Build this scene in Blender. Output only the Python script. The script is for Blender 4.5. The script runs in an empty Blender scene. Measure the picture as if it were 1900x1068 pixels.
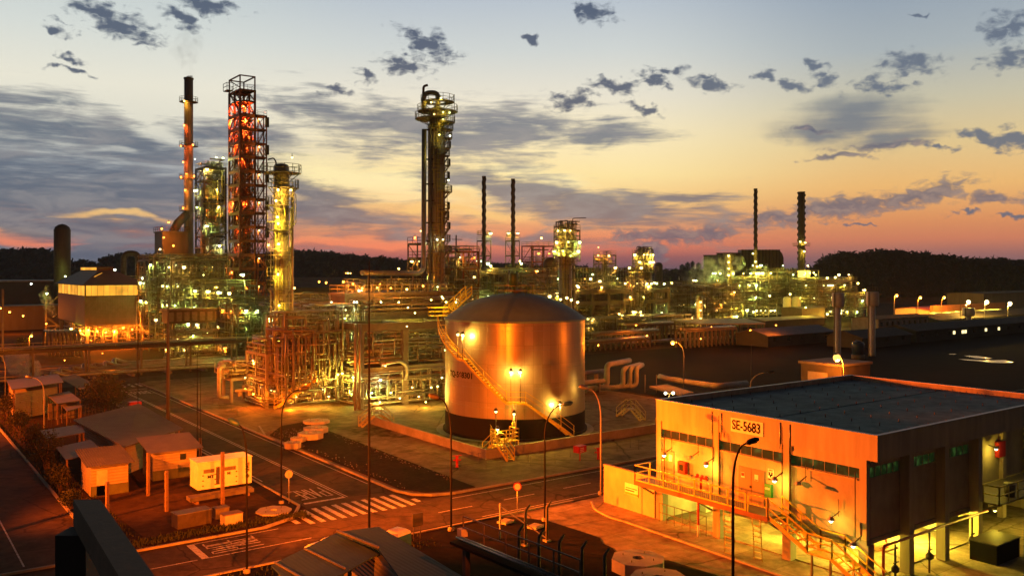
import bpy, math, random
from math import sin, cos, pi, radians, sqrt, atan2
from mathutils import Vector
SC = bpy.context.scene
COL = SC.collection
# ---- camera constants: level camera 18 m up, plant grid runs along X and Y
F, HZ, H = 1621.0, 498.0, 18.0
A0 = radians(36.5); S, C = sin(A0), cos(A0)
def P(px, py, d):
    r = (px-950)/F*d
    return (d*S+r*C, d*C-r*S, H-(py-HZ)*d/F)
def G(px, py, z=0.0):
    return P(px, py, F*(H-z)/(py-HZ))
def XY(px, d):
    p = P(px, HZ, d); return p[0], p[1]
def ZZ(py, d): return H-(py-HZ)*d/F
def onX(px, py, X):
    t = (px-950)/F; d = X/(S+t*C); return P(px, py, d)
def onY(px, py, Y):
    t = (px-950)/F; d = Y/(C-t*S); return P(px, py, d)
# ---- materials
def _nodes(m): m.use_nodes = True; return m.node_tree.nodes, m.node_tree.links
def mat(name, col, rough=0.7, metal=0.0, var=0.25, scale=1.5, bump=0.0, spec=0.4, stretch=(1,1,1), dirt=None, coord='Object', emit=None):
    m = bpy.data.materials.new(name); n, l = _nodes(m)
    b = n['Principled BSDF']
    b.inputs['Roughness'].default_value = rough; b.inputs['Metallic'].default_value = metal
    b.inputs['Specular IOR Level'].default_value = spec
    tc = n.new('ShaderNodeTexCoord'); mp = n.new('ShaderNodeMapping'); mp.inputs['Scale'].default_value = stretch
    l.new(tc.outputs[coord], mp.inputs['Vector'])
    nz = n.new('ShaderNodeTexNoise'); nz.inputs['Scale'].default_value = scale; nz.inputs['Detail'].default_value = 6; nz.inputs['Roughness'].default_value = 0.65
    l.new(mp.outputs[0], nz.inputs['Vector'])
    cr = n.new('ShaderNodeValToRGB'); e = cr.color_ramp.elements
    e[0].position = 0.3; e[1].position = 0.72
    dk = dirt or tuple(c*(1-var) for c in col); lt = tuple(min(1, c*(1+var*0.6)) for c in col)
    e[0].color = (*dk, 1); e[1].color = (*lt, 1)
    l.new(nz.outputs['Fac'], cr.inputs[0]); l.new(cr.outputs[0], b.inputs['Base Color'])
    mr = n.new('ShaderNodeMapRange'); mr.inputs['To Min'].default_value = max(0.05, rough-0.12); mr.inputs['To Max'].default_value = min(1, rough+0.12)
    l.new(nz.outputs['Fac'], mr.inputs['Value']); l.new(mr.outputs[0], b.inputs['Roughness'])
    if bump:
        n2 = n.new('ShaderNodeTexNoise'); n2.inputs['Scale'].default_value = scale*9; n2.inputs['Detail'].default_value = 4
        l.new(mp.outputs[0], n2.inputs['Vector'])
        bp = n.new('ShaderNodeBump'); bp.inputs['Strength'].default_value = bump; bp.inputs['Distance'].default_value = 0.03
        l.new(n2.outputs['Fac'], bp.inputs['Height']); l.new(bp.outputs[0], b.inputs['Normal'])
    return m
def emat(name, col, strength, base=(0.8, 0.8, 0.8)):
    m = bpy.data.materials.new(name); n, l = _nodes(m); b = n['Principled BSDF']
    b.inputs['Base Color'].default_value = (*base, 1)
    b.inputs['Emission Color'].default_value = (*col, 1); b.inputs['Emission Strength'].default_value = strength
    return m
def ribbed(name, col, axis='X', pitch=0.2, rough=0.55, metal=0.3, var=0.3, strength=0.6):
    """corrugated sheet: waves in the bump, rust in the colour"""
    m = mat(name, col, rough, metal, var, 0.8); n, l = m.node_tree.nodes, m.node_tree.links
    b = n['Principled BSDF']; tc = n.new('ShaderNodeTexCoord'); w = n.new('ShaderNodeTexWave')
    w.bands_direction = axis; w.inputs['Scale'].default_value = 0.314/pitch
    l.new(tc.outputs['Object'], w.inputs['Vector'])
    bp = n.new('ShaderNodeBump'); bp.inputs['Strength'].default_value = strength; bp.inputs['Distance'].default_value = 0.04
    l.new(w.outputs['Fac'], bp.inputs['Height']); l.new(bp.outputs[0], b.inputs['Normal'])
    return m
M = {}
M['steel'] = mat('painted_steel', (0.16, 0.14, 0.11), 0.55, 0.2, 0.4, 2)
M['darksteel'] = mat('dark_steel', (0.07, 0.06, 0.055), 0.6, 0.2, 0.4, 2)
M['redsteel'] = mat('oxide_red_steel', (0.2, 0.07, 0.04), 0.6, 0.1, 0.4, 2)
M['galv'] = mat('galvanised_steel', (0.36, 0.36, 0.34), 0.45, 0.6, 0.3, 2)
M['pipe'] = mat('pipe_cladding', (0.3, 0.29, 0.26), 0.35, 0.6, 0.3, 1.2)
M['pipe2'] = mat('grey_painted_pipe', (0.2, 0.2, 0.18), 0.5, 0.3, 0.35, 1.2)
M['pipegreen'] = mat('green_painted_pipe', (0.06, 0.16, 0.06), 0.5, 0.1, 0.3, 1.2)
M['vessel'] = mat('vessel_cladding', (0.38, 0.34, 0.27), 0.45, 0.5, 0.3, 0.5, stretch=(1, 1, 0.15))
M['vesseldark'] = mat('weathered_vessel_shell', (0.14, 0.12, 0.1), 0.6, 0.3, 0.35, 0.5, stretch=(1, 1, 0.15))
M['yellow'] = mat('yellow_paint', (0.62, 0.42, 0.04), 0.5, 0.05, 0.25, 3)
M['rail'] = mat('rail_paint', (0.42, 0.36, 0.14), 0.5, 0.2, 0.3, 3)
M['conc'] = mat('concrete', (0.27, 0.25, 0.22), 0.85, 0, 0.35, 0.5, 0.3)
M['concd'] = mat('dark_concrete', (0.12, 0.11, 0.1), 0.85, 0, 0.4, 0.4, 0.3)
M['white'] = mat('white_paint', (0.72, 0.7, 0.66), 0.6, 0, 0.15, 2)
M['offwhite'] = mat('weathered_white', (0.45, 0.43, 0.4), 0.7, 0, 0.3, 1)
M['red'] = mat('red_paint', (0.5, 0.02, 0.015), 0.4, 0, 0.2, 3)
M['green'] = mat('green_paint', (0.04, 0.3, 0.06), 0.5, 0, 0.2, 3)
M['black'] = mat('black_paint', (0.012, 0.011, 0.011), 0.8, 0, 0.2, 3, spec=.08)
M['blue'] = mat('blue_plastic', (0.03, 0.09, 0.2), 0.4, 0, 0.2, 3)
M['wood'] = mat('weathered_wood', (0.2, 0.13, 0.08), 0.8, 0, 0.35, 2, 0.2)
M['glassd'] = mat('dark_window_glass', (0.02, 0.03, 0.02), 0.12, 0, 0.2, 1, spec=0.6)
# ---- mesh builder
ORG = {}
class MB:
    def __init__(s): s.v = []; s.f = []; s.sm = []; s.mi = []; s.cur = 0
    def _add(s, vs, fs, smooth=False):
        o = len(s.v); s.v += [tuple(a) for a in vs]
        for f in fs: s.f.append(tuple(i+o for i in f)); s.sm.append(smooth); s.mi.append(s.cur)
        return s
    def box(s, x, y, z, sx, sy, sz, rz=0.0):
        """x, y = centre, z = BOTTOM"""
        c, n = cos(rz), sin(rz); vs = []
        for k in (0, 1):
            for (a, b) in ((-1, -1), (1, -1), (1, 1), (-1, 1)):
                u, w = a*sx/2, b*sy/2; vs.append((x+u*c-w*n, y+u*n+w*c, z+k*sz))
        return s._add(vs, [(0, 3, 2, 1), (4, 5, 6, 7), (0, 1, 5, 4), (1, 2, 6, 5), (2, 3, 7, 6), (3, 0, 4, 7)])
    def bb(s, x0, x1, y0, y1, z0, z1): return s.box((x0+x1)/2, (y0+y1)/2, z0, abs(x1-x0), abs(y1-y0), z1-z0)
    def beam(s, a, b, w, h=None):
        h = h or w; a = Vector(a); b = Vector(b); d = b-a
        if d.length < 1e-4: return s
        d.normalize(); up = Vector((0, 0, 1)) if abs(d.z) < 0.95 else Vector((1, 0, 0))
        r = d.cross(up).normalized(); u = r.cross(d).normalized(); vs = []
        for p in (a, b):
            for (i, j) in ((-1, -1), (1, -1), (1, 1), (-1, 1)): vs.append(p+r*i*w/2+u*j*h/2)
        return s._add(vs, [(0, 3, 2, 1), (4, 5, 6, 7), (0, 1, 5, 4), (1, 2, 6, 5), (2, 3, 7, 6), (3, 0, 4, 7)])
    def path(s, pts, r, n=6, cap=True):
        pts = [Vector(p) for p in pts]; N = len(pts); rings = []; ref = None
        for i, p in enumerate(pts):
            t = ((pts[i+1]-p).normalized() if i < N-1 else Vector()) + ((p-pts[i-1]).normalized() if i > 0 else Vector())
            if t.length < 1e-5: t = Vector((0, 0, 1))
            t.normalize()
            if ref is None:
                up = Vector((0, 0, 1)) if abs(t.z) < 0.9 else Vector((1, 0, 0)); ref = t.cross(up).normalized()
            ref = (ref-t*ref.dot(t))
            if ref.length < 1e-4: ref = t.orthogonal()
            ref.normalize(); w = t.cross(ref); k = 1.0
            if 0 < i < N-1:
                ca = (pts[i+1]-p).normalized().dot(t); k = 1/max(0.5, ca)
            rr = r[i] if isinstance(r, (list, tuple)) else r
            rings.append([p+(ref*cos(2*pi*j/n)+w*sin(2*pi*j/n))*rr*(k if k < 1.3 else 1.15) for j in range(n)])
        vs = [v for ring in rings for v in ring]; fs = []
        for i in range(N-1):
            for j in range(n): a = i*n+j; b = i*n+(j+1) % n; fs.append((a, b, b+n, a+n))
        s._add(vs, fs, True)
        if cap:
            o = len(s.v)-len(vs); s.f.append(tuple(o+j for j in reversed(range(n)))); s.sm.append(False); s.mi.append(s.cur)
            s.f.append(tuple(o+(N-1)*n+j for j in range(n))); s.sm.append(False); s.mi.append(s.cur)
        return s
    def tube(s, a, b, r, n=6, cap=True): return s.path([a, b], r, n, cap)
    def bend(s, pts, r, n=8, rad=None, k=4):
        """pipe with rounded elbows"""
        rad = rad or r*2.5; P_ = [Vector(p) for p in pts]; out = [P_[0]]
        for i in range(1, len(P_)-1):
            a = (P_[i-1]-P_[i]); b = (P_[i+1]-P_[i]); q = min(rad, a.length*0.45, b.length*0.45)
            s0 = P_[i]+a.normalized()*q; s1 = P_[i]+b.normalized()*q
            for j in range(k+1):
                t = j/k; out.append(s0*(1-t)**2+P_[i]*2*t*(1-t)+s1*t*t)
        out.append(P_[-1]); return s.path(out, r, n)
    def lathe(s, x, y, prof, n=16, cap=True, a0=0.0, smooth=True):
        vs = [(x+r*cos(a0+2*pi*j/n), y+r*sin(a0+2*pi*j/n), z) for (r, z) in prof for j in range(n)]; fs = []
        for i in range(len(prof)-1):
            for j in range(n): a = i*n+j; b = i*n+(j+1) % n; fs.append((a, b, b+n, a+n))
        s._add(vs, fs, smooth)
        if cap:
            o = len(s.v)-len(vs)
            for f in (tuple(o+j for j in reversed(range(n))), tuple(o+(len(prof)-1)*n+j for j in range(n))): s.f.append(f); s.sm.append(False); s.mi.append(s.cur)
        return s
    def drum(s, a, b, r, n=12):
        """horizontal vessel with dished heads"""
        a = Vector(a); b = Vector(b); d = (b-a).normalized()
        return s.path([a-d*r*0.45, a-d*r*0.3, a, b, b+d*r*0.3, b+d*r*0.45], [r*0.35, r*0.75, r, r, r*0.75, r*0.35], n)
    def ball(s, x, y, z, r, n=8, m=5):
        return s.lathe(x, y, [(max(0.02*r, r*sin(pi*i/m)), z-r*cos(pi*i/m)) for i in range(m+1)], n)
    def arc(s, x, y, r0, r1, z0, z1, a0=0, a1=2*pi, n=16):
        vs = []; fs = []
        for i in range(n+1):
            a = a0+(a1-a0)*i/n
            for (r, z) in ((r0, z0), (r1, z0), (r1, z1), (r0, z1)): vs.append((x+r*cos(a), y+r*sin(a), z))
        for i in range(n):
            for k in range(4): a = i*4+k; b = i*4+(k+1) % 4; fs.append((a, a+4, b+4, b))
        fs += [(0, 1, 2, 3), (n*4+3, n*4+2, n*4+1, n*4)]
        return s._add(vs, fs)
    def poly(s, pts, z0, z1):
        n = len(pts); vs = [(p[0], p[1], z0) for p in pts]+[(p[0], p[1], z1) for p in pts]
        return s._add(vs, [tuple(reversed(range(n))), tuple(range(n, 2*n))]+[(i, (i+1) % n, (i+1) % n+n, i+n) for i in range(n)])
    def sheet(s, pts): return s._add(pts, [tuple(range(len(pts)))])
    def quad(s, *pts): return s._add(pts, [tuple(range(len(pts)))])
    def slab(s, pts, th):
        """thick sheet from 3-D outline, thickened downward"""
        n = len(pts); vs = list(pts)+[(p[0], p[1], p[2]-th) for p in pts]
        return s._add(vs, [tuple(range(n)), tuple(reversed(range(n, 2*n)))]+[(i, i+n, (i+1) % n+n, (i+1) % n) for i in range(n)])
    def build(s, name, m, parent=None, loc=None):
        if not s.f: return None
        me = bpy.data.meshes.new(name)
        o = bpy.data.objects.new(name, me); COL.objects.link(o)
        if parent is not None:
            org = ORG[parent.name]; o.parent = parent
        else:
            xs = [v[0] for v in s.v]; ys = [v[1] for v in s.v]; zs = [v[2] for v in s.v]
            org = loc or ((min(xs)+max(xs))/2, (min(ys)+max(ys))/2, min(zs)); o.location = org
        ORG[o.name] = org
        me.from_pydata([(v[0]-org[0], v[1]-org[1], v[2]-org[2]) for v in s.v], [], s.f)
        me.polygons.foreach_set('use_smooth', s.sm)
        for mm in (m if isinstance(m, (list, tuple)) else [m]): me.materials.append(M[mm] if isinstance(mm, str) else mm)
        if max(s.mi) > 0: me.polygons.foreach_set('material_index', s.mi)
        me.update(); return o
def tag(o, label=None, cat=None, group=None, kind=None):
    if o is None: return o
    if label: o['label'] = label
    if cat: o['category'] = cat
    if group: o['group'] = group
    if kind: o['kind'] = kind
    return o
def thing(name, label, cat, loc, group=None):
    o = bpy.data.objects.new(name, None); COL.objects.link(o); o.location = loc; o.empty_display_size = 0.5
    ORG[o.name] = tuple(loc); return tag(o, label, cat, group)
def struct(name, mb, m): return tag(mb.build(name, m), kind='structure')
def dup(root, loc, label=None):
    r = root.copy(); COL.objects.link(r); r.location = loc
    if label: r['label'] = label
    ORG[r.name] = tuple(loc)
    for ch in root.children:
        c = ch.copy(); COL.objects.link(c); c.parent = r
        for g in ch.children:
            d = g.copy(); COL.objects.link(d); d.parent = c
    return r
def shift(part, parent, dx, dy, dz=0, name=None):
    """another copy of a part under the same thing"""
    c = part.copy(); COL.objects.link(c); c.parent = parent; c.location = (part.location.x+dx, part.location.y+dy, part.location.z+dz); return c
# ---- rails, stairs, lamps
def rail_pts(mb, pts, h=1.1, r=0.03, step=2.0, mids=1, closed=False, sq=False):
    pts = [Vector(p) for p in pts]
    if closed: pts = pts+[pts[0]]
    for a, b in zip(pts[:-1], pts[1:]):
        L = (b-a).length
        if L < 0.05: continue
        k = max(1, round(L/step))
        for i in range(k+1):
            p = a.lerp(b, i/k); mb.beam(p, p+Vector((0, 0, h)), r*2)
        for q in [h]+[h*(j+1)/(mids+1) for j in range(mids)]:
            mb.beam(a+Vector((0, 0, q)), b+Vector((0, 0, q)), r*2)
    return mb
def rail_rect(mb, x0, x1, y0, y1, z, **k): return rail_pts(mb, [(x0, y0, z), (x1, y0, z), (x1, y1, z), (x0, y1, z)], closed=True, **k)
def stair(root, a, b, w, step=0.25, rm='rail', sm=None, rails=True, r=0.03, tread=0.04):
    """straight flight under root from a (bottom centre) to b (top centre)"""
    a = Vector(a); b = Vector(b); d = Vector((b.x-a.x, b.y-a.y, 0)); L = d.length; d.normalize(); n = Vector((-d.y, d.x, 0))
    st = MB()
    for q in (-1, 1): st.beam(a+n*q*w/2, b+n*q*w/2, 0.06, 0.24)
    st.build('stringer', sm or rm, root)
    tr = MB(); k = max(2, int((b.z-a.z)/step)); ang = atan2(d.y, d.x)
    for i in range(1, k+1):
        p = a.lerp(b, (i-0.5)/k); tr.box(p.x, p.y, p.z, 0.27, w-0.08, tread, ang)
    tr.build('treads', sm or rm, root)
    if rails:
        for q in (-1, 1):
            rb = MB(); rail_pts(rb, [a+n*q*w/2, b+n*q*w/2], r=r, step=1.5); rb.build('handrail', rm, root)
LCOL = {'green': (0.72, 1.0, 0.16), 'amber': (1.0, 0.4, 0.03), 'red': (1.0, 0.11, 0.01), 'sodium': (1.0, 0.18, 0.006), 'warm': (1.0, 0.55, 0.07), 'white': (0.95, 1.0, 0.45), 'yellow': (1.0, 0.7, 0.05)}
ECOL = {'green': (0.85, 1.0, 0.55), 'amber': (1.0, 0.68, 0.25), 'red': (1.0, 0.35, 0.1), 'sodium': (1.0, 0.42, 0.08), 'warm': (1.0, 0.8, 0.4), 'white': (0.95, 1.0, 0.85), 'yellow': (1.0, 0.9, 0.35)}
LM = {k: emat('lamp_glow_'+k, v, 2.6 if k in ('sodium', 'red') else 5.0) for k, v in ECOL.items()}
LD = {}; LMESH = {}
NL = [0]
def light(loc, power, col, rad=0.12, parent=None):
    k = ('p', round(power), col, rad)
    if k not in LD:
        l = bpy.data.lights.new('lamp_light', 'POINT'); l.energy = power; l.color = LCOL[col]; l.shadow_soft_size = rad; LD[k] = l
    o = bpy.data.objects.new('lamp_light', LD[k]); COL.objects.link(o); NL[0] += 1
    if parent is not None: o.parent = parent; pl = ORG[parent.name]; o.location = (loc[0]-pl[0], loc[1]-pl[1], loc[2]-pl[2])
    else: o.location = loc
    return o
def lamp(x, y, z, col, power, label, group=None, size=0.28, drop=0.5, lit=True, down=0.9):
    """small lamp in a cap: glowing globe and its real light just outside it"""
    k = (col, size)
    if k not in LMESH:
        mb = MB(); mb.ball(0, 0, 0, size, 8, 5); mb.cur = 1; mb.lathe(0, 0, [(size*0.9, size*0.55), (size*1.1, size*0.6), (size*0.3, size*1.3)], 8)
        mb.tube((0, 0, size), (0, 0, size+0.35), 0.04, 5)
        me_o = mb.build('process_lamp', [LM[col], 'darksteel'], None, loc=(0, 0, 0)); LMESH[k] = me_o.data; bpy.data.objects.remove(me_o)
    o = bpy.data.objects.new('process_lamp', LMESH[k]); COL.objects.link(o); o.location = (x, y, z); ORG[o.name] = (x, y, z)
    tag(o, label, 'lamp', group or 'lamps of the plant')
    if lit and power > 0: light((x-S*0.25, y-C*0.25, z-size-0.25*down), power, col, 0.1, o)
    return o
# ================= SKY =================
def srgb(r, g, b):
    f = lambda c: (c/255/12.92) if c/255 <= 0.04045 else ((c/255+0.055)/1.055)**2.4
    return (f(r), f(g), f(b), 1)
W = bpy.data.worlds.new("World"); SC.world = W; W.use_nodes = True
n, l = W.node_tree.nodes, W.node_tree.links; n.clear()
def N(t, **k):
    x = n.new(t)
    for a, b in k.items(): setattr(x, a, b)
    return x
def Mt(op, a, b=None, clamp=False):
    x = N('ShaderNodeMath', operation=op, use_clamp=clamp)
    for i, v in enumerate((a, b)):
        if v is None: continue
        if isinstance(v, (int, float)): x.inputs[i].default_value = v
        else: l.new(v, x.inputs[i])
    return x.outputs[0]
def MixC(f, a, b, bt='MIX'):
    x = N('ShaderNodeMix', data_type='RGBA', blend_type=bt)
    for s_, v in ((x.inputs[0], f), (x.inputs[6], a), (x.inputs[7], b)):
        if isinstance(v, (int, float)): s_.default_value = v
        elif isinstance(v, tuple): s_.default_value = v
        else: l.new(v, s_)
    return x.outputs[2]
def SS(v, a, b, o0=0.0, o1=1.0):
    x = N('ShaderNodeMapRange', interpolation_type='SMOOTHSTEP'); l.new(v, x.inputs['Value'])
    for k, q in (('From Min', a), ('From Max', b), ('To Min', o0), ('To Max', o1)): x.inputs[k].default_value = q
    return x.outputs[0]
tc = N('ShaderNodeTexCoord'); sp = N('ShaderNodeSeparateXYZ'); l.new(tc.outputs['Generated'], sp.inputs[0])
DEG = 180/pi
el = Mt('MULTIPLY', Mt('ARCSINE', sp.outputs[2]), DEG)
# azimuth measured clockwise from the bearing of the sunset side
rx = Mt('SUBTRACT', Mt('MULTIPLY', sp.outputs[0], C), Mt('MULTIPLY', sp.outputs[1], S))
fy = Mt('ADD', Mt('MULTIPLY', sp.outputs[0], S), Mt('MULTIPLY', sp.outputs[1], C))
az = Mt('MULTIPLY', Mt('ARCTAN2', rx, fy), DEG)
def ramp(stops):
    r = N('ShaderNodeValToRGB'); e = r.color_ramp.elements
    while len(e) > 1: e.remove(e[0])
    e[0].position = stops[0][0]/90; e[0].color = srgb(*stops[0][1])
    for d, c in stops[1:]:
        q = e.new(min(1, d/90)); q.color = srgb(*c)
    l.new(Mt('DIVIDE', el, 90, True), r.inputs[0]); return r.outputs[0]
top = [(20, (118, 132, 150)), (25, (50, 64, 82)), (35, (22, 34, 48)), (60, (10, 16, 26)), (90, (8, 12, 20))]
Rc = ramp([(0, (104, 84, 98)), (0.7, (150, 92, 98)), (1.3, (218, 120, 100)), (1.9, (240, 142, 104)), (2.9, (236, 166, 118)), (4.2, (246, 200, 132)), (6, (255, 230, 164)), (8.5, (250, 234, 190)), (11, (233, 227, 208)), (14, (206, 212, 210)), (17.2, (182, 193, 204))]+top)
Rr = ramp([(0, (102, 92, 104)), (0.9, (160, 108, 104)), (1.8, (214, 130, 98)), (3, (226, 150, 98)), (5, (238, 186, 116)), (7.5, (224, 198, 144)), (10, (200, 194, 168)), (13, (168, 178, 182)), (17, (142, 158, 176))]+top)
Rl = ramp([(0, (84, 92, 108)), (1, (98, 98, 112)), (1.7, (158, 108, 108)), (2.6, (186, 136, 116)), (4, (158, 152, 150)), (6, (166, 172, 176)), (8.5, (222, 220, 204)), (11, (232, 229, 212)), (14, (212, 218, 213)), (17, (192, 203, 206))]+top)
clr = MixC(SS(az, -22, -6), Rl, Rc); clr = MixC(SS(az, 6, 24), clr, Rr)
# noise for clouds in (azimuth, elevation) space, stretched along the wind
cb = N('ShaderNodeCombineXYZ'); l.new(az, cb.inputs[0]); l.new(el, cb.inputs[1])
def noise(scale, sx, sy, det=7, rough=0.6, off=0.0, dist=0.0, rot=0.0):
    mp = N('ShaderNodeMapping'); mp.inputs['Scale'].default_value = (sx, sy, 1); mp.inputs['Location'].default_value = (off, off*1.7, off); mp.inputs['Rotation'].default_value = (0, 0, rot)
    l.new(cb.outputs[0], mp.inputs['Vector']); nz = N('ShaderNodeTexNoise'); nz.inputs['Scale'].default_value = scale; nz.inputs['Detail'].default_value = det
    nz.inputs['Roughness'].default_value = rough; nz.inputs['Distortion'].default_value = dist; l.new(mp.outputs[0], nz.inputs['Vector']); return nz.outputs['Fac']
def ae(px, py):
    a = math.atan((px-950)/F); return math.degrees(a), math.degrees(math.atan((HZ-py)/F*cos(a)))
LAST = [None]
BASE = [cb.outputs[0]]
def warp(amt, sc, det):
    wn = N('ShaderNodeTexNoise'); wn.inputs['Scale'].default_value = sc; wn.inputs['Detail'].default_value = det; l.new(cb.outputs[0], wn.inputs['Vector'])
    sb_ = N('ShaderNodeVectorMath', operation='SUBTRACT'); l.new(wn.outputs['Color'], sb_.inputs[0]); sb_.inputs[1].default_value = (.5, .5, .5)
    ma = N('ShaderNodeVectorMath', operation='MULTIPLY_ADD'); l.new(sb_.outputs[0], ma.inputs[0]); ma.inputs[1].default_value = (amt, amt*.7, 0); l.new(cb.outputs[0], ma.inputs[2]); return ma.outputs[0]
def chain(prev):
    # keeps the node graph evaluated one cloud at a time
    prev = prev or LAST[0]
    if prev is None: return BASE[0]
    v = N('ShaderNodeVectorMath', operation='MULTIPLY_ADD'); l.new(prev, v.inputs[0]); v.inputs[1].default_value = (1e-7, 1e-7, 0); l.new(BASE[0], v.inputs[2]); return v.outputs[0]
def blobs(lst):
    """nearest elliptical distance: 0 at a cloud's centre, 1 at its rim"""
    out = None
    for (px, py, w, h, rot) in lst:
        w *= 1.12; h *= 1.12
        a, e_ = ae(px, py); mp = N('ShaderNodeMapping', vector_type='TEXTURE')
        mp.inputs['Location'].default_value = (a, e_, 0); mp.inputs['Rotation'].default_value = (0, 0, radians(-rot)); mp.inputs['Scale'].default_value = (w/2/28.3, h/2/28.3, 1)
        l.new(chain(out), mp.inputs['Vector']); le = N('ShaderNodeVectorMath', operation='LENGTH'); l.new(mp.outputs[0], le.inputs[0])
        out = le.outputs['Value'] if out is None else Mt('MINIMUM', out, le.outputs['Value'])
    LAST[0] = out
    return Mt('SUBTRACT', 1.0, Mt('MINIMUM', out, 2.5))
nb = noise(0.55, 0.45, 1.6, 8, 0.6, 3.0, 0.6, radians(8))     # banks
nf = noise(1.9, 0.65, 1.25, 6, 0.56, 9.0, 0.4)     # puffs
ns = noise(0.35, 0.35, 3.2, 7, 0.55, 5.0, 0.8, radians(7))    # thin streaks
# glow streaks low in the sky
glow = blobs([(860, 385, 420, 50, 8), (640, 330, 360, 60, 10), (1010, 330, 300, 50, 10), (760, 350, 700, 90, 8), (20, 432, 220, 26, 4), (210, 405, 200, 16, 5)])
gl = SS(Mt('ADD', glow, Mt('MULTIPLY', Mt('SUBTRACT', ns, 0.5), 2.4)), 0.0, 0.9)
clr = MixC(Mt('MULTIPLY', gl, 0.95), clr, MixC(SS(el, 1.5, 6.0), srgb(255, 176, 92), srgb(255, 238, 180)))
BASE[0] = warp(4.5, .16, 4)
# soft banks
bank = blobs([(60, 235, 520, 80, 10), (260, 262, 300, 60, 12), (40, 340, 560, 160, 2), (40, 420, 700, 150, 0), (230, 350, 420, 150, 6), (330, 420, 460, 130, 0), (60, 455, 420, 60, 0),
              (620, 215, 260, 60, 10), (740, 245, 400, 90, 8), (930, 230, 300, 80, 6), (1110, 245, 200, 50, 0), (640, 400, 460, 70, 4), (600, 360, 200, 40, 10), (1120, 385, 480, 60, 6), (980, 360, 360, 50, 10),
              (900, 440, 620, 22, 2), (1250, 372, 200, 26, -6), (430, 250, 200, 50, 10)])
b0 = Mt('ADD', bank, Mt('MULTIPLY', Mt('SUBTRACT', nb, 0.5), 2.3)); nh = noise(1.1, 0.32, 3.0, 8, 0.62, 14.0, 0.5, radians(9)); b1 = Mt('ADD', Mt('ADD', b0, Mt('MULTIPLY', Mt('SUBTRACT', ns, 0.52), 2.4)), Mt('MULTIPLY', Mt('SUBTRACT', nh, 0.5), 1.6))
bf = SS(b1, -0.45, 0.75)
ccol = MixC(SS(el, 0.5, 8.5), srgb(122, 108, 114), srgb(104, 116, 132)); ccol = MixC(SS(az, -18, -4), srgb(84, 100, 120), ccol)
ccol = MixC(Mt('MULTIPLY', SS(nb, 0.42, 0.66), 0.6), ccol, srgb(150, 148, 150))
clr = MixC(Mt('MULTIPLY', bf, 0.9), clr, ccol)
g2 = blobs([(25, 433, 230, 30, 3), (225, 402, 210, 16, 6), (660, 452, 420, 20, 2), (820, 388, 260, 22, 4)])
g2f = SS(Mt('ADD', g2, Mt('MULTIPLY', Mt('SUBTRACT', ns, 0.5), 1.8)), 0.0, 0.7)
clr = MixC(Mt('MULTIPLY', g2f, 0.8), clr, MixC(SS(el, 1.4, 3.6), srgb(250, 140, 104), srgb(255, 206, 128)))
BASE[0] = warp(2.2, .5, 3)
# lens cloud and right-hand cumulus line
lens = blobs([(1575, 222, 300, 100, 0), (1640, 258, 260, 60, -6), (1520, 250, 200, 60, 6)])
lf = SS(Mt('ADD', lens, Mt('MULTIPLY', Mt('SUBTRACT', ns, 0.5), 1.1)), 0.05, 0.95)
clr = MixC(Mt('MULTIPLY', lf, 0.85), clr, srgb(98, 112, 130))
cum = blobs([(1560, 385, 330, 42, -8), (1700, 362, 190, 36, -10), (1450, 400, 180, 26, -4), (1840, 370, 110, 20, 0), (1240, 438, 200, 34, -3), (1180, 440, 90, 24, 0), (1320, 430, 90, 30, 0), (1215, 468, 60, 50, 0), (1640, 270, 150, 18, -4), (1555, 292, 110, 10, 0), (1500, 240, 90, 10, 0)])
cf = SS(Mt('ADD', cum, Mt('MULTIPLY', Mt('SUBTRACT', nf, 0.5), 2.4)), -0.1, 0.65)
clr = MixC(Mt('MULTIPLY', cf, 0.85), clr, MixC(SS(nf, 0.42, 0.68), srgb(92, 98, 118), srgb(140, 128, 130)))
BASE[0] = warp(2.6, .9, 3)
# small dark puffs
puf = blobs([(207, 37, 150, 44, 22), (790, 82, 112, 48, 26), (752, 123, 90, 32, 12), (380, 8, 120, 30, 8), (335, 35, 70, 26, 22), (105, 54, 40, 20, 0), (128, 126, 70, 12, 6), (128, 100, 40, 14, 20),
             (682, 146, 46, 26, 20), (622, 168, 50, 20, 0), (1138, 158, 100, 30, 8), (1062, 188, 90, 36, -5), (1215, 140, 60, 26, 10), (1320, 152, 80, 30, 10), (1100, 20, 80, 36, 10), (1078, 15, 40, 26, 0),
             (1420, 134, 34, 24, 20), (1475, 160, 60, 26, 8), (1530, 147, 60, 24, 15), (1630, 162, 90, 28, 4), (1690, 120, 90, 40, 10), (1870, 48, 70, 40, 0), (1875, 110, 80, 36, 0), (1510, 118, 50, 18, 15), (1245, 130, 60, 16, 0),
             (1820, 250, 70, 22, 8), (1870, 262, 70, 34, 10), (1745, 276, 44, 12, 5), (985, 75, 30, 14, 20), (1200, 200, 60, 20, 20), (1215, 155, 60, 14, 5), (1880, 398, 70, 10, 0), (1800, 396, 60, 8, 0), (1600, 412, 60, 8, 0), (1710, 30, 30, 8, 0)])
pf = SS(Mt('ADD', puf, Mt('MULTIPLY', Mt('SUBTRACT', nf, 0.5), 2.5)), -0.15, 0.75)
pc = MixC(SS(az, 4, 22), srgb(56, 74, 102), srgb(92, 106, 126))
clr = MixC(Mt('MULTIPLY', pf, 0.9), clr, pc)
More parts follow.
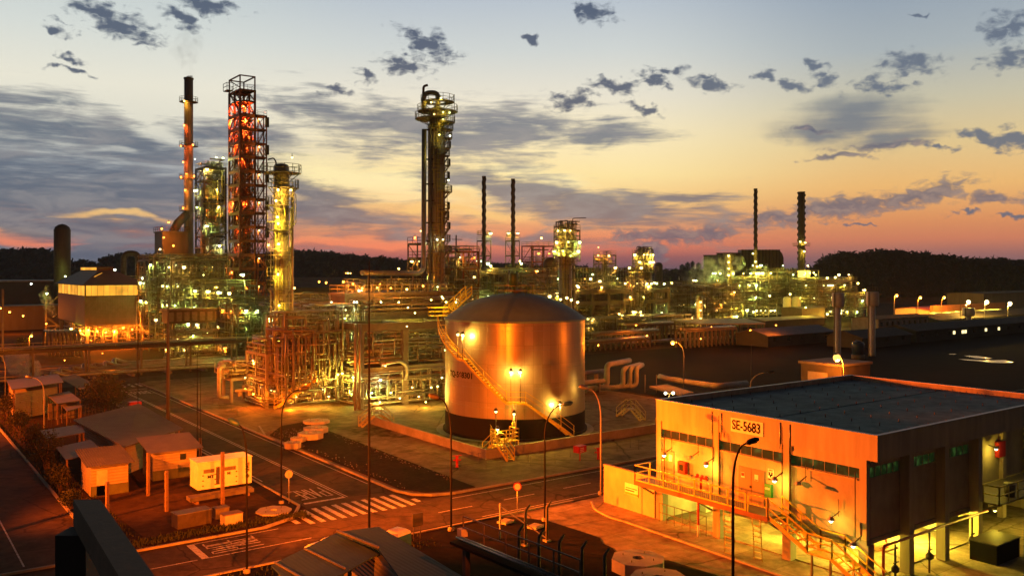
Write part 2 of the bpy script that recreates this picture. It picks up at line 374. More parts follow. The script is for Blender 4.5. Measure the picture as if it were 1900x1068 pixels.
# night side of the sky and the ground hemisphere
back = SS(Mt('ABSOLUTE', az), 45, 110)
clr = MixC(back, clr, MixC(SS(el, 0, 40), srgb(56, 46, 42), srgb(14, 17, 24)))
clr = MixC(SS(el, -2.5, -0.3), srgb(18, 16, 20), clr)
sky = N('ShaderNodeTexSky', sky_type='NISHITA', sun_disc=False)
sky.sun_elevation = radians(0.5); sky.sun_rotation = radians(31)
skyv = MixC(1.0, sky.outputs[0], (0.006, 0.006, 0.006, 1), 'MULTIPLY')
tot = MixC(1.0, clr, skyv, 'ADD')
bg = N('ShaderNodeBackground'); l.new(tot, bg.inputs[0]); bg.inputs[1].default_value = 1.02
ow = N('ShaderNodeOutputWorld'); l.new(bg.outputs[0], ow.inputs[0])
W.cycles.sampling_method = 'MANUAL'; W.cycles.sample_map_resolution = 512
# faint last sun from the glow behind the columns
sl = bpy.data.lights.new('sun', 'SUN'); sl.energy = 0.12; sl.angle = radians(8); sl.color = (1, 0.55, 0.3)
so = bpy.data.objects.new('sun', sl); COL.objects.link(so)
dv = Vector((P(860, HZ, 1)[0], P(860, HZ, 1)[1], 0.06)).normalized(); so.rotation_euler = dv.to_track_quat('Z', 'Y').to_euler(); so.location = (0, 0, 100)
# ================= CAMERA =================
cd = bpy.data.cameras.new('camera'); cam = bpy.data.objects.new('camera', cd); COL.objects.link(cam); SC.camera = cam
cd.sensor_width = 36; cd.lens = 36*F/1900; cd.shift_y = -(534-HZ)/1900; cd.clip_end = 6000; cd.clip_start = 0.1
cam.location = (0, 0, H); cam.rotation_euler = (radians(90), 0, -A0)
SC.view_settings.view_transform = 'Standard'; SC.view_settings.look = 'None'; SC.view_settings.exposure = 0; SC.view_settings.gamma = 1
SC.cycles.use_denoising = True
try: SC.cycles.denoiser = 'OPENIMAGEDENOISE'
except Exception: pass
SC.cycles.max_bounces = 5; SC.cycles.diffuse_bounces = 2; SC.cycles.glossy_bounces = 2; SC.cycles.transparent_max_bounces = 6; SC.cycles.volume_bounces = 0
SC.cycles.caustics_reflective = False; SC.cycles.caustics_refractive = False; SC.cycles.sample_clamp_indirect = 3; SC.cycles.sample_clamp_direct = 0
SC.cycles.use_light_tree = True
# ================= GROUND, ROADS =================
def gmat(name, c1, c2, scale=0.25, rough=0.9, bump=0.4, c3=None, fine=3.0):
    m = mat(name, c2, rough, 0, 0, scale, bump, 0.03, dirt=c1, coord='Object'); n_, l_ = m.node_tree.nodes, m.node_tree.links
    b = n_['Principled BSDF']; src = b.inputs['Base Color'].links[0].from_socket
    nz = n_.new('ShaderNodeTexNoise'); nz.inputs['Scale'].default_value = fine; nz.inputs['Detail'].default_value = 8; nz.inputs['Roughness'].default_value = 0.75
    tcn = n_.new('ShaderNodeTexCoord'); l_.new(tcn.outputs['Object'], nz.inputs['Vector'])
    mr = n_.new('ShaderNodeMapRange'); mr.inputs['From Min'].default_value = 0.3; mr.inputs['From Max'].default_value = 0.7; mr.inputs['To Min'].default_value = 0.55; mr.inputs['To Max'].default_value = 1.45
    l_.new(nz.outputs['Fac'], mr.inputs['Value']); mx = n_.new('ShaderNodeMix'); mx.data_type = 'RGBA'; mx.blend_type = 'MULTIPLY'; mx.inputs[0].default_value = 1
    l_.new(src, mx.inputs[6]); l_.new(mr.outputs[0], mx.inputs[7]); l_.new(mx.outputs[2], b.inputs['Base Color']); return m
M['asph'] = gmat('asphalt', (0.042, 0.031, 0.022), (0.09, 0.067, 0.048), 0.12, 0.75, 0.3, fine=1.2)
def joints(m, w, h, mortar, dark, crack=0):
    n_, l_ = m.node_tree.nodes, m.node_tree.links; b = n_['Principled BSDF']; src = b.inputs['Base Color'].links[0].from_socket; t_ = n_.new('ShaderNodeTexCoord')
    if w:
        br = n_.new('ShaderNodeTexBrick'); br.offset = 0; br.inputs['Scale'].default_value = 1; br.inputs['Brick Width'].default_value = w; br.inputs['Row Height'].default_value = h; br.inputs['Mortar Size'].default_value = mortar; br.inputs['Color1'].default_value = (1, 1, 1, 1); br.inputs['Color2'].default_value = (.78, .76, .74, 1); br.inputs['Mortar'].default_value = (dark, dark, dark, 1); l_.new(t_.outputs['Object'], br.inputs['Vector'])
        mx = n_.new('ShaderNodeMix'); mx.data_type = 'RGBA'; mx.blend_type = 'MULTIPLY'; mx.inputs[0].default_value = 1; l_.new(src, mx.inputs[6]); l_.new(br.outputs['Color'], mx.inputs[7]); src = mx.outputs[2]
    if crack:
        vo = n_.new('ShaderNodeTexVoronoi'); vo.feature = 'DISTANCE_TO_EDGE'; vo.inputs['Scale'].default_value = crack; nz = n_.new('ShaderNodeTexNoise'); nz.inputs['Scale'].default_value = .8; l_.new(t_.outputs['Object'], nz.inputs['Vector']); ad = n_.new('ShaderNodeMix'); ad.data_type = 'RGBA'; ad.inputs[0].default_value = .6; l_.new(t_.outputs['Object'], ad.inputs[6]); l_.new(nz.outputs['Color'], ad.inputs[7]); ad.blend_type = 'ADD'; l_.new(ad.outputs[2], vo.inputs['Vector'])
        mr = n_.new('ShaderNodeMapRange'); mr.inputs['From Max'].default_value = .012; mr.inputs['To Min'].default_value = .35; l_.new(vo.outputs['Distance'], mr.inputs['Value']); mx = n_.new('ShaderNodeMix'); mx.data_type = 'RGBA'; mx.blend_type = 'MULTIPLY'; mx.inputs[0].default_value = 1; l_.new(src, mx.inputs[6]); l_.new(mr.outputs[0], mx.inputs[7]); src = mx.outputs[2]
        # big patches and oil stains
        n3 = n_.new('ShaderNodeTexNoise'); n3.inputs['Scale'].default_value = .35; n3.inputs['Detail'].default_value = 3; l_.new(t_.outputs['Object'], n3.inputs['Vector']); m3 = n_.new('ShaderNodeMapRange'); m3.inputs['From Min'].default_value = .56; m3.inputs['From Max'].default_value = .66; m3.inputs['To Min'].default_value = 1; m3.inputs['To Max'].default_value = .6; l_.new(n3.outputs['Fac'], m3.inputs['Value']); mx = n_.new('ShaderNodeMix'); mx.data_type = 'RGBA'; mx.blend_type = 'MULTIPLY'; mx.inputs[0].default_value = 1; l_.new(src, mx.inputs[6]); l_.new(m3.outputs[0], mx.inputs[7]); src = mx.outputs[2]
    l_.new(src, b.inputs['Base Color'])
joints(M['asph'], 0, 0, 0, 0, .16)
M['earth'] = gmat('bare_earth', (0.03, 0.02, 0.014), (0.075, 0.048, 0.03), 0.1, 0.95, 0.6, fine=0.9)
M['soil'] = gmat('dark_soil', (0.018, 0.012, 0.008), (0.04, 0.024, 0.014), 0.5, 0.95, 0.8, fine=2.5)
M['yard'] = gmat('yard_concrete', (0.13, 0.095, 0.06), (0.27, 0.2, 0.135), 0.09, 0.7, 0.3, fine=0.8)
joints(M['yard'], 4.2, 4.2, .03, .4, .09)
M['sandy'] = gmat('sandy_concrete', (0.2, 0.16, 0.12), (0.34, 0.29, 0.23), 0.16, 0.85, 0.3, fine=1.0)
joints(M['sandy'], 3.1, 3.1, .025, .5, .12)
M['shadeground'] = gmat('shade_dark_ground', (.007, .006, .004), (.022, .014, .008), .4, .95, .8, fine=2.2)  # dark ground with the foreground shadow put into its colour
M['lot'] = gmat('dark_open_lot', (0.006, 0.005, 0.006), (0.013, 0.01, 0.01), 0.03, 0.9, 0.4, fine=0.25)
M['grass'] = gmat('dry_grass', (0.02, 0.024, 0.01), (0.05, 0.045, 0.02), 0.3, 0.95, 0.8, fine=3)
M['kerb'] = mat('kerb_stone', (0.3, 0.27, 0.23), 0.85, 0, 0.3, 1.5, 0.2)
M['paint'] = mat('road_paint', (0.62, 0.58, 0.52), 0.7, 0, 0.3, 5, dirt=(0.12, 0.1, 0.09))
def rect(mb, x0, x1, y0, y1, z): return mb.quad((x0, y0, z), (x1, y0, z), (x1, y1, z), (x0, y1, z))
g = MB(); rect(g, -3000, 3000, -400, 4000, -0.06); struct('ground', g, 'earth')
r = MB(); rect(r, -120, 150, 51.6, 58.8, 0.0); struct('road', r, 'asph')
r = MB(); rect(r, 26.6, 34.3, 58.8, 146.5, -0.004); struct('road', r, 'asph')
r = MB(); rect(r, -150, 240, 146.5, 154, 0.0); struct('road', r, 'asph')
r = MB(); rect(r, 3.5, 12, 58.8, 146.5, -0.004); struct('road', r, 'asph'); r = MB(); rect(r, 3.5, 12, -40, 51.6, -0.004); struct('road', r, 'asph')
r = MB(); r.poly([(34.55, 62.5), (35.4, 60.3), (37.5, 59.1), (40, 58.98), (88, 58.98), (88, 100), (112, 146.2), (36, 146.2), (34.55, 144.5)], -0.05, 0.09); struct('paved_yard', r, 'yard')
r = MB(); r.poly([(13.6, 60.6), (15, 59.1), (22.0, 59.0), (24.6, 60.2), (26.2, 62.8), (26.35, 70), (26.35, 146.2), (13.6, 146.2)], -0.05, 0.08); struct('verge', r, 'soil')
pad = MB(); pad.poly([(15, 60), (23, 60.5), (25, 64), (25.4, 84), (14, 84)], 0.08, 0.085); struct('compound_floor', pad, 'earth')
# planting bed, kerb-side
bed = MB(); bed.poly([(34.9, 62.6), (36, 60.2), (38, 59.4), (40.2, 59.4), (41.3, 96.5), (38, 95.5), (34.9, 91)], 0.02, 0.13); struct('planting_bed', bed, 'soil')
st = MB(); rr = random.Random(3)
for i in range(420):
    t = rr.random(); y = 62+33*t; x = (40.2+t*0.9)-abs(rr.gauss(0, .5)) if rr.random() < .6 else 35.1+abs(rr.gauss(0, .5)); q = rr.uniform(.02, .08)
    if rr.random() < .3: x = rr.uniform(35.2, 39); y = rr.uniform(86, 93)
    st.ball(x, y, .13+q*.2, q, 5, 3)
tag(st.build('gravel', 'concd'), 'scattered pale stones along the edges of the planting bed', 'gravel', kind='stuff')
# ground in front of the substation
r = MB(); r.poly([(60, 51.3), (38.5, 51.3), (31, 51.25), (31.6, 48.7), (20, -20), (80, -20), (80, 51.3)], -0.05, 0.03); struct('forecourt', r, 'sandy')
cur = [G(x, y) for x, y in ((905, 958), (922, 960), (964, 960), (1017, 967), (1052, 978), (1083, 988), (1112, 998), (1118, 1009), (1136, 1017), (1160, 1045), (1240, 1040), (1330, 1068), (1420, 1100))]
r = MB(); r.poly([(a[0], a[1]) for a in reversed(cur)]+[(-40, 51.2), (-40, -30), (42, -30)], -0.04, 0.06); struct('shaded_verge', r, 'shadeground')  # viewer's building shadow put into a darker ground colour, outline along its edge
ap = [G(x, y) for x, y in ((1100, 932), (1104, 943), (1113, 950), (1135, 961), (1163, 969))]
r = MB(); r.poly([(a[0], a[1]) for a in reversed(ap)]+[(46.5, 51.2), (75, 51.2), (75, 20), (42.9, 20)][::1], 0.02, 0.14); struct('pavement', r, 'sandy')
r = MB(); rect(r, 90, 420, 10, 138, -0.03); rect(r, 172, 420, 138, 330, -0.03); struct('open_lot', r, 'lot')
# kerbs
k = MB()
def kerb(pts, w=0.18, h=0.14):
    for a, b in zip(pts[:-1], pts[1:]): k.beam((a[0], a[1], h/2-0.02), (b[0], b[1], h/2-0.02), w, h+0.04)
kerb([(-100, 58.9), (13.4, 58.9), (22.1, 58.9), (24.8, 60.1), (26.4, 62.8), (26.5, 146)]); kerb([(170, 58.9), (38, 58.9), (36.2, 59.5), (35, 60.6), (34.45, 62.6), (34.45, 145)])
kerb([(-100, 51.5), (37.5, 51.5), (44, 51.5)]); kerb([(60, 51.5), (150, 51.5)]); kerb([(12.1, 60.5), (12.1, 146)]); kerb([(12.1, -30), (12.1, 51)]); kerb([(3.4, 59), (3.4, 146)])
kerb([(a[0]-.08, a[1]) for a in ap]+[(42.8, 22)])
kerb([(36, 97), (34.6, 91.5)]); struct('kerb', k, 'kerb')
# road markings 4 mm above the asphalt
mk = MB()
def mline(x0, y0, x1, y1, w=0.12, z=0.005, dash=None):
    a = Vector((x0, y0, z)); b = Vector((x1, y1, z)); L = (b-a).length; d = (b-a)/L; nn = Vector((-d.y, d.x, 0))*w/2; t = 0
    while t < L:
        e = min(L, t+(dash[0] if dash else L)); p = a+d*t; q = a+d*e; mk.quad(p-nn, q-nn, q+nn, p+nn); t = e+(dash[1] if dash else 1)
for i in range(13): mk_x = 24.6+i*0.82; mline(mk_x, 58.0 if 0 < i < 12 else 58.6, mk_x, 61.7 if 1 < i < 12 else (60.2 if i == 1 else 59.6), 0.4)
for i in range(9): mline(29.6+i*1.1, 141.2, 29.6+i*1.1, 145, 0.45)
mline(30.35, 63.2, 30.35, 138, 0.1); mline(30.6, 63.2, 30.6, 138, 0.1); mline(27.0, 63.25, 30.4, 63.25, 0.35); mline(30.4, 138, 34, 138, 0.35)
mline(27.0, 72, 27.0, 138, 0.1); mline(33.8, 66, 33.8, 136, 0.1)
mline(-60, 55.0, 16.5, 55.0, 0.1, dash=(60, 1)); mline(17, 55.0, 24, 55.0, 0.1); mline(34, 55.1, 150, 55.1, 0.1, dash=(3, 3)); mline(37, 57.9, 120, 57.9, 0.1); mline(17, 58.3, 23, 58.3, 0.1); mline(36, 52.3, 120, 52.3, 0.1)
mline(17, 55.0, 17, 58.3, 0.45); mline(7.7, 60, 7.7, 140, 0.1); mline(7.7, 0, 7.7, 48, .1)
FONT = {'P': ['0010', '1011', '1001', '0001'],}
GL = {'P': [(0, 0, 0, 4), (0, 4, 2, 4), (2, 4, 2, 2), (2, 2, 0, 2)], 'A': [(0, 0, 1, 4), (1, 4, 2, 0), (.5, 1.5, 1.5, 1.5)], 'R': [(0, 0, 0, 4), (0, 4, 2, 4), (2, 4, 2, 2), (2, 2, 0, 2), (.6, 2, 2, 0)], 'E': [(0, 0, 0, 4), (0, 4, 2, 4), (0, 2, 1.6, 2), (0, 0, 2, 0)]}
def roadtext(word, ox, oy, ux, uy, vx, vy, w=0.16):
    """u = reading direction (per unit), v = letter-up direction"""
    for i, ch in enumerate(word):
        for (a, b, c, d) in GL[ch]:
            a += i*2.9; c += i*2.9; p = (ox+a*ux+b*vx, oy+a*uy+b*vy); q = (ox+c*ux+d*vx, oy+c*uy+d*vy); L = math.hypot(q[0]-p[0], q[1]-p[1]); e = w*0.4/max(L, .01)
            mline(p[0]-(q[0]-p[0])*e, p[1]-(q[1]-p[1])*e, q[0]+(q[0]-p[0])*e, q[1]+(q[1]-p[1])*e, w, 0.0065)
roadtext('PARE', 29.9, 67.3, -0.24, 0, 0, -0.72, 0.13); roadtext('PARE', 20.9, 55.6, 0, 0.21, -0.8, 0, 0.11); roadtext('PARE', 31.1, 132.6, 0.24, 0, 0, 0.8, 0.14)
struct('road_markings', mk, 'paint')
# manhole and puddle
pu = MB(); 
for o_ in (((1788, 659), (1812, 659.4), (1842, 664), (1833, 665), (1810, 663.6)), ((1778, 665.5), (1795, 666), (1830, 668), (1866, 667), (1872, 669.5), (1882, 671.5), (1868, 673), (1838, 672), (1812, 669), (1792, 667.5)), ((1760, 655.8), (1775, 656), (1772, 657), (1762, 656.8))):
    a = [G(x, y) for x, y in o_]; pu.sheet([(p[0], p[1], -0.02) for p in reversed(a)])
pm = mat('still_water', (0.02, 0.02, 0.025), 0.06, 0, 0.1, 1, spec=1.0); struct('puddle', pu, pm)
# ================= STORAGE TANK =================
TX, TY, TR = 58.8, 78.9, 7.84
tk = thing('storage_tank', 'huge round metal-clad storage tank with black base band and low domed roof', 'storage tank', (TX, TY, 0))
cl = mat('tank_cladding', (0.44, 0.37, 0.3), 0.42, 0.6, 0.22, 0.35, spec=0.5, stretch=(1, 1, 0.12))
def addseams(m, seam=True):
    n_, l_ = m.node_tree.nodes, m.node_tree.links; b = n_['Principled BSDF']; t_ = n_.new('ShaderNodeTexCoord'); s_ = n_.new('ShaderNodeSeparateXYZ'); l_.new(t_.outputs['Object'], s_.inputs[0])
    at = n_.new('ShaderNodeMath'); at.operation = 'ARCTAN2'; l_.new(s_.outputs[0], at.inputs[0]); l_.new(s_.outputs[1], at.inputs[1])
    mu = n_.new('ShaderNodeMath'); mu.operation = 'MULTIPLY'; mu.inputs[1].default_value = TR; l_.new(at.outputs[0], mu.inputs[0])
    cbn = n_.new('ShaderNodeCombineXYZ'); l_.new(mu.outputs[0], cbn.inputs[0]); l_.new(s_.outputs[2], cbn.inputs[1])
    br = n_.new('ShaderNodeTexBrick'); br.inputs['Scale'].default_value = 1; br.inputs['Brick Width'].default_value = 0.98; br.inputs['Row Height'].default_value = 2.0; br.inputs['Mortar Size'].default_value = 0.012; br.offset = 0
    br.inputs['Color1'].default_value = (1, 1, 1, 1); br.inputs['Color2'].default_value = (0.72, 0.72, 0.72, 1); br.inputs['Mortar'].default_value = (0.35, 0.35, 0.35, 1)
    l_.new(cbn.outputs[0], br.inputs['Vector']); src = b.inputs['Base Color'].links[0].from_socket; mx = n_.new('ShaderNodeMix'); mx.data_type = 'RGBA'; mx.blend_type = 'MULTIPLY'; mx.inputs[0].default_value = 0.75
    l_.new(src, mx.inputs[6]); l_.new(br.outputs['Color'], mx.inputs[7]); l_.new(mx.outputs[2], b.inputs['Base Color'])
    bp = n_.new('ShaderNodeBump'); bp.inputs['Strength'].default_value = 0.35; bp.inputs['Distance'].default_value = 0.02; l_.new(br.outputs['Fac'], bp.inputs['Height']); bp.invert = True; l_.new(bp.outputs[0], b.inputs['Normal'])
    # one rivet-line panel is a little rougher than the next
    mr = n_.new('ShaderNodeMapRange'); mr.inputs['To Min'].default_value = 0.52; mr.inputs['To Max'].default_value = 0.3; l_.new(br.outputs['Color'], mr.inputs['Value']); l_.new(mr.outputs[0], b.inputs['Roughness'])
addseams(cl)
s = MB(); s.lathe(TX, TY, [(TR, 2.25), (TR, 12.45)], 96, cap=False); s.build('shell', cl, tk)
s = MB(); s.lathe(TX, TY, [(TR+.03, 0.35), (TR+.03, 2.35)], 96, cap=False); s.lathe(TX, TY, [(TR+.25, .12), (TR+.25, .36)], 96); s.build('base_band', 'black', tk)
rp = [(TR+0.12, 12.3), (TR+0.14, 12.5)]+[(TR*q, 12.55+sqrt(12.6**2-(TR*q)**2)-9.87) for q in (1.0, .9, .8, .7, .6, .5, .4, .3, .2, .1)]+[(0.05, 15.28)]
s = MB(); s.lathe(TX, TY, rp, 72, cap=False); rfm = mat('tank_roof_sheet', (0.19, 0.34, 0.33), 0.65, 0.0, 0.25, 0.3, 0.1); s.build('roof', rfm, tk)
s = MB(); 
for z in (3.5, 5.5, 7.5, 9.5, 11.5): s.arc(TX, TY, TR, TR+.02, z, z+.05, 0, 2*pi, 72)
s.build('band', 'galv', tk)
# roof furniture
def ta(a, r_, z):   # a = degrees clockwise seen from the camera side, 0 faces the camera
    t = radians(a); dx = -(S*cos(t))+C*sin(t); dy = -(C*cos(t))-S*sin(t); return (TX+dx*r_, TY+dy*r_, z)
vt = thing('roof_vent', 'dark green cylindrical vent standing on top of the storage tank roof', 'vent', (TX-0.2, TY, 15.1))
s = MB(); s.lathe(TX-.2, TY, [(0.16, 15.0), (0.16, 15.9), (0.5, 16.0), (0.52, 17.3), (0.4, 17.5)], 14); s.build('stack', 'pipegreen', vt)
s = MB(); s.lathe(*ta(90, .2, 0)[:2], [(0.5, 15.2), (0.5, 15.5), (.62, 15.52), (.62, 15.62)], 14); s.build('manway', 'steel', vt)
vt2 = thing('relief_valve', 'low mushroom relief valve beside the vent on the tank roof', 'valve', ta(90, 1.6, 15))
s = MB(); p = ta(90, 1.5, 0); s.lathe(p[0], p[1], [(.1, 14.9), (.1, 15.6), (.35, 15.65), (.35, 16.0), (.1, 16.2)], 10); s.build('body', 'pipegreen', vt2)
s = MB(); rail_pts(s, [ta(a, 2.3, 15.0) for a in range(0, 360, 30)], r=0.025, closed=True); s.build('roof_railing', 'rail', tk)
# number on the shell (curved lettering)
GL5 = {'T': [(0, 6, 4, 6), (2, 6, 2, 0)], 'Q': [(0, 0, 0, 6), (0, 6, 4, 6), (4, 6, 4, 0), (4, 0, 0, 0), (2.6, 1.6, 4.4, -.6)], '-': [(.6, 3, 3.2, 3)], '5': [(4, 6, 0, 6), (0, 6, 0, 3.2), (0, 3.2, 4, 3.2), (4, 3.2, 4, 0), (4, 0, 0, 0)], '6': [(4, 6, 0, 6), (0, 6, 0, 0), (0, 0, 4, 0), (4, 0, 4, 3.2), (4, 3.2, 0, 3.2)],
       '8': [(0, 0, 0, 6), (4, 0, 4, 6), (0, 6, 4, 6), (0, 3.1, 4, 3.1), (0, 0, 4, 0)], '3': [(0, 6, 4, 6), (4, 6, 4, 0), (1, 3.1, 4, 3.1), (0, 0, 4, 0)], '0': [(0, 0, 0, 6), (4, 0, 4, 6), (0, 6, 4, 6), (0, 0, 4, 0)], '1': [(2, 0, 2, 6), (1, 5, 2, 6)], 'S': [(4, 6, 0, 6), (0, 6, 0, 3.2), (0, 3.2, 4, 3.2), (4, 3.2, 4, 0), (4, 0, 0, 0)], 'E': [(4, 6, 0, 6), (0, 6, 0, 0), (0, 3.1, 3.2, 3.1), (0, 0, 4, 0)]}
# stairway winding down the shell
sw = thing('tank_stairway', 'lit spiral stairway with landings winding down the side of the storage tank', 'stairway', ta(0, TR+.5, 0))
def hel(a):  # height of the tread at angle a
    pts = [(-78, 12.3), (-74, 11.3), (-43, 8.5), (-38, 8.5), (-6, 4.25), (7, 4.25), (46, 0.25)]
    for (x0, z0), (x1, z1) in zip(pts[:-1], pts[1:]):
        if x0 <= a <= x1: return z0+(z1-z0)*(a-x0)/(x1-x0)
    return pts[-1][1]
trd = MB(); stn = MB(); hr = MB(); a = -76.0; prev = None
while a < 46:
    z = hel(a); p0 = ta(a, TR+.12, z); p1 = ta(a, TR+.92, z); trd.slab([ta(a-.75, TR+.1, z), ta(a+.75, TR+.1, z), ta(a+.75, TR+.92, z), ta(a-.75, TR+.92, z)], 0.04)
    if prev is not None:
        for rr_ in (TR+.1, TR+.92): stn.beam((*ta(prev, rr_, 0)[:2], hel(prev)-.1), (*ta(a, rr_, 0)[:2], z-.1), .05, .22)
        for q in (.55, 1.1): hr.beam((*ta(prev, TR+.92, 0)[:2], hel(prev)+q), (*ta(a, TR+.92, 0)[:2], z+q), .045)
    prev = a; a += 1.9
for a in (-76, -60, -43, -38, -22, -6, 7, 20, 33, 45): z = hel(a); hr.beam(ta(a, TR+.92, z-.1), ta(a, TR+.92, z+1.1), .05)
trd.build('treads', 'yellow', sw); stn.build('stringer', 'yellow', sw); hr.build('handrail', 'yellow', sw)
ld = MB(); ld.arc(TX, TY, TR+.1, TR+1.0, 4.19, 4.25, radians(0), radians(1), 1) if False else None
for (c0, c1, z) in ((-6, 7, 4.25), (-43, -38, 8.5)):
    ld.slab([ta(c0+(c1-c0)*i/4, TR+.08, z+.003) for i in range(5)]+[ta(c1-(c1-c0)*i/4, TR+1.0, z+.003) for i in range(5)], .09)
ld.build('landing', 'yellow', sw)
cdt = thing('cable_conduit', 'pair of thin conduits running up the tank shell to the middle landing', 'conduit', ta(-1, TR+.2, 0))
for q in (-1.5, .5):
    s = MB(); s.bend([ta(q-1, TR+.9, .1), ta(q-1, TR+.6, .9), ta(q, TR+1.05, 1.5), ta(q, TR+1.05, 4.2)], .04, 6); s.build('conduit', 'galv', cdt)
# lamps on the tank: goose-neck poles
def polelamp(p, h, label, col='amber', pw=500, tw=0, size=.14, poler=.035, grp='twin lamps along the tank stairway', reach=.0):
    t = thing('pole_lamp', label, 'lamp', p, grp); s = MB(); s.tube(p, (p[0], p[1], p[2]+h), poler, 6); s.build('pole', 'darksteel', t)
    s = MB(); s.lathe(p[0], p[1], [(size*1.5, p[2]+h), (size*1.6, p[2]+h+.05), (size*.6, p[2]+h+.28)], 10); s.build('shade', 'darksteel', t)
    s = MB(); s.ball(p[0], p[1], p[2]+h-.06, size, 8, 5); s.build('bulb', LM[col], t)
    if pw: light((p[0]-S*.1, p[1]-C*.1, p[2]+h-size-.16), pw, col, .08, t)
    return t
# (these fittings throw their light on the cladding behind them)
for (a, z, h, lb, pw) in ((-45, 8.5, 2.6, 'unlit left lamp of the pair on the upper landing of the tank', 0), (-40, 8.5, 2.6, 'bright right lamp of the pair on the upper landing of the tank', 1100), (-3, 4.25, 3.2, 'bright left lamp of the pair on the middle landing of the tank', 700), (3.5, 4.25, 3.2, 'bright right lamp of the pair on the middle landing of the tank', 700), (33, .9, 3.0, 'bright lamp beside the lower flight of the tank stairway', 900)):
    polelamp(ta(a, TR+.75, z), h, lb, 'warm', pw)
# ring foundation, bund wall
s = MB(); s.arc(TX, TY, 0, TR+1.0, -.02, .115, 0, 2*pi, 48); tag(s.build('tank_plinth', 'conc'), 'round concrete plinth under the storage tank', 'plinth')
bw = thing('bund_wall', 'low concrete bund wall turning a corner in front of the storage tank', 'wall', (47, 67.6, 0))
s = MB(); s.bb(46.85, 47.1, 67.4, 92, .05, 1.0); s.build('wall', 'conc', bw); s = MB(); s.bb(47.1, 88, 67.4, 67.65, .05, 1.0); s.build('wall', 'conc', bw)
s = MB(); rect(s, 47.1, 88, 67.65, 92, .112); struct('bund_floor', s, 'yard')
# crossing steps over the bund at several places
def crossover(x, y, along, label, rm='yellow', hh=1.25, L=1.6, w=.8, lampc=None):
    """little stile: steps up, platform, steps down; along='x' or 'y' travel direction"""
    t = thing('crossover_steps', label, 'steps', (x, y, .1), 'railed crossovers over the bund wall'); ux, uy = (1, 0) if along == 'x' else (0, 1)
    s = MB(); s.box(x, y, hh, .9 if ux else w, w if ux else .9, .06); s.build('platform', rm, t)
    for q in (-1, 1):
        a = (x+ux*q*(.45+L), y+uy*q*(.45+L), .12); b = (x+ux*q*.45, y+uy*q*.45, hh); stair(t, a, b, w, rm=rm, step=.22, r=.028)
    for q in (-1, 1):
        s = MB(); rail_pts(s, [(x-ux*.45+uy*q*w/2, y-uy*.45+ux*q*w/2, hh), (x+ux*.45+uy*q*w/2, y+uy*.45+ux*q*w/2, hh)], r=.028); s.build('handrail', rm, t)
    return t
crossover(46.98, 89.6, 'x', 'pale railed crossover steps over the far left end of the bund wall', 'rail')
crossover(48.3, 67.5, 'y', 'bright yellow railed crossover steps at the front corner of the bund wall', 'yellow')
crossover(71.5, 67.5, 'y', 'bright yellow railed crossover steps at the bund wall near the substation corner', 'yellow', .9, 1.1)
crossover(73.5, 75.5, 'y', 'dim railed crossover steps behind the right side of the storage tank', 'rail')
# yellow pump platform with lamps at the bund corner
pf_ = thing('access_platform', 'bright yellow access platform with gate rails at the front foot of the storage tank', 'platform', (49.6, 68.6, .1))
s = MB(); s.box(50.2, 69.0, 1.2, 2.4, 1.6, .07); s.build('deck', 'yellow', pf_)
for (x, y) in ((49.1, 68.3), (51.3, 68.3), (49.1, 69.7), (51.3, 69.7)): s = MB(); s.box(x, y, .11, .1, .1, 1.1); s.build('leg', 'yellow', pf_)
s = MB(); rail_pts(s, [(49.05, 69.8, 1.27), (49.05, 68.25, 1.27), (51.35, 68.25, 1.27), (51.35, 69.8, 1.27)], r=.04, step=.8, mids=2); s.build('railing', 'yellow', pf_)
s = MB(); 
for q in range(7): s.beam((49.0+q*.0, 68.2, 1.3), (49.0, 69.8, 1.3+q*.25), .03)
s.build('bracing', 'yellow', pf_)
polelamp((51.6, 69.4, .1), 3.6, 'bright lamp over the yellow platform at the foot of the tank', 'yellow', 420)
polelamp((49.9, 70.1, .1), 3.9, 'unlit lamp behind the yellow platform at the foot of the tank', 'yellow', 0)
polelamp((48.6, 68.0, .1), 2.6, 'round floodlight left of the yellow platform at the foot of the tank', 'yellow', 260)
s = MB(); s.bend([(52.6, 70.6, .2), (52.6, 70.6, 2.6), (52.0, 70.2, 2.6), (52, 70.2, 2.2)], .09, 8); tag(s.build('vent_pipe', 'yellow'), 'yellow hooked vent pipe beside the platform at the tank foot', 'pipe')
# twin floodlight between bund and substation
t = thing('twin_floodlight', 'pole with two bright white floodlights at the bund wall near the substation', 'lamp', (72.6, 68.4, .1)); s = MB(); s.tube((72.6, 68.4, .1), (72.6, 68.4, 4.0), .05, 6); s.beam((72.2, 68.6, 4.0), (73, 68.2, 4.0), .06); s.build('pole', 'galv', t)
for q in (-.4, .4): s = MB(); s.ball(72.6+q, 68.4-q*.5, 4.02, .17, 8, 5); s.build('bulb', LM['white'], t); light((72.6+q-.2, 68.4-q*.5-.3, 3.7), 260, 'warm', .1, t)
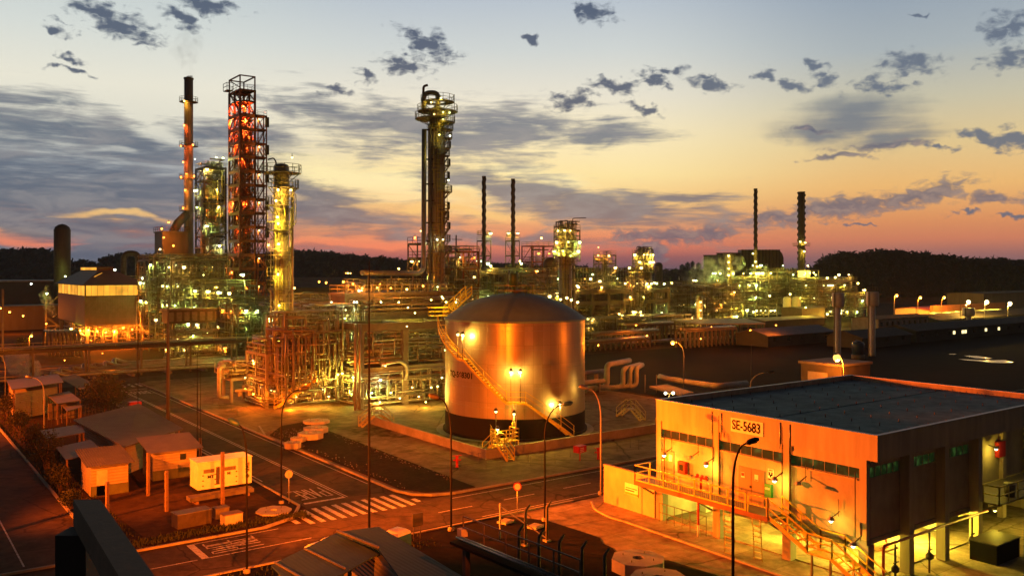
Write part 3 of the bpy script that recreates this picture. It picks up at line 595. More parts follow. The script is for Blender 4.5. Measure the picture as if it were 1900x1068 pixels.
# fire gear, red
def hydrant(x, y, label):
    t = thing('fire_hydrant', label, 'fire hydrant', (x, y, .1), 'red hydrants in the yard'); s = MB(); s.lathe(x, y, [(.16, .1), (.12, .2), (.12, .9), (.17, .95), (.15, 1.1), (.03, 1.2)], 10); s.build('barrel', 'red', t)
    for q in (-1, 1): s = MB(); s.tube((x, y, .75), (x+.35*q, y-.1*q, .75), .07, 8); s.build('outlet', 'red', t)
    s = MB(); s.beam((x-.45, y+.1, 1.15), (x+.45, y-.1, 1.15), .06); s.build('handwheel', 'red', t)
p = G(848, 868); hydrant(p[0], p[1], 'red hydrant in the yard left of the yellow tank platform'); p = G(1110, 853); hydrant(p[0], p[1], 'red hydrant beside the red hose box in front of the tank')
p = G(1076, 856); t = thing('hose_box', 'red hose box on a post in front of the storage tank', 'hose box', (p[0], p[1], .1)); s = MB(); s.tube((p[0], p[1], .1), (p[0], p[1], .95), .06, 8); s.build('post', 'red', t)
s = MB(); s.box(p[0], p[1], .9, 1.1, .7, .62, .2); s.build('cabinet', 'red', t); s = MB(); 
for i in range(3): s.box(p[0]-.05, p[1]-.365, 1.0+i*.15, .55, .02, .05, .2)
s.build('stripe', 'white', t)
# short instrument posts around the yard
ps = MB()
for i, (x, y) in enumerate(((888, 862), (902, 872), (930, 877), (985, 866), (1005, 868), (1058, 850), (1145, 838), (1170, 832), (1185, 835), (405, 760), (430, 762), (440, 772), (395, 752), (980, 858), (1030, 862))):
    p = G(x, y); t = thing('cable_marker', 'thin metal marker post standing in the yard concrete', 'marker post', (p[0], p[1], .09), 'thin marker posts in the yard')
    s = MB(); s.tube((p[0], p[1], .09), (p[0], p[1], 1.1), .025, 5); s.build('post', 'steel', t); s = MB(); s.beam((p[0]-.3, p[1], 1.05), (p[0]+.3, p[1], 1.05), .03); s.build('crossbar', 'steel', t)
# ================= STREET LIGHTING POLES =================
def street_lamp(x, y, h, adx, ady, label, lit=None, pw=0, r=.075, headmat='blue', m='black', arm=1.0, bulb=.22):
    t = thing('street_lamp', label, 'street lamp', (x, y, 0)); pts = [(x, y, 0), (x, y, h*.72)]; rs = [r, r*.8]
    for i in range(1, 8): q = i/7; pts.append((x+adx*q**2*1.0, y+ady*q**2, h*.72+h*.28*(1-(1-q)**1.6))); rs.append(r*(.8-.35*q))
    s = MB(); s.path(pts, rs, 8); s.build('pole', m, t); s = MB(); s.lathe(x, y, [(.22, 0), (.22, .25), (r, .3)], 8); s.build('footing', 'conc', t)
    e = Vector(pts[-1]); d = Vector((adx, ady, .25)).normalized(); s = MB(); s.path([e, e+d*.15, e+d*.55, e+d*.75], [.06, .16, .17, .07], 8); s.build('lamp_head', headmat, t)
    if lit:
        s = MB(); s.ball(e.x+d.x*.4, e.y+d.y*.4, e.z-.08, bulb, 10, 6); s.build('bulb', LM[lit], t); light((e.x+d.x*.4-S*.3, e.y+d.y*.4-C*.3, e.z-.2-bulb), pw, lit, .15, t)
    return t
def SLp(px, d, hd_px, hd_py, label, **k):
    x, y = XY(px, d); h = ZZ(hd_py, d); dr = (hd_px-px)/F*d
    return street_lamp(x, y, h, C*dr, -S*dr, label, **k)
SLp(458, 51.6, 444, 788, 'tall unlit curved street lamp with blue head at the near kerb of the left junction')
SLp(522, 66.8, 556, 722, 'unlit curved street lamp at the rounded kerb beside the octagonal slab', headmat='darksteel')
SLp(837, 59.9, 815, 738, 'unlit curved street lamp at the near kerb below the planting bed', headmat='darksteel')
SLp(1011, 62.2, 1044, 750, 'unlit curved street lamp in front of the storage tank, head tilted right', headmat='blue')
SLp(1115, 69.6, 1091, 720, 'pale orange-lit curved street lamp between the tank and the substation', headmat='galv', m='offwhite')
SLp(1360, 47.5, 1384, 822, 'near black curved street lamp standing in front of the substation doors', headmat='darksteel', r=.09)
SLp(1392, 104, 1425, 690, 'distant curved lamp leaning over behind the substation roof', headmat='darksteel', m='offwhite')
SLp(82, 96, 60, 700, 'curved street lamp between the left sheds', headmat='galv', m='offwhite')
SLp(1269, 125, 1253, 634, 'glowing orange street lamp in front of the low pipe racks', lit='sodium', pw=3000, m='galv', bulb=.3)
SLp(54, 160, 56, 622, 'orange glowing street lamp beside the left pipe rack', lit='sodium', pw=1500, m='galv')
SLp(10, 112, -6, 656, 'curved grey street lamp at the far left edge', headmat='galv', m='galv')
def mast(px, d, top, label, r=.05, m='black', base=0):
    x, y = XY(px, d); t = thing('lightning_mast', label, 'mast', (x, y, base)); z = ZZ(top, d); s = MB(); s.path([(x, y, base), (x, y, z*.6), (x, y, z)], [r, r*.8, r*.3], 6); s.build('shaft', m, t)
    s = MB(); s.lathe(x, y, [(r*3, base), (r*3, base+.3), (r, base+.35)], 6); s.build('footing', 'conc', t); return t
mast(685, 56, 484, 'tall thin black lightning mast beside the blue-grey shed roof', .085)
mast(312, 95, 560, 'thick grey concrete mast behind the big left shed roof', .23, 'concd')
mast(366, 80, 655, 'thin dark mast left of the generator container', .05); mast(372, 79, 690, 'second thin dark mast next to the generator container', .04)
mast(256, 100, 540, 'thin black wire mast in front of the lit left building', .05); mast(1394, 120, 636, 'thin mast on the dark lot behind the substation', .06, 'steel'); mast(1700, 260, 540, 'thin mast before the dark wooded hill', .09, 'steel'); mast(1782, 250, 540, 'thin mast beside the small water tower', .09, 'steel')
# traffic sign discs
p = G(960, 955); t = thing('traffic_sign', 'round speed sign on a thin post beside the cross road', 'sign', (p[0], p[1], 0)); s = MB(); s.tube((p[0], p[1], 0), (p[0], p[1], 2.2), .035, 6); s.build('post', 'galv', t)
s = MB(); q0 = Vector((p[0], p[1], 2.1)); s.path([q0-Vector((S, C, 0))*.05, q0-Vector((S, C, 0))*.075], .3, 20); s.build('disc', 'red', t); s = MB(); s.path([q0-Vector((S, C, 0))*.076, q0-Vector((S, C, 0))*.085], .23, 20); s.build('face', 'white', t)
for (px, py, tp) in ((537, 868, .0),):
    p = G(536, 935); t = thing('traffic_sign', 'thin sign post seen from behind beside the street lamp at the junction', 'sign', (p[0], p[1], 0)); s = MB(); s.tube((p[0], p[1], 0), (p[0], p[1], 2.4), .035, 6); s.build('post', 'galv', t)
    s = MB(); q0 = Vector((p[0], p[1], 2.3)); s.path([q0-Vector((0, 1, 0))*.02, q0+Vector((0, 1, 0))*.02], .32, 8); s.build('disc', 'offwhite', t)
p = G(774, 1006); t = thing('notice_board', 'dark square sign board seen from behind at the near kerb', 'sign', (p[0], p[1], 0))
for q in (-.25, .25): s = MB(); s.tube((p[0]+q, p[1], 0), (p[0]+q, p[1], 1.9), .035, 6); s.build('leg', 'darksteel', t)
s = MB(); s.box(p[0], p[1]-.06, 1.1, .8, .04, .85); s.build('board', 'darksteel', t)
# ================= SUBSTATION SE-5683 =================
BX, BY0, BY1, BX1 = 45.4, 27.7, 44.0, 69.6
M['bwall'] = mat('substation_render', (0.46, 0.38, 0.28), 0.8, 0, 0.3, 0.8, 0.15, stretch=(1.6, 1.6, .18)); M['bpan'] = mat('substation_block_panel', (0.42, 0.35, 0.26), 0.85, 0, 0.26, 0.9, 0.15, stretch=(1, 1, .6))
M['greenwin'] = emat('dim_green_lit_window', (.25, .6, .12), .035, (.02, .03, .02)); M['greenwin'].node_tree.nodes['Principled BSDF'].inputs['Roughness'].default_value = .15
_n, _l = M['greenwin'].node_tree.nodes, M['greenwin'].node_tree.links; _t = _n.new('ShaderNodeTexCoord'); _z = _n.new('ShaderNodeTexNoise'); _z.inputs['Scale'].default_value = 1.6; _l.new(_t.outputs['Object'], _z.inputs['Vector']); _m = _n.new('ShaderNodeMapRange'); _m.inputs['From Min'].default_value = .5; _m.inputs['From Max'].default_value = .72; _m.inputs['To Min'].default_value = .02; _m.inputs['To Max'].default_value = .13; _l.new(_z.outputs['Fac'], _m.inputs['Value']); _l.new(_m.outputs[0], _n['Principled BSDF'].inputs['Emission Strength'])
M['roofs'] = gmat('roof_membrane', (0.17, 0.27, 0.275), (0.25, 0.37, 0.38), 0.15, 0.75, .2, fine=.7)
sb = thing('substation_building', 'large orange-lit elevated substation building marked SE-5683 with flat teal roof', 'building', (BX, BY0, 0))
def part(name, m, f, parent=sb):
    s = MB(); f(s); return s.build(name, m, parent)
YC = [27.95, 33.1, 38.6, 43.8]; XC = [45.6, 49.3, 53.4, 57.6, 61.6, 65.6, 69.4]
part('roof', 'roofs', lambda s: s.bb(BX+.2, BX1-.2, BY0-.45, BY1-.2, 8.1, 8.3))
par = part('parapet', 'bwall', lambda s: (s.bb(BX-.02, BX+.2, BY0-.65, BY1+.02, 7.2, 8.66), s.bb(BX+.2, BX1, BY0-.65, BY0-.45, 7.2, 8.66), s.bb(BX+.2, BX1, BY1-.2, BY1, 7.2, 8.66), s.bb(BX1-.2, BX1, BY0-.45, BY1-.2, 7.2, 8.66)))
part('flashing', 'galv', lambda s: (s.bb(BX-.05, BX+.23, BY0-.68, BY1+.05, 8.662, 8.69), s.bb(BX+.23, BX1+.03, BY0-.68, BY0-.42, 8.662, 8.69), s.bb(BX+.23, BX1+.03, BY1-.23, BY1+.05, 8.662, 8.69), s.bb(BX1-.23, BX1+.03, BY0-.42, BY1-.23, 8.662, 8.69)), par)
part('underside', 'bwall', lambda s: s.bb(BX+.2, 57.6, BY0-.45, BY0+.1, 7.2, 7.25))
stud = part('roof_stud', 'darksteel', lambda s: s.tube((46, 28, 8.3), (46, 28, 8.5), .03, 5))
for i in range(11):
    for j in range(9):
        if (i or j) and (i, j) != (10, 8): shift(stud, sb, i*2.2, j*1.9)
for y in (38.9, 38.1, 33.5, 32.8): part('conduit', 'galv', lambda s: s.tube((BX-.04, y, 6.9), (BX-.04, y, 8.5), .03, 6))
for y in (43.2, 38.25, 32.75, 28.4): part('downpipe', 'darksteel', lambda s: s.tube((BX-.05, y, 2.7), (BX-.05, y, 6.4 if y != 38.25 else 5.6), .035, 6))
part('roof_seam', 'roofs', lambda s: s.bb(46, 69.2, 35.6, 35.7, 8.3, 8.33))
# front wall panels between piers, window band 6.05..6.6
for i in range(3):
    y0, y1 = YC[i]+.22, YC[i+1]-.22
    w = part('wall', 'bpan', lambda s: s.bb(BX+.12, BX+.3, y0, y1, 2.65, 6.02)); part('lintel', 'bwall', lambda s: s.bb(BX+.06, BX+.3, y0, y1, 6.64, 7.2))
    wd = part('window', 'greenwin', lambda s: s.bb(BX+.2, BX+.22, y0, y1, 6.02, 6.64))
    part('frame', 'conc', lambda s: ([s.bb(BX+.18, BX+.2, y0+(y1-y0)*j/6-.018, y0+(y1-y0)*j/6+.018, 6.05, 6.61) for j in range(7)], s.bb(BX+.18, BX+.2, y0, y1, 6.02, 6.05), s.bb(BX+.18, BX+.2, y0, y1, 6.61, 6.64)), wd)
    part('sill', 'bwall', lambda s: s.bb(BX+.02, BX+.12, y0, y1, 5.94, 6.02))
for y in YC: part('pier', 'bwall', lambda s: s.bb(BX, BX+.35, y-.22, y+.22, 2.65, 7.2))
part('joint', 'darksteel', lambda s: [s.bb(BX-.03, BX-.0, y-.02+d, y+.02+d, 2.8, 8.3) for y in YC[1:3] for d in (-.26, .26)])
# right-hand face
for i in range(3):
    x0, x1 = XC[i]+.2, XC[i+1]-.3
    part('wall', 'bpan', lambda s: s.bb(x0+(.15 if i == 0 else 0), x1, BY0+.12, BY0+.3, 2.65, 6.1)); part('lintel', 'bwall', lambda s: s.bb(x0+(.15 if i == 0 else 0), x1, BY0+.1, BY0+.3, 6.7, 7.2))
    wd = part('window', 'greenwin', lambda s: s.bb(x0, x1, BY0+.2, BY0+.22, 6.1, 6.7)); part('frame', 'offwhite', lambda s: [s.bb(x0+(x1-x0)*j/5-.02, x0+(x1-x0)*j/5+.02, BY0+.14, BY0+.2, 6.1, 6.7) for j in range(6)], wd)
for x in XC[1:4]: part('pier', 'bwall', lambda s: s.bb(x-.3, x+.22, BY0-.5, BY0+.1, 0.1, 7.2))
for x in XC[4:]: part('pier', 'bwall', lambda s: s.bb(x-.3, x+.22, BY0+1.6, BY0+2.0, 0.1, 7.2))
part('wall', 'bpan', lambda s: s.bb(XC[3]+.22, BX1-.3, BY0+1.85, BY0+2.1, 2.65, 7.2)); part('wall', 'bpan', lambda s: s.bb(XC[3]+.0, XC[3]+.2, BY0+.12, BY0+1.85, 2.65, 7.2))
part('wall', 'bpan', lambda s: s.bb(BX+.36, BX1-.3, BY1-.3, BY1-.12, 2.65, 7.2)); part('wall', 'bpan', lambda s: s.bb(BX1-.29, BX1-.1, BY0+1.85, BY1-.1, 0.1, 7.2))
part('soffit', 'bwall', lambda s: s.bb(XC[3]+.3, BX1, BY0-.44, BY0+1.85, 7.22, 7.3))
part('floor_slab', 'conc', lambda s: (s.bb(BX+.05, XC[3]+.2, BY0+.05, BY1, 2.35, 2.64), s.bb(XC[3]+.2, BX1-.1, BY0+2.1, BY1, 2.35, 2.64)))
# open lower storey
part('floor', 'sandy', lambda s: s.bb(BX+.5, BX1-.4, BY0+.4, BY1-.2, .14, .2))
for x in [45.75, 51.5, 57.5, 63.5]:
    for y in YC[:1]+YC[1:]:
        if x == 45.75 or y > 28: part('column', 'conc', lambda s: s.bb(x-.3, x+.3, y-.3, y+.3, .14, 2.35))
part('rear_wall', 'offwhite', lambda s: s.bb(58.5, 58.7, BY0+2.2, BY1, .2, 2.35)); part('rear_wall', 'offwhite', lambda s: s.bb(BX+.4, 58.5, BY1-.25, BY1-.05, .2, 2.35))
part('ceiling_beam', 'conc', lambda s: [s.bb(BX+.3, 58, y-.15, y+.15, 2.1, 2.35) for y in YC[1:3]])
for (x, y, pw) in ((48.5, 30.3, 1300), (48.5, 35.8, 1000), (48.8, 41.2, 500), (54.5, 30.3, 3600), (54.5, 36, 1400), (54.5, 41.5, 400)):
    t = thing('ceiling_lamp', 'yellow lamp under the ceiling of the open storey of the substation', 'lamp', (x, y, 2.2), 'lamps under the substation'); s = MB(); s.box(x, y, 2.15, .9, .15, .1); s.build('housing', 'white', t); s = MB(); s.box(x, y, 2.1, .8, .1, .045); s.build('tube', LM['yellow'], t); light((x, y, 1.95), pw, 'yellow', .2, t)
# cable trays, switch cabinets, cone beneath
t = thing('cable_tray', 'rows of cable trays under the substation floor by the stair', 'cable tray', (47, 30, 2))
for i in range(3):
    s = MB(); s.bb(46.2, 46.7, 28.4, 39, 1.75+i*.16, 1.79+i*.16); s.build('tray', 'steel', t)
s = MB(); [s.beam((46.45, 28.6+i*1.3, 1.7), (46.45, 28.6+i*1.3, 2.35), .05) for i in range(8)]; s.build('hanger', 'steel', t)
t = thing('switch_cabinet', 'pale switch cabinet under the far left end of the substation', 'cabinet', (50, 42.9, .2)); s = MB(); s.box(50, 43.2, .2, 1.2, .6, 1.8); s.build('body', 'white', t); s = MB(); s.box(50, 42.88, .5, .5, .03, .4); s.build('door', 'offwhite', t)
t = thing('traffic_cone', 'small red cone on a pallet under the substation', 'cone', (52.2, 30.5, .2)); s = MB(); s.lathe(52.2, 30.5, [(.3, .2), (.3, .25), (.16, .28), (.04, .95)], 12); s.build('cone', 'red', t); s = MB(); s.lathe(52.2, 30.5, [(.125, .5), (.1, .62)], 12, cap=False); s.build('band', 'white', t)
s = MB(); s.box(52.2, 30.6, .2, 1.4, 1.0, .1); [s.box(52.2, 30.2+i*.26, .3, 1.4, .12, .02) for i in range(4)]; tag(s.build('pallet', 'wood'), 'low wooden pallet under the substation beside the red cone', 'pallet')
# lettered sign
sg = thing('name_sign', 'pale rectangular sign reading SE-5683 high on the orange wall', 'sign', (BX-.05, 36, 7.5))
y0 = onX(1357, 790, BX)[1]; y1 = onX(1417, 790, BX)[1]; s = MB(); s.bb(BX-.06, BX-.025, y1, y0, 7.42, 8.32); s.build('panel', mat('sign_panel', (.85, .8, .62), .6, 0, .08, 2), sg)
s = MB(); W_ = (y0-y1); u = W_*.9/7/5.4
def letters(s, txt, oy, oz, u, v, x, th, w, plane='x', sign=-1):
    for i, ch in enumerate(txt):
        for (a, b, c, d) in GL5[ch]:
            p = Vector((x, oy+sign*(i*5.4+a)*u, oz+b*v)); q = Vector((x, oy+sign*(i*5.4+c)*u, oz+d*v)); e = (q-p)*.08
            s.beam(p-e, q+e, w, th) if abs(q.z-p.z) < abs(q.y-p.y) else s.beam(p-e, q+e, th, w) if False else s.bb(x-th/2, x+th/2, min(p.y, q.y)-w/2, max(p.y, q.y)+w/2, min(p.z, q.z)-w/2, max(p.z, q.z)+w/2)
y0s = y0
# balcony
DX = 43.8
bal = thing('balcony', 'long yellow-railed steel balcony along the orange substation wall', 'balcony', (DX, 33.4, 2.9))
s = MB(); s.bb(DX, BX-.02, 33.2, 44.6, 2.92, 3.0); s.build('deck', 'steel', bal); s = MB(); s.bb(DX-.06, DX, 33.2, 44.6, 2.72, 3.02); s.bb(DX, BX-.1, 44.6, 44.66, 2.72, 3.02); s.build('edge_beam', mat('rusty_edge', (.2, .08, .04), .7, .1, .3, 2), bal)
s = MB()
rail_pts(s, [(BX-.1, 44.55, 3), (DX, 44.55, 3), (DX, 34.9, 3)], r=.035, step=1.3); s.beam((DX, 44.55, 3.05), (DX, 34.9, 3.05), .03, .12); rail_pts(s, [(DX, 34.7, 3), (DX, 33.3, 3)], r=.035, step=1.4); s.build('railing', 'yellow', bal)
s = MB(); [s.beam((DX+.02, 34.9+i*.16, 3.08), (DX+.02, 34.9+i*.16, 3.55), .012) for i in range(60)]; s.build('mesh_infill', 'rail', bal)
for y in (44.3, 38.9, 33.6): s = MB(); s.beam((DX+.1, y, 2.75), (BX-.02, y, 1.9), .1, .12); s.build('bracket', 'steel', bal)
stw = thing('stairway', 'yellow steel stairway with mid landing leading down from the substation balcony', 'stairway', (44, 26.8, .1))
stair(stw, (44.5, 30.5, 1.6), (44.5, 33.2, 2.98), 1.3, rm='yellow', r=.035); stair(stw, (44.5, 26.2, .12), (44.5, 28.9, 1.56), 1.3, rm='yellow', r=.035)
s = MB(); s.box(44.5, 29.7, 1.52, 1.4, 1.6, .08); s.build('landing', 'yellow', stw); s = MB(); rail_pts(s, [(43.85, 28.9, 1.6), (43.85, 30.5, 1.6)], r=.035, mids=2); rail_pts(s, [(45.15, 28.9, 1.6), (45.15, 30.5, 1.6)], r=.035); s.build('railing', 'yellow', stw)
for y in (29.1, 30.3): s = MB(); s.box(44.0, y, .14, .1, .1, 1.38); s.build('leg', 'steel', stw)
# doors, boxes and signs on the front wall
def onwall(px0, px1, py0, py1, th=.05, X=BX+.12):
    a = onX(px0, py0, X); b = onX(px1, py1, X); a2 = onX(px0, py1, X)
    return X-th, X-.0, b[1], a[1], (b[2]+a2[2])/2, (a[2]+onX(px1, py0, X)[2])/2
M['door'] = mat('brown_door_paint', (.24, .16, .1), .6, 0, .15, 1)
dd = part('double_door', 'door', lambda s: s.bb(BX+.06, BX+.119, onX(1417, 900, BX)[1], onX(1369, 900, BX)[1], 3.0, 5.25)); part('handle', 'darksteel', lambda s: s.bb(BX+.0, BX+.059, onX(1392, 900, BX)[1], onX(1390, 900, BX)[1], 4.0, 4.15), dd)
part('door_gap', 'darksteel', lambda s: s.bb(BX+.05, BX+.059, onX(1393, 900, BX)[1], onX(1392.4, 900, BX)[1], 3.02, 5.22), dd)
part('door', 'door', lambda s: s.bb(BX+.06, BX+.119, onX(1249, 850, BX)[1], onX(1227, 850, BX)[1], 3.0, 5.2))
def plate(name, label, cat, px0, px1, py0, py1, m, th=.03, X=BX+.12, extra=None):
    q = onwall(px0, px1, py0, py1, th, X); t = thing(name, label, cat, (q[0], q[2], q[4])); s = MB(); s.bb(*q); s.build('plate', m, t)
    if extra:
        for (nm, mm, fy0, fy1, fz0, fz1) in extra:
            s = MB(); dy = q[3]-q[2]; dz = q[5]-q[4]; s.bb(q[0]-.008, q[0], q[3]-fy1*dy, q[3]-fy0*dy, q[4]+fz0*dz, q[4]+fz1*dz); s.build(nm, mm, t)
    return t
plate('hose_cabinet', 'red fire hose cabinet on the orange wall left of the double door', 'hose cabinet', 1263, 1276, 855, 877, 'red', .32, extra=[('pane', 'glassd', .2, .8, .25, .8)])
plate('safety_sign', 'white safety sign with black goggled head pictogram on the substation wall', 'sign', 1425, 1436, 869, 890, 'white', extra=[('pictogram', 'black', .2, .8, .82, .9), ('pictogram', 'black', .15, .4, .4, .7), ('pictogram', 'black', .6, .85, .4, .7), ('pictogram', 'black', .38, .62, .25, .5), ('caption_bar', 'darksteel', .05, .95, .0, .14)])
plate('emergency_cabinet', 'green emergency cabinet on the wall under the pictogram sign', 'cabinet', 1422, 1434, 897, 921, 'green', .2, extra=[('label_stripe', 'white', .1, .8, .6, .66), ('label_stripe', 'white', .1, .8, .7, .74)])
plate('door_notice', 'small red and white notice on the left leaf of the double door', 'sign', 1375, 1382, 875, 885, 'white', .012, BX+.055, extra=[('red_panel', 'red', .1, .9, .3, .9)]); plate('door_notice', 'small white notice on the right leaf of the double door', 'sign', 1400, 1407, 880, 891, 'white', .012, BX+.055, extra=[('caption_bar', 'black', .1, .9, .05, .18)])
plate('door_notice', 'small red notice at the left single door of the substation', 'sign', 1228, 1233, 845, 854, 'white', .012, BX+.055, extra=[('red_panel', 'red', .1, .9, .3, .9)]); plate('door_notice', 'bright white notice on the left single door of the substation', 'sign', 1241, 1247, 843, 855, 'white', .012, BX+.055)
plate('door_plate', 'green plate between the notices on the left single door', 'sign', 1234, 1240, 843, 854, 'green', .012, BX+.055)
t = thing('hose_reel', 'red valve manifold on the wall behind the balcony railing', 'valve', (BX, onX(1305, 890, BX)[1], 3.1)); p = onX(1305, 893, BX)
s = MB(); s.tube((BX-.25, p[1]+.5, 3.95), (BX-.25, p[1]-.6, 3.95), .07, 8); s.tube((BX-.25, p[1], 3.0), (BX-.25, p[1], 3.95), .08, 8); s.build('pipe', 'red', t); s = MB(); [s.ball(BX-.25, p[1]+q, 4.05, .13, 8, 5) for q in (-.45, -.1, .3)]; s.build('valve_wheel', 'red', t)
t = thing('red_post', 'red and white striped riser pipe under the balcony', 'pipe', (44.6, 39.6, .14)); s = MB(); s.tube((44.7, 39.5, .9), (44.7, 39.5, 2.7), .07, 8); s.build('upper_pipe', 'red', t); s = MB(); s.tube((44.7, 39.5, .14), (44.7, 39.5, .9), .072, 8); s.build('lower_pipe', 'white', t)
# wall lamps (lit and unlit) of the front wall
def wall_lamp(px, py, label, lit, pw, X=BX, hang=0):
    p = onX(px, py, X); t = thing('wall_lamp', label, 'lamp', p, 'lamps on the substation wall'); d = .75
    s = MB(); s.beam((X, p[1]-.05, p[2]+.3), (X-d, p[1], p[2]), .05); s.tube((X-.03, p[1], p[2]), (X-.03, p[1], p[2]+1.0), .02, 5); s.build('arm', 'darksteel', t)
    s = MB(); s.lathe(X-d, p[1], [(.2, p[2]-.1), (.22, p[2]-.06), (.1, p[2]+.1)], 10); s.build('shade', 'offwhite', t)
    if lit:
        s = MB(); s.ball(X-d, p[1], p[2]-.12, .13, 8, 5); s.build('bulb', LM['white'], t); light((X-d, p[1], p[2]-.36), pw, 'yellow', .07, t)
wall_lamp(1246, 838, 'lit wall lamp above the left single door of the substation', 1, 110); wall_lamp(1296, 845, 'unlit wall lamp between the hose cabinet and the second pier', 0, 0); wall_lamp(1324, 856, 'lit wall lamp left of the double door pier', 1, 110); wall_lamp(1451, 884, 'lit wall lamp right of the pictogram sign', 1, 110); wall_lamp(1495, 892, 'unlit wall lamp at the top of the right-hand wall panel', 0, 0); wall_lamp(1556, 957, 'lit hanging wall lamp low on the right-hand wall panel', 1, 70); wall_lamp(1597, 1003, 'lit lamp at the lower corner of the substation over the stairway', 1, 60)
# right face: red fire main, lamps, far balcony
s = MB(); s.bend([(45.9, 27.0, .1), (45.9, 27.0, 2.45), (58, 27.0, 2.45)], .08, 8); tag(s.build('fire_main', 'red'), 'dark red fire main running under the side wall of the substation', 'pipe')
for (x, pw, lb) in ((59.6, 60, 'first lit lamp over the far side balcony of the substation'), (61.0, 60, 'second lit lamp over the far side balcony'), (63.6, 60, 'third lit lamp over the far side balcony')):
    t = thing('wall_lamp', lb, 'lamp', (x, BY0+1.3, 5.4), 'lamps over the side balcony'); s = MB(); s.beam((x, BY0+1.85, 5.6), (x, BY0+1.3, 5.5), .05); s.build('arm', 'darksteel', t); s = MB(); s.lathe(x, BY0+1.3, [(.2, 5.42), (.08, 5.6)], 10); s.build('shade', 'offwhite', t); s = MB(); s.ball(x, BY0+1.3, 5.4, .11, 8, 5); s.build('bulb', LM['white'], t); light((x, BY0+1.2, 5.15), pw, 'yellow', .08, t)
for (x, y, pw) in ((59.5, 27.2, 200), (64, 26.5, 300)):
    p = (x, y, 2.2); t = thing('wall_lamp', 'lamp beside the lower columns of the substation side', 'lamp', p, 'lamps low on the substation side'); s = MB(); s.lathe(x, y, [(.16, 2.2), (.07, 2.36)], 8); s.build('shade', 'darksteel', t); s = MB(); s.ball(x, y, 2.17, .09, 8, 5); s.build('bulb', LM['yellow'], t); light((x, y-.1, 1.95), pw, 'yellow', .08, t)
b2 = thing('balcony', 'dim railed balcony on the far right side of the substation', 'balcony', (58, 26, 3)); s = MB(); s.bb(57.9, 72, 26.2, 29.4, 2.9, 3.0); s.build('deck', 'steel', b2); s = MB(); rail_pts(s, [(57.9, 27.2, 3), (57.9, 26.2, 3), (72, 26.2, 3)], r=.035, step=1.3); s.build('railing', 'rail', b2)
for x in (58.3, 62.5, 66.8): s = MB(); s.beam((x, 26.3, 2.85), (x, 29, 1.6), .1); s.build('bracket', 'steel', b2)
t = thing('waste_bin', 'round bin on the far side balcony of the substation', 'bin', (60.7, 26.8, 3)); s = MB(); s.lathe(60.7, 26.8, [(.3, 3), (.36, 3.8)], 12); s.build('body', 'steel', t); s = MB(); s.lathe(60.7, 26.8, [(.38, 3.8), (.36, 3.88), (.1, 3.92)], 12); s.build('lid', 'offwhite', t)
plate2 = thing('hose_cabinet', 'red hose cabinet high on the far side wall of the substation', 'hose cabinet', (65, 29.3, 5)); s = MB(); s.bb(64.6, 65.6, 29.25, 29.54, 4.6, 5.7); s.build('body', 'red', plate2)
t = thing('transformer_box', 'dark covered crate standing by the columns under the side balcony', 'crate', (57, 25.6, .1)); s = MB(); s.box(56.2, 25.7, .1, 3.0, 1.6, 1.2); s.build('body', 'black', t); s = MB(); s.box(56.2, 25.7, 1.3, 3.1, 1.7, .06); s.build('cover', 'darksteel', t)
for (x, lb) in ((46.6, 'dark valve riser at the near corner column of the substation side'), (50.3, 'dark valve riser at the second side column'), (55.4, 'dark valve riser at the third side column')):
    t = thing('valve_riser', lb, 'valve', (x, 26.6, .1)); s = MB(); s.tube((x, 26.7, .1), (x, 26.7, 2.5), .06, 8); s.build('pipe', 'darksteel', t); s = MB(); s.lathe(x, 26.7, [(.1, .9), (.22, 1.0), (.22, 1.2), (.08, 1.35)], 10); s.beam((x-.25, 26.65, 1.5), (x+.25, 26.65, 1.5), .05); s.build('valve', 'darksteel', t)
# freestanding wall with sign
fw = thing('screen_wall', 'plain orange-lit screen wall beside the substation corner', 'wall', (45.5, 44.5, 0)); s = MB(); s.bb(45.45, 45.65, 44.25, 49.6, .14, 3.0); s.build('wall', 'bpan', fw); s = MB(); s.bb(45.42, 45.68, 44.25, 49.63, 3.002, 3.06); s.build('coping', 'conc', fw)
t = plate('site_sign', 'white board with two red and green stripes on the screen wall', 'sign', 1160, 1184.5, 897, 918, 'white', .04, 45.45, extra=[('stripe', 'red', .08, .9, .56, .62), ('text_line', 'red', .05, .72, .34, .44), ('stripe', 'green', .02, 1.0, .02, .2)])
fn = thing('gate_fence', 'thin black wire fence and gate between screen wall and first column', 'fence', (45, 40, .1)); s = MB(); rail_pts(s, [(45.15, 43.5, .14), (45.15, 39.2, .14)], h=1.3, r=.02, step=.7); s.build('panel', 'darksteel', fn)
def ladder(x, y, label, h=1.9, m='rail'):
    t = thing('step_ladder', label, 'ladder', (x, y, .14))
    for q in (-.3, .3): s = MB(); s.beam((x, y+q, h+.14), (x-1.0, y+q-.9, .14), .05); s.build('stile', m, t); s = MB(); s.beam((x, y+q, h+.14), (x+.5, y+q+.3, .14), .04); s.build('stay', m, t)
    s = MB(); [s.box(x-(1-(i+.5)/7)*1.0, y-(1-(i+.5)/7)*.9, .14+h*(i+.5)/7, .2, .55, .03) for i in range(7)]; s.build('rung', m, t)
    s = MB(); rail_pts(s, [(x-.05, y-.3, h), (x-.05, y+.3, h)], h=.9, r=.02, step=.6); s.build('guard', m, t)
ladder(44.2, 36.6, 'left wheeled access ladder on the pavement below the balcony'); ladder(44.9, 34.9, 'right wheeled access ladder under the balcony')
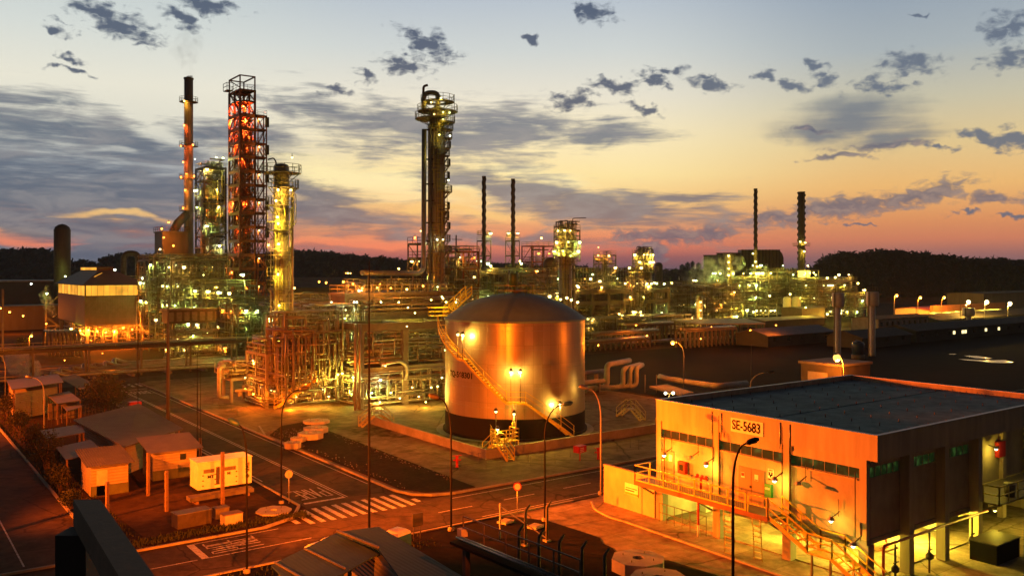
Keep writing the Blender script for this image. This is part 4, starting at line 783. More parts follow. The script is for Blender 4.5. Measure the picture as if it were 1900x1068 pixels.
# block behind the roof
bh = thing('service_block', 'small flat-roofed service block with white door behind the substation roof', 'building', (*XY(1545, 96), 0)); x, y = XY(1550, 96)
s = MB(); s.box(x, y, 0, 5.4, 5, 7.6); s.build('wall', 'concd', bh); s = MB(); s.box(x, y, 7.602, 5.8, 5.4, .25); s.build('roof', 'conc', bh); s = MB(); s.box(x-2.72, y+.4, 4.6, .06, 2.4, 2.2); s.build('door', 'offwhite', bh)
SLp(1566, 90, 1559, 662, 'brilliant orange street lamp glowing above the substation roof', lit='sodium', pw=4000, m='galv', bulb=.4)
# octagonal concrete slabs
M['slab'] = mat('precast_concrete', (.4, .37, .33), .85, 0, .25, 1.2, .3)
def octo(x, y, r, h, z, label, ang=.3, hole=.22, grp='octagonal concrete foundations'):
    t = thing('octagonal_foundation', label, 'foundation', (x, y, z), grp); s = MB(); n_ = 8; o = [(x+r*cos(ang+i*pi/4), y+r*sin(ang+i*pi/4)) for i in range(n_)]; i_ = [(x+r*hole*cos(ang+i*pi/4), y+r*hole*sin(ang+i*pi/4)) for i in range(n_)]
    for a in range(n_):
        b = (a+1) % n_; s.quad((*o[a], z+h), (*o[b], z+h), (*i_[b], z+h), (*i_[a], z+h)); s.quad((*o[a], z), (*o[b], z), (*o[b], z+h), (*o[a], z+h)); s.quad((*i_[a], z+h), (*i_[b], z+h), (*i_[b], z+h-.25), (*i_[a], z+h-.25))
    s._add([(*p, z+h-.25) for p in i_], [tuple(range(n_))]); s.build('block', 'slab', t)
    s = MB(); [s.tube((x+r*.6*cos(k*1.57+.4), y+r*.6*sin(k*1.57+.4), z+h), (x+r*.6*cos(k*1.57+.4), y+r*.6*sin(k*1.57+.4), z+h+.12), .03, 5) for k in range(4)]; s.build('lifting_eye', 'steel', t)
p = G(1184, 1036, .7); octo(p[0], p[1], 1.62, .72, .06, 'large octagonal concrete foundation with a round hole lying in front of the substation'); p = G(1222, 1072, .7); octo(p[0], p[1], 1.62, .72, .06, 'large octagonal concrete foundation cut off by the bottom edge of the photo', .1)
for i, (px, py, r, h, lb) in enumerate(((587, 781, 1.55, .3, 'rearmost and flattest of the octagonal foundations in the planting bed'), (586, 794, 1.35, .55, 'pale octagonal foundation second from the rear in the planting bed'), (576, 804, 1.35, .6, 'third octagonal foundation from the rear in the planting bed'), (553, 813, .8, .4, 'small octagonal foundation behind the front one in the planting bed'), (543, 822, .85, .55, 'small octagonal foundation nearest the kerb in the planting bed'))):
    p = G(px, py, h); octo(p[0], p[1], r, h, .12, lb, .2)
p = G(508, 948, .1); octo(p[0], p[1], 1.3, .12, .085, 'flat octagonal slab set in the ground at the rounded kerb', .5)
# low manhole covers
for (px, py, lb) in ((938, 970, 'pale square manhole cover nearest the road in the shaded ground'), (993, 979, 'pale square manhole cover in the shaded ground left of the forecourt')):
    p = G(px, py); t = thing('manhole_cover', lb, 'manhole', (p[0], p[1], .06)); s = MB(); s.box(p[0], p[1], .05, 1.0, .8, .14, .3); s.build('frame', 'slab', t); s = MB(); s.box(p[0], p[1], .19, .7, .55, .03, .3); s.build('lid', 'conc', t)
# ================= PROCESS PLANT =================
RN = random.Random(11)
def scl(z): return z
def tangle(mats, box, n, rmin=.06, rmax=.22, rng=RN, seg=(3, 6), name='pipework', label=None, group=None, parent=None, nsides=6, risers=.4):
    """many small pipes running square to each other inside a box; nobody could count them: one object"""
    x0, x1, y0, y1, z0, z1 = box; mb = MB(); ends = [(x0, x1), (y0, y1), (z0, z1)]
    for i in range(n):
        mb.cur = rng.randrange(len(mats)) if isinstance(mats, list) else 0
        r = rng.uniform(rmin, rmax)**1.0; r = rmin+(rmax-rmin)*rng.random()**2
        p = [rng.uniform(*e) for e in ends]; pts = [tuple(p)]; ax = 2 if rng.random() < risers else rng.choice((0, 1))
        for k in range(rng.randint(*seg)):
            lo, hi = ends[ax]; cur = p[ax]; span = hi-lo; q = rng.uniform(lo, hi)
            if abs(q-cur) < span*.12: q = hi if cur-lo < hi-cur else lo
            if ax == 2 and abs(q-cur) > 7: q = cur+math.copysign(rng.uniform(2, 7), q-cur)
            p[ax] = q; pts.append(tuple(p)); ax = rng.choice([a for a in (0, 1, 2) if a != ax])
        mb.path(pts, r, nsides)
        if rng.random() < .45:   # valve or flange on the run
            a, b = Vector(pts[0]), Vector(pts[1]); m = a.lerp(b, rng.uniform(.2, .8)); d = (b-a).normalized(); mb.path([m-d*r*1.2, m-d*r*.4, m+d*r*.4, m+d*r*1.2], [r*2.0, r*1.3, r*1.3, r*2.0], 6)
            mb.tube(m, m+Vector((0, 0, r*5)), .03, 4); mb.lathe(m.x, m.y, [(r*1.8, m.z+r*5), (r*1.8, m.z+r*5+.04)], 8)
    o = mb.build(name, mats, parent)
    if parent is None: tag(o, label, 'pipework', group, 'stuff')
    else: tag(o, kind='stuff')
    return o
PM = ['pipe', 'pipe2', 'steel', 'pipe']
PMG = ['pipe', 'pipe2', 'rail', 'pipe']
def frame(label, cx, cy, nx, ny, bx, by, levels, steel='steel', brace=.35, post=.28, railm='rail', rng=RN, deckp=.75, name='steel_structure', grp=None, z0=0.0, rr=.045, cat='structure'):
    x0 = cx-nx*bx/2; y0 = cy-ny*by/2; x1 = x0+nx*bx; y1 = y0+ny*by; top = levels[-1]
    t = thing(name, label, cat, (cx, cy, z0), grp or 'steel structures of the plant')
    s = MB(); s.box(x0, y0, z0, post, post, top-z0); pc = s.build('post', steel, t)
    for i in range(nx+1):
        for j in range(ny+1):
            if (i or j) and (i in (0, nx) or j in (0, ny)): shift(pc, t, i*bx, j*by)
    for li, z in enumerate(levels):
        s = MB()
        for j in range(ny+1): s.beam((x0, y0+j*by, z-.16), (x1, y0+j*by, z-.16), post*.7, .32)
        for i in range(nx+1): s.beam((x0+i*bx, y0, z-.162), (x0+i*bx, y1, z-.162), post*.7, .31)
        fb = s.build('floor_frame', steel, t)
        d = MB(); any_ = False; hr = MB()
        for i in range(nx):
            for j in range(ny):
                if rng.random() < deckp: d.bb(x0+i*bx+.05, x0+(i+1)*bx-.05, y0+j*by+.05, y0+(j+1)*by-.05, z+.003, z+.05); any_ = True
        if any_:
            dk = d.build('deck', steel, t); rail_rect(hr, x0-.05, x1+.05, y0-.05, y1+.05, z, r=rr*.6, step=2.2); hr.build('handrail', railm, dk)
    zs = [z0]+list(levels); b = MB()
    for k in range(len(zs)-1):
        for (f, cnt, stp) in (('x', nx, bx), ('y', ny, by)):
            for i in range(cnt):
                for side in (0, 1):
                    if rng.random() > brace: continue
                    a, c = zs[k], zs[k+1]-.2
                    if f == 'x': p0 = (x0+i*stp, y0 if not side else y1, a); p1 = (x0+(i+1)*stp, p0[1], c)
                    else: p0 = (x0 if not side else x1, y0+i*stp, a); p1 = (p0[0], y0+(i+1)*stp, c)
                    if rng.random() < .5: p0, p1 = (p0[0], p0[1], c), (p1[0], p1[1], a)
                    b.beam(p0, p1, post*.5)
    b.build('bracing', steel, t)
    return t, (x0, x1, y0, y1, z0, top)
LCNT = {}
CW = {'green': 'greenish white', 'amber': 'amber', 'red': 'red-orange', 'sodium': 'orange', 'warm': 'warm white', 'white': 'white', 'yellow': 'yellow'}
def lamps(box, n, col, pw, where, rng=RN, size=.26, levels=None, lit=1.0, front=True):
    x0, x1, y0, y1, z0, z1 = box; pw = pw*.5
    for i in range(n):
        z = (rng.choice(levels)+2.3) if levels else rng.uniform(z0+1.5, z1+1.5)
        z = min(z, z1+2.2)
        c = col if isinstance(col, str) else rng.choice(col)
        if rng.random() < .5: x, y = x0-.35, rng.uniform(y0, y1)
        else: x, y = rng.uniform(x0, x1), y0-.35
        if not front: x = rng.uniform(x0, x1); y = rng.uniform(y0, y1)
        lamp(x, y, z, c, pw*rng.choice((.5, 1, 1.5)) if rng.random() < lit else 0, f'{CW[c]} lamp {where}', f'lamps {where}', round(size*rng.choice((.55, .8, 1, 1.35)), 3))
def column(label, px, d, r, z0, z1, plats=(), skin='vessel', side=None, dome=True, ladder=True, name='distillation_column', cat='column', taper=None, xy=None, railm='rail', nside=20, grp=None):
    x, y = xy or XY(px, d); t = thing(name, label, cat, (x, y, z0), grp); prof = [(r*1.02, z0), (r, z0+.3)]
    if taper:
        for (zz, rr_) in taper: prof += [(rr_, zz)]
    prof += [((taper[-1][1] if taper else r), z1-r*.5)] if dome else [((taper[-1][1] if taper else r), z1)]
    if dome: q = taper[-1][1] if taper else r; prof += [(q*.86, z1-q*.22), (q*.5, z1-.06), (.05, z1)]
    s = MB(); s.lathe(x, y, prof, nside); s.build('shell', skin, t)
    s = MB(); zz = z0+2
    while zz < z1-1: s.lathe(x, y, [(r+.04, zz), (r+.04, zz+.12)], nside); zz += 3.4
    s.build('stiffening_ring', 'steel', t)
    for pl in plats:
        z, ro, a0, a1 = pl[:4]; a0, a1 = radians(a0), radians(a1); s = MB(); s.arc(x, y, r+.02, ro, z, z+.08, a0, a1, 18); p = s.build('platform', 'steel', t)
        s = MB(); k = 14; pts = [(x+ro*cos(a0+(a1-a0)*i/k), y+ro*sin(a0+(a1-a0)*i/k), z+.08) for i in range(k+1)]
        if abs(a1-a0) < 6.2: pts = [(x+r*cos(a0), y+r*sin(a0), z+.08)]+pts+[(x+r*cos(a1), y+r*sin(a1), z+.08)]
        rail_pts(s, pts, r=.03, step=1.3); s.build('railing', railm, p)
        s = MB(); [s.beam((x+r*cos(a), y+r*sin(a), z-1.1), (x+ro*.93*cos(a), y+ro*.93*sin(a), z), .09) for a in [a0+(a1-a0)*i/5 for i in range(6)]]; s.build('bracket', 'steel', p)
    if ladder:
        a = -A0-.2-1.2; lx, ly = x+(r+.35)*cos(a), y+(r+.35)*sin(a); s = MB()
        for q in (-.22, .22): s.tube((lx+q*sin(a), ly-q*cos(a), z0), (lx+q*sin(a), ly-q*cos(a), z1-.5), .03, 4)
        zz = z0+2.5
        while zz < z1-1: s.arc(lx+.3*cos(a), ly+.3*sin(a), .33, .37, zz, zz+.06, 0, 2*pi, 8); zz += 1.1
        s.build('caged_ladder', railm, t)
    if z1-z0 > 14:
        rg_ = random.Random(int(x*7+y)); s = MB()
        for k in range(7):
            a = -A0-1.57+rg_.uniform(-1.4, 1.4); q = r+rg_.uniform(.15, .45); zb = z0+(z1-z0)*rg_.uniform(.45, .98); za = z0+(z1-z0)*rg_.uniform(0, .3); s.path([(x+r*cos(a), y+r*sin(a), zb), (x+q*cos(a), y+q*sin(a), zb), (x+q*cos(a), y+q*sin(a), za), (x+r*cos(a), y+r*sin(a), za)], rg_.uniform(.04, .1), 5)
            s.box(x+(q+.1)*cos(a), y+(q+.1)*sin(a), za+(zb-za)*rg_.random(), .35, .35, .6)
        s.build('small_bore_piping', 'steel', t)
        s = MB(); zz = z0+3
        while zz < z1-4:
            a = -A0-1.0-(.9 if int(zz) % 2 else 0); lx, ly = x+(r+.35)*cos(a), y+(r+.35)*sin(a)
            s.beam((lx, ly, zz), (lx, ly, zz+3.2), .3, .1); s.arc(x, y, r+.02, r+1.0, zz+3.2, zz+3.26, a-.5, a+.5, 5); rail_pts(s, [(x+(r+1)*cos(a+j), y+(r+1)*sin(a+j), zz+3.26) for j in (-.5, 0, .5)], r=.025, step=1); zz += 3.6
        s.build('ladder_and_landings', railm, t)
    for (a, rp, za, zb, mt) in (side or ()):
        a = radians(a); ox, oy = x+(r+rp+.25)*cos(a), y+(r+rp+.25)*sin(a); s = MB(); s.bend([(x+r*.4*cos(a), y+r*.4*sin(a), zb), (ox, oy, zb), (ox, oy, za), (ox+1.5*cos(a), oy+1.5*sin(a), za)], rp, 8); s.build('side_pipe', mt, t)
    return t, (x, y)
def stake(label, px, d, r, z0, z1, strakes=True, plats=(), skin='vesseldark', cap=None, xy=None, r0=None, name='chimney_stack'):
    x, y = xy or XY(px, d); t = thing(name, label, 'chimney', (x, y, z0)); s = MB(); s.lathe(x, y, [(r0 or r*1.05, z0), (r, z0+(z1-z0)*.5), (r, z1)], 20); s.build('shell', skin, t)
    if strakes:
        for k in range(3):
            s = MB(); n_ = 84; h0 = z0+(z1-z0)*.38; pr = None
            for i in range(n_+1):
                a = 2*pi*(i/n_*4.0+k/3); z = h0+(z1-.2-h0)*i/n_; p = Vector((x+r*.95*cos(a), y+r*.95*sin(a), z)); q = Vector((x+r*1.28*cos(a), y+r*1.28*sin(a), z))
                if pr: s.quad(pr[0], p, q, pr[1])
                pr = (p, q)
            s.build('strake', skin, t)
    s = MB(); s.lathe(x, y, [(r*1.12, z1-.35), (r*1.12, z1+.05)], 20, cap=False); s.build('rim', 'steel', t)
    for (z, ro, a0, a1) in plats:
        a0, a1 = radians(a0), radians(a1); s = MB(); s.arc(x, y, r, ro, z, z+.1, a0, a1, 16); p = s.build('platform', 'steel', t); s = MB(); rail_pts(s, [(x+ro*cos(a0+(a1-a0)*i/12), y+ro*sin(a0+(a1-a0)*i/12), z+.1) for i in range(13)], r=.035, step=1.4); s.build('railing', 'rail', p)
    a = -A0-1.3; lx, ly = x+(r+.3)*cos(a), y+(r+.3)*sin(a); s = MB(); s.beam((lx, ly, z0), (lx, ly, z1-1), .25, .08); s.build('ladder', 'steel', t)
    return t, (x, y)
def vessel(label, x, y, z0, z1, r, m='vessel', legs=True, grp='vertical vessels of the plant'):
    t = thing('vertical_vessel', label, 'vessel', (x, y, z0), grp); q = .9 if legs else 0; s = MB(); s.lathe(x, y, [(.05, z0+q), (r*.6, z0+q+r*.12), (r, z0+q+r*.45), (r, z1-r*.45), (r*.6, z1-r*.12), (.05, z1)], 14); s.build('shell', m, t)
    if legs: s = MB(); [s.tube((x+r*.75*cos(a), y+r*.75*sin(a), z0), (x+r*.75*cos(a), y+r*.75*sin(a), z0+q+r*.5), .08, 5) for a in (0.4, 2.0, 3.5, 5.1)]; s.build('leg', 'steel', t)
    s = MB(); s.bend([(x, y, z1-.1), (x, y, z1+.7), (x+r+.5, y, z1+.7), (x+r+.5, y, z0+.5)], .12, 6); s.build('pipe', 'pipe', t); return t
def drum(label, a, b, r, m='pipe', grp='horizontal drums of the plant', saddle=True, name='horizontal_drum'):
    t = thing(name, label, 'drum', (a[0], a[1], a[2]-r), grp); s = MB(); s.drum(a, b, r, 14); s.build('shell', m, t)
    if saddle:
        for q in (.2, .8): p = Vector(a).lerp(Vector(b), q); dd = (Vector(b)-Vector(a)).normalized(); s = MB(); s.box(p.x, p.y, p.z-r-.5, .3+abs(dd.y)*r*1.4, .3+abs(dd.x)*r*1.4, .55+r*.3); s.build('saddle', 'steel', t)
    p = Vector(a).lerp(Vector(b), .5); s = MB(); s.tube((p.x, p.y, p.z+r*.8), (p.x, p.y, p.z+r+.5), r*.25, 8); s.build('nozzle', m, t); return t
def sky_lamp(px, py, d, col, pw, label, size=.26, grp=None): p = P(px, py, d); return lamp(p[0], p[1], p[2], col, pw, label, grp, size)

M['stackgrey'] = mat('grey_stack_shell', (.25, .24, .235), .75, 0, .2, .4, stretch=(1, 1, .2))
# ---- A. tall grey chimney on the left with furnace block and duct
ch, (cx_, cy_) = stake('tall slim grey chimney with lit ring platforms, leftmost tall stack', 350, 215, 1.05, 0, ZZ(145, 215), False, [(ZZ(y, 215), 2.2, 0, 360) for y in (190, 272, 332, 392)], 'stackgrey', r0=1.5)
for (dx, y, c) in ((-8, 187, 'amber'), (-14, 270, 'red'), (8, 268, 'red'), (-14, 328, 'sodium'), (-4, 322, 'sodium'), (10, 326, 'sodium'), (-8, 232, 'red'), (-10, 300, 'red'), (-6, 352, 'sodium'), (-10, 385, 'sodium')): sky_lamp(350+dx, y, 213.4, c, 260, 'red-orange lamp on the tall grey chimney', .26, 'lamps on the tall grey chimney')
fb = thing('furnace_block', 'dark furnace casing with sloping duct at the foot of the tall grey chimney', 'furnace', (*XY(318, 212), 0)); x, y = XY(318, 212)
s = MB(); s.box(x, y, 0, 6, 7, ZZ(432, 212)); s.build('casing', 'vesseldark', fb); s = MB(); s.box(x, y, ZZ(432, 212)+.003, 6.4, 7.4, .3); s.build('roof', 'steel', fb)
s = MB(); s.path([(x, y, ZZ(436, 212)), P(330, 414, 212), P(346, 398, 214)], 1.0, 10); s.build('duct', 'vesseldark', fb); s = MB(); rail_rect(s, x-3.2, x+3.2, y-3.7, y+3.7, ZZ(430, 212), r=.04); s.build('railing', 'redsteel', fb)
for (px, py) in ((313, 412), (300, 424), (304, 440), (322, 455)): sky_lamp(px, py, 205, 'sodium', 500, 'orange lamp on the furnace casing', .25, 'lamps on the furnace casing')
# ---- B. reactor frame
t, bxr = frame('green-lit reactor structure between the grey chimney and the red tower', *XY(391, 205), 1, 1, 5.0, 6.2, [6, 11, 16, 21, 25.5, 30, 34, 38.5, 41.5], 'darksteel', .5, .35, 'rail')
for (px, d, r, za, zb) in ((380, 203, .95, 9, 37), (400, 206, 1.1, 6, 39), (391, 208, .9, 20, 42)):
    x, y = XY(px, d); vessel('tall clad reactor vessel inside the green-lit structure', x, y, za, zb, r, 'vessel', False, 'reactor vessels in the green-lit structure')
tangle(PMG, (bxr[0]-.5, bxr[1]+.5, bxr[2]-.5, bxr[3]+.5, 5, 41), 130, .05, .2, label='green-lit pipe runs climbing through the reactor structure')
tangle(['steel'], (bxr[0], bxr[1], bxr[2], bxr[3], 40, 43.5), 14, .08, .2, label='pipe tops crowning the reactor structure')
lamps(bxr, 20, ['green', 'green', 'white', 'yellow'], 420, 'on the green-lit reactor structure', levels=[11, 16, 21, 25.5, 30, 34, 38.5, 41.5], size=.24)
# ---- C. red lattice tower
lv = [5.5+3.15*i for i in range(17)]
t, bxt = frame('tall red-lit lattice tower of many decks, tallest structure at left', *XY(449, 200), 1, 2, 3.4, 3.6, lv[:17]+[58.4], 'redsteel', .95, .42, 'redsteel', deckp=1.0, cat='tower', name='lattice_tower')
t2, bxe = frame('narrow stair tower joined to the right side of the red-lit tower', XY(484, 199)[0], XY(484, 199)[1], 1, 1, 2.0, 1.8, lv[:16], 'redsteel', .7, .22, 'redsteel', deckp=1.0, cat='tower', name='stair_tower')
for i in range(15): s = MB(); z = lv[i]; s.beam((bxe[0]+.2, bxe[2]+.3, z), (bxe[1]-.2, bxe[2]+.3, z+3.1), .6, .1) if i % 2 else s.beam((bxe[1]-.2, bxe[3]-.3, z), (bxe[0]+.2, bxe[3]-.3, z+3.1), .6, .1); s.build('stair_flight', 'redsteel', t2)
for i in range(0, 16, 2): s = MB(); s.box(bxe[1]+.2, bxe[2]+.2, lv[i]+.6, .7, .7, 2.2); s.build('lift_panel', 'darksteel', t2)
s = MB(); s.bb(bxt[0]-1.4, bxt[0], bxt[3]-2.6, bxt[3], 58.6, 58.75); rail_pts(s, [(bxt[0], bxt[3]-2.6, 58.75), (bxt[0]-1.4, bxt[3]-2.6, 58.75), (bxt[0]-1.4, bxt[3], 58.75)], r=.05, h=1.6); s.build('top_balcony', 'darksteel', t)
s = MB()
for (x, y) in ((bxt[0], bxt[2]), (bxt[1], bxt[2]), (bxt[0], bxt[3]), (bxt[1], bxt[3])): s.beam((x, y, 58.4), (x, y, 61.5), .25)
for q in ((0, 2, 1, 2), (0, 3, 1, 3), (0, 2, 0, 3), (1, 2, 1, 3)): s.beam((bxt[q[0]], bxt[q[1]], 61.4), (bxt[q[2]], bxt[q[3]], 61.4), .25)
s.beam((bxt[0], bxt[2], 58.6), (bxt[0], bxt[3], 61.4), .15); s.build('head_frame', 'redsteel', t)
for (q, r) in ((.35, .55), (.68, .5)): vessel('red-lit vessel standing inside the lattice tower', (bxt[0]+bxt[1])/2, bxt[2]+(bxt[3]-bxt[2])*q, 8, 54-8*q, r, 'redsteel', False, 'vessels inside the red-lit tower')
tangle(['redsteel', 'steel', 'redsteel'], (bxt[0]+.2, bxt[1]-.2, bxt[2]+.2, bxt[3]-.2, 6, 56), 300, .06, .22, label='red-lit pipes and ducts filling the lattice tower')
for i in range(16):
    z = lv[i]+2.2
    s = MB(); [s.beam(u_, v_, .3, .75) for u_, v_ in (((bxt[0]-.1, bxt[2]-.1, lv[i]-.2), (bxt[0]-.1, bxt[3]+.1, lv[i]-.2)), ((bxt[0], bxt[2]-.12, lv[i]-.2), (bxt[1]+2, bxt[2]-.12, lv[i]-.2)))]; s.build('edge_girder', 'redsteel', t)
    for k in range(2):
        x = bxt[0]+.5 if k else (bxt[0]+bxt[1])/2; y = RN.uniform(bxt[2]+.4, bxt[3]-.4); lamp(x, y, z, 'red', 2400, 'red-orange lamp inside the red lattice tower', 'lamps inside the red lattice tower', .16)
    if i % 2 == 0: lamp(bxe[0]+.2, bxe[2]-.2, z, 'amber', 160, 'amber lamp on the stair tower beside the red tower', 'lamps on the stair tower', .18)
# ---- D. mass of process structures in the left middle distance
def block(label, px, d, nx, ny, bx, by, levels, nl, col, pw, npipe, steel='steel', lsz=.26, mats=PM, ves=2, z0=0, rmax=.2, front=True, where=None):
    cx, cy = XY(px, d); t, b = frame(label, cx, cy, nx, ny, bx, by, levels, steel, .3, .26, 'rail', deckp=.6); wh = where or ('on the '+label)
    tangle(mats, (b[0]-.4, b[1]+.4, b[2]-.6, b[3]+.4, max(.4, z0), levels[-1]+1.2), int(npipe*1.5), .04, rmax*.85, label='pipes, valves and ducts packed into the '+label)
    for k in range(ves):
        x = RN.uniform(b[0]+1, b[1]-1); y = RN.uniform(b[2]+.8, b[3]-1); zl = RN.choice([0]+levels[:-1]); r = RN.uniform(.5, .95)
        if RN.random() < .55: vessel('vessel in the '+label, x, y, zl+.1, zl+RN.uniform(3, 6), r, RN.choice(['vessel', 'pipe', 'white']), grp='vessels in the '+label)
        else: drum('drum in the '+label, (x-1.6, y, zl+1.3), (x+1.6, y, zl+1.3), r*.8, RN.choice(['vessel', 'pipe']), grp='drums in the '+label)
    lamps(b, nl, col, pw, wh, levels=[0]+levels, size=lsz); return b
GA = ['green', 'yellow', 'yellow', 'warm', 'green']; AM = ['amber', 'warm', 'sodium']
block('dark process frame left of the grey chimney foot', 302, 196, 2, 2, 4, 4.5, [4.5, 8.5, 12.5, 16.5, 20], 14, GA+['sodium'], 520, 110)
block('green-lit process frame under the reactor structure', 360, 190, 3, 2, 4, 4.5, [4, 8, 12, 16, 20], 18, GA, 520, 150)
block('yellow-green process frame in front of the red tower', 418, 186, 3, 2, 3.6, 4, [4, 7.5, 11, 14.5], 16, GA, 480, 130)
block('low process frame at the foot of the red tower', 468, 176, 3, 2, 3.5, 4, [4, 7.5, 11], 14, ['green', 'yellow', 'sodium'], 480, 120)
block('far left low frame of arched pipes beside the lit left building', 262, 222, 2, 2, 4, 4, [6, 11, 15], 5, GA, 400, 50, 'darksteel')
ff = thing('fin_fan_cooler', 'dark slatted air cooler box above the green-lit pipe rows at left', 'air cooler', (*XY(364, 176), 7)); x, y = XY(364, 176)
s = MB(); s.box(x, y, 7.2, 12, 4.2, 2.6); s.build('plenum', 'darksteel', ff); s = MB(); s.box(x, y, 9.802, 12.6, 4.8, .3); s.build('bundle', 'steel', ff)
for q in (-5, -1.6, 1.6, 5): s = MB(); s.box(x+q, y-1.9, 0, .35, .35, 7.2); s.build('leg', 'steel', ff)
s = MB(); [s.bb(x-5.9+i*1.5, x-4.9+i*1.5, y-2.13, y-2.101, 7.6, 9.4) for i in range(8)]; s.build('louvre', 'steel', ff)
tangle(PM, (x-7, x+7, y-5, y-2.5, .5, 6), 90, .05, .16, label='rows of bright small pipes below the dark air cooler', risers=.8)
for q in range(9): lamp(x-6.5+q*1.6, y-3+RN.uniform(-1.5, .5), RN.uniform(2, 5.5), RN.choice(GA+['amber']), 380, 'lamp among the pipe rows below the dark air cooler', 'lamps below the dark air cooler', .2)
# bent-pipe arch far left
s = MB(); x, y = XY(242, 226); s.bend([(x-1.6, y, 6), (x-1.6, y, ZZ(470, 226)), (x+1.6, y-1.5, ZZ(470, 226)), (x+1.6, y-1.5, 6)], .75, 10, 1.6, 6); tag(s.build('pipe_arch', 'darksteel'), 'dark arched duct rising behind the lit left building', 'duct')
# ---- E. near column with ring platforms, on a deck
NC, (nx_, ny_) = column('yellow-lit column with ring platforms standing on a railed deck, nearest column', 522, 118, 1.05, 3.6, ZZ(303, 118), [(ZZ(322, 118), 2.6, 0, 360), (ZZ(350, 118), 2.3, 200, 400), (ZZ(382, 118), 2.1, 90, 300), (ZZ(428, 118), 1.95, 100, 290), (ZZ(482, 118), 2.0, 100, 290), (ZZ(536, 118), 1.9, 90, 290), (ZZ(640, 118), 2.2, 60, 300)], 'vessel', [(-25, .16, 5, 29, 'pipe'), (-50, .1, 5, 26, 'steel'), (150, .08, 4, 22, 'pipe')], railm='rail')
s = MB(); s.bend([P(497, 296, 118), P(508, 293, 118), P(512, 300, 118), P(514, 312, 118)], .1, 6); s.build('davit', 'steel', NC)
s = MB(); a = P(545, 345, 117.6); b = P(545, 420, 117.6); s.bend([P(534, 350, 117.4), a, b, P(536, 424, 117.4)], .09, 6); c2 = P(549, 360, 117.6); s.bend([P(538, 362, 117.4), c2, P(549, 415, 117.6), P(540, 417, 117.4)], .07, 6); s.build('side_pipe', 'steel', NC)
for (px, py, pw, c) in ((516, 352, 260, 'warm'), (512, 372, 260, 'warm'), (515, 402, 420, 'yellow'), (516, 414, 420, 'yellow'), (517, 452, 420, 'warm'), (516, 508, 420, 'yellow'), (518, 566, 200, 'yellow'), (519, 622, 420, 'yellow'), (526, 649, 700, 'amber'), (528, 663, 300, 'yellow'), (542, 292, 0, 'amber'), (540, 352, 200, 'warm'), (498, 454, 60, 'amber')): sky_lamp(px, py, 115.4, c, pw*2.2, 'bright lamp on the near ring-platform column', .15, 'lamps on the near ring-platform column')
# deck structure
dx0, dy0 = XY(505, 113); 
t, db = frame('two-storey railed deck around the base of the near column', *XY(545, 118), 3, 2, 3.4, 3.6, [3.9, 7.0], 'conc', .1, .34, 'rail', deckp=.8, rr=.06)
t, db2 = frame('dense pipe structure right of the near column', *XY(606, 124), 2, 2, 3.2, 4, [3.6, 7.2, 10.5], 'steel', .25, .26, 'rail', deckp=.5, rr=.05)
a = G(512, 758); sd = thing('stairway', 'lit straight stairway climbing to the deck of the near column', 'stairway', (a[0], a[1], .1)); top_ = P(590, 700, 111.0); stair(sd, (a[0], a[1], .1), (top_[0], top_[1], 4.0), 1.0, rm='yellow', r=.03)
tangle(PM, (db[0]-.5, db[1]+.5, db[2]-.5, db[3]+.5, .4, 3.6), 130, .04, .13, label='pipes and valves crowded under the near column deck', risers=.7)
tangle(PM, (db[0], db[1]+.5, db[2], db[3]+.5, 4.2, 9), 130, .04, .14, label='pipes and valves crowded on the near column deck', risers=.6)
tangle(PM, (db2[0]-.5, db2[1]+.5, db2[2]-.5, db2[3]+.5, .4, 13), 210, .04, .16, label='tall bundles of small pipes right of the near column', risers=.65)
for k in range(7):
    x = RN.uniform(db[0], db[1]); y = RN.uniform(db[2], db[3]); vessel('small bright vessel beneath the near column deck', x, y, .1, RN.uniform(2.2, 3.3), RN.uniform(.3, .55), RN.choice(['pipe', 'vessel']), grp='small vessels beneath the near deck')
for (px, py, d, pw, c) in ((509, 725, 112, 1500, 'sodium'), (503, 723, 113, 200, 'amber'), (482, 718, 113, 250, 'amber'), (627, 694, 112, 500, 'yellow'), (635, 692, 112, 500, 'yellow'), (655, 699, 111, 300, 'green'), (470, 730, 112, 900, 'sodium'), (540, 748, 111, 900, 'sodium'), (560, 700, 113, 350, 'amber'), (590, 700, 114, 400, 'amber'), (598, 722, 113, 350, 'warm'), (570, 665, 116, 300, 'amber'), (600, 655, 117, 300, 'amber'), (592, 608, 122, 300, 'yellow'), (560, 640, 118, 300, 'amber'), (540, 680, 115, 400, 'amber'), (620, 640, 118, 250, 'warm'), (580, 740, 112, 300, 'amber'), (610, 735, 113, 300, 'amber'), (550, 735, 113, 350, 'amber'), (585, 625, 120, 250, 'amber'), (610, 590, 124, 250, 'warm')): sky_lamp(px, py, d, c, pw, 'lamp on the railed deck structure around the near column', .13, 'lamps on the near deck structure')
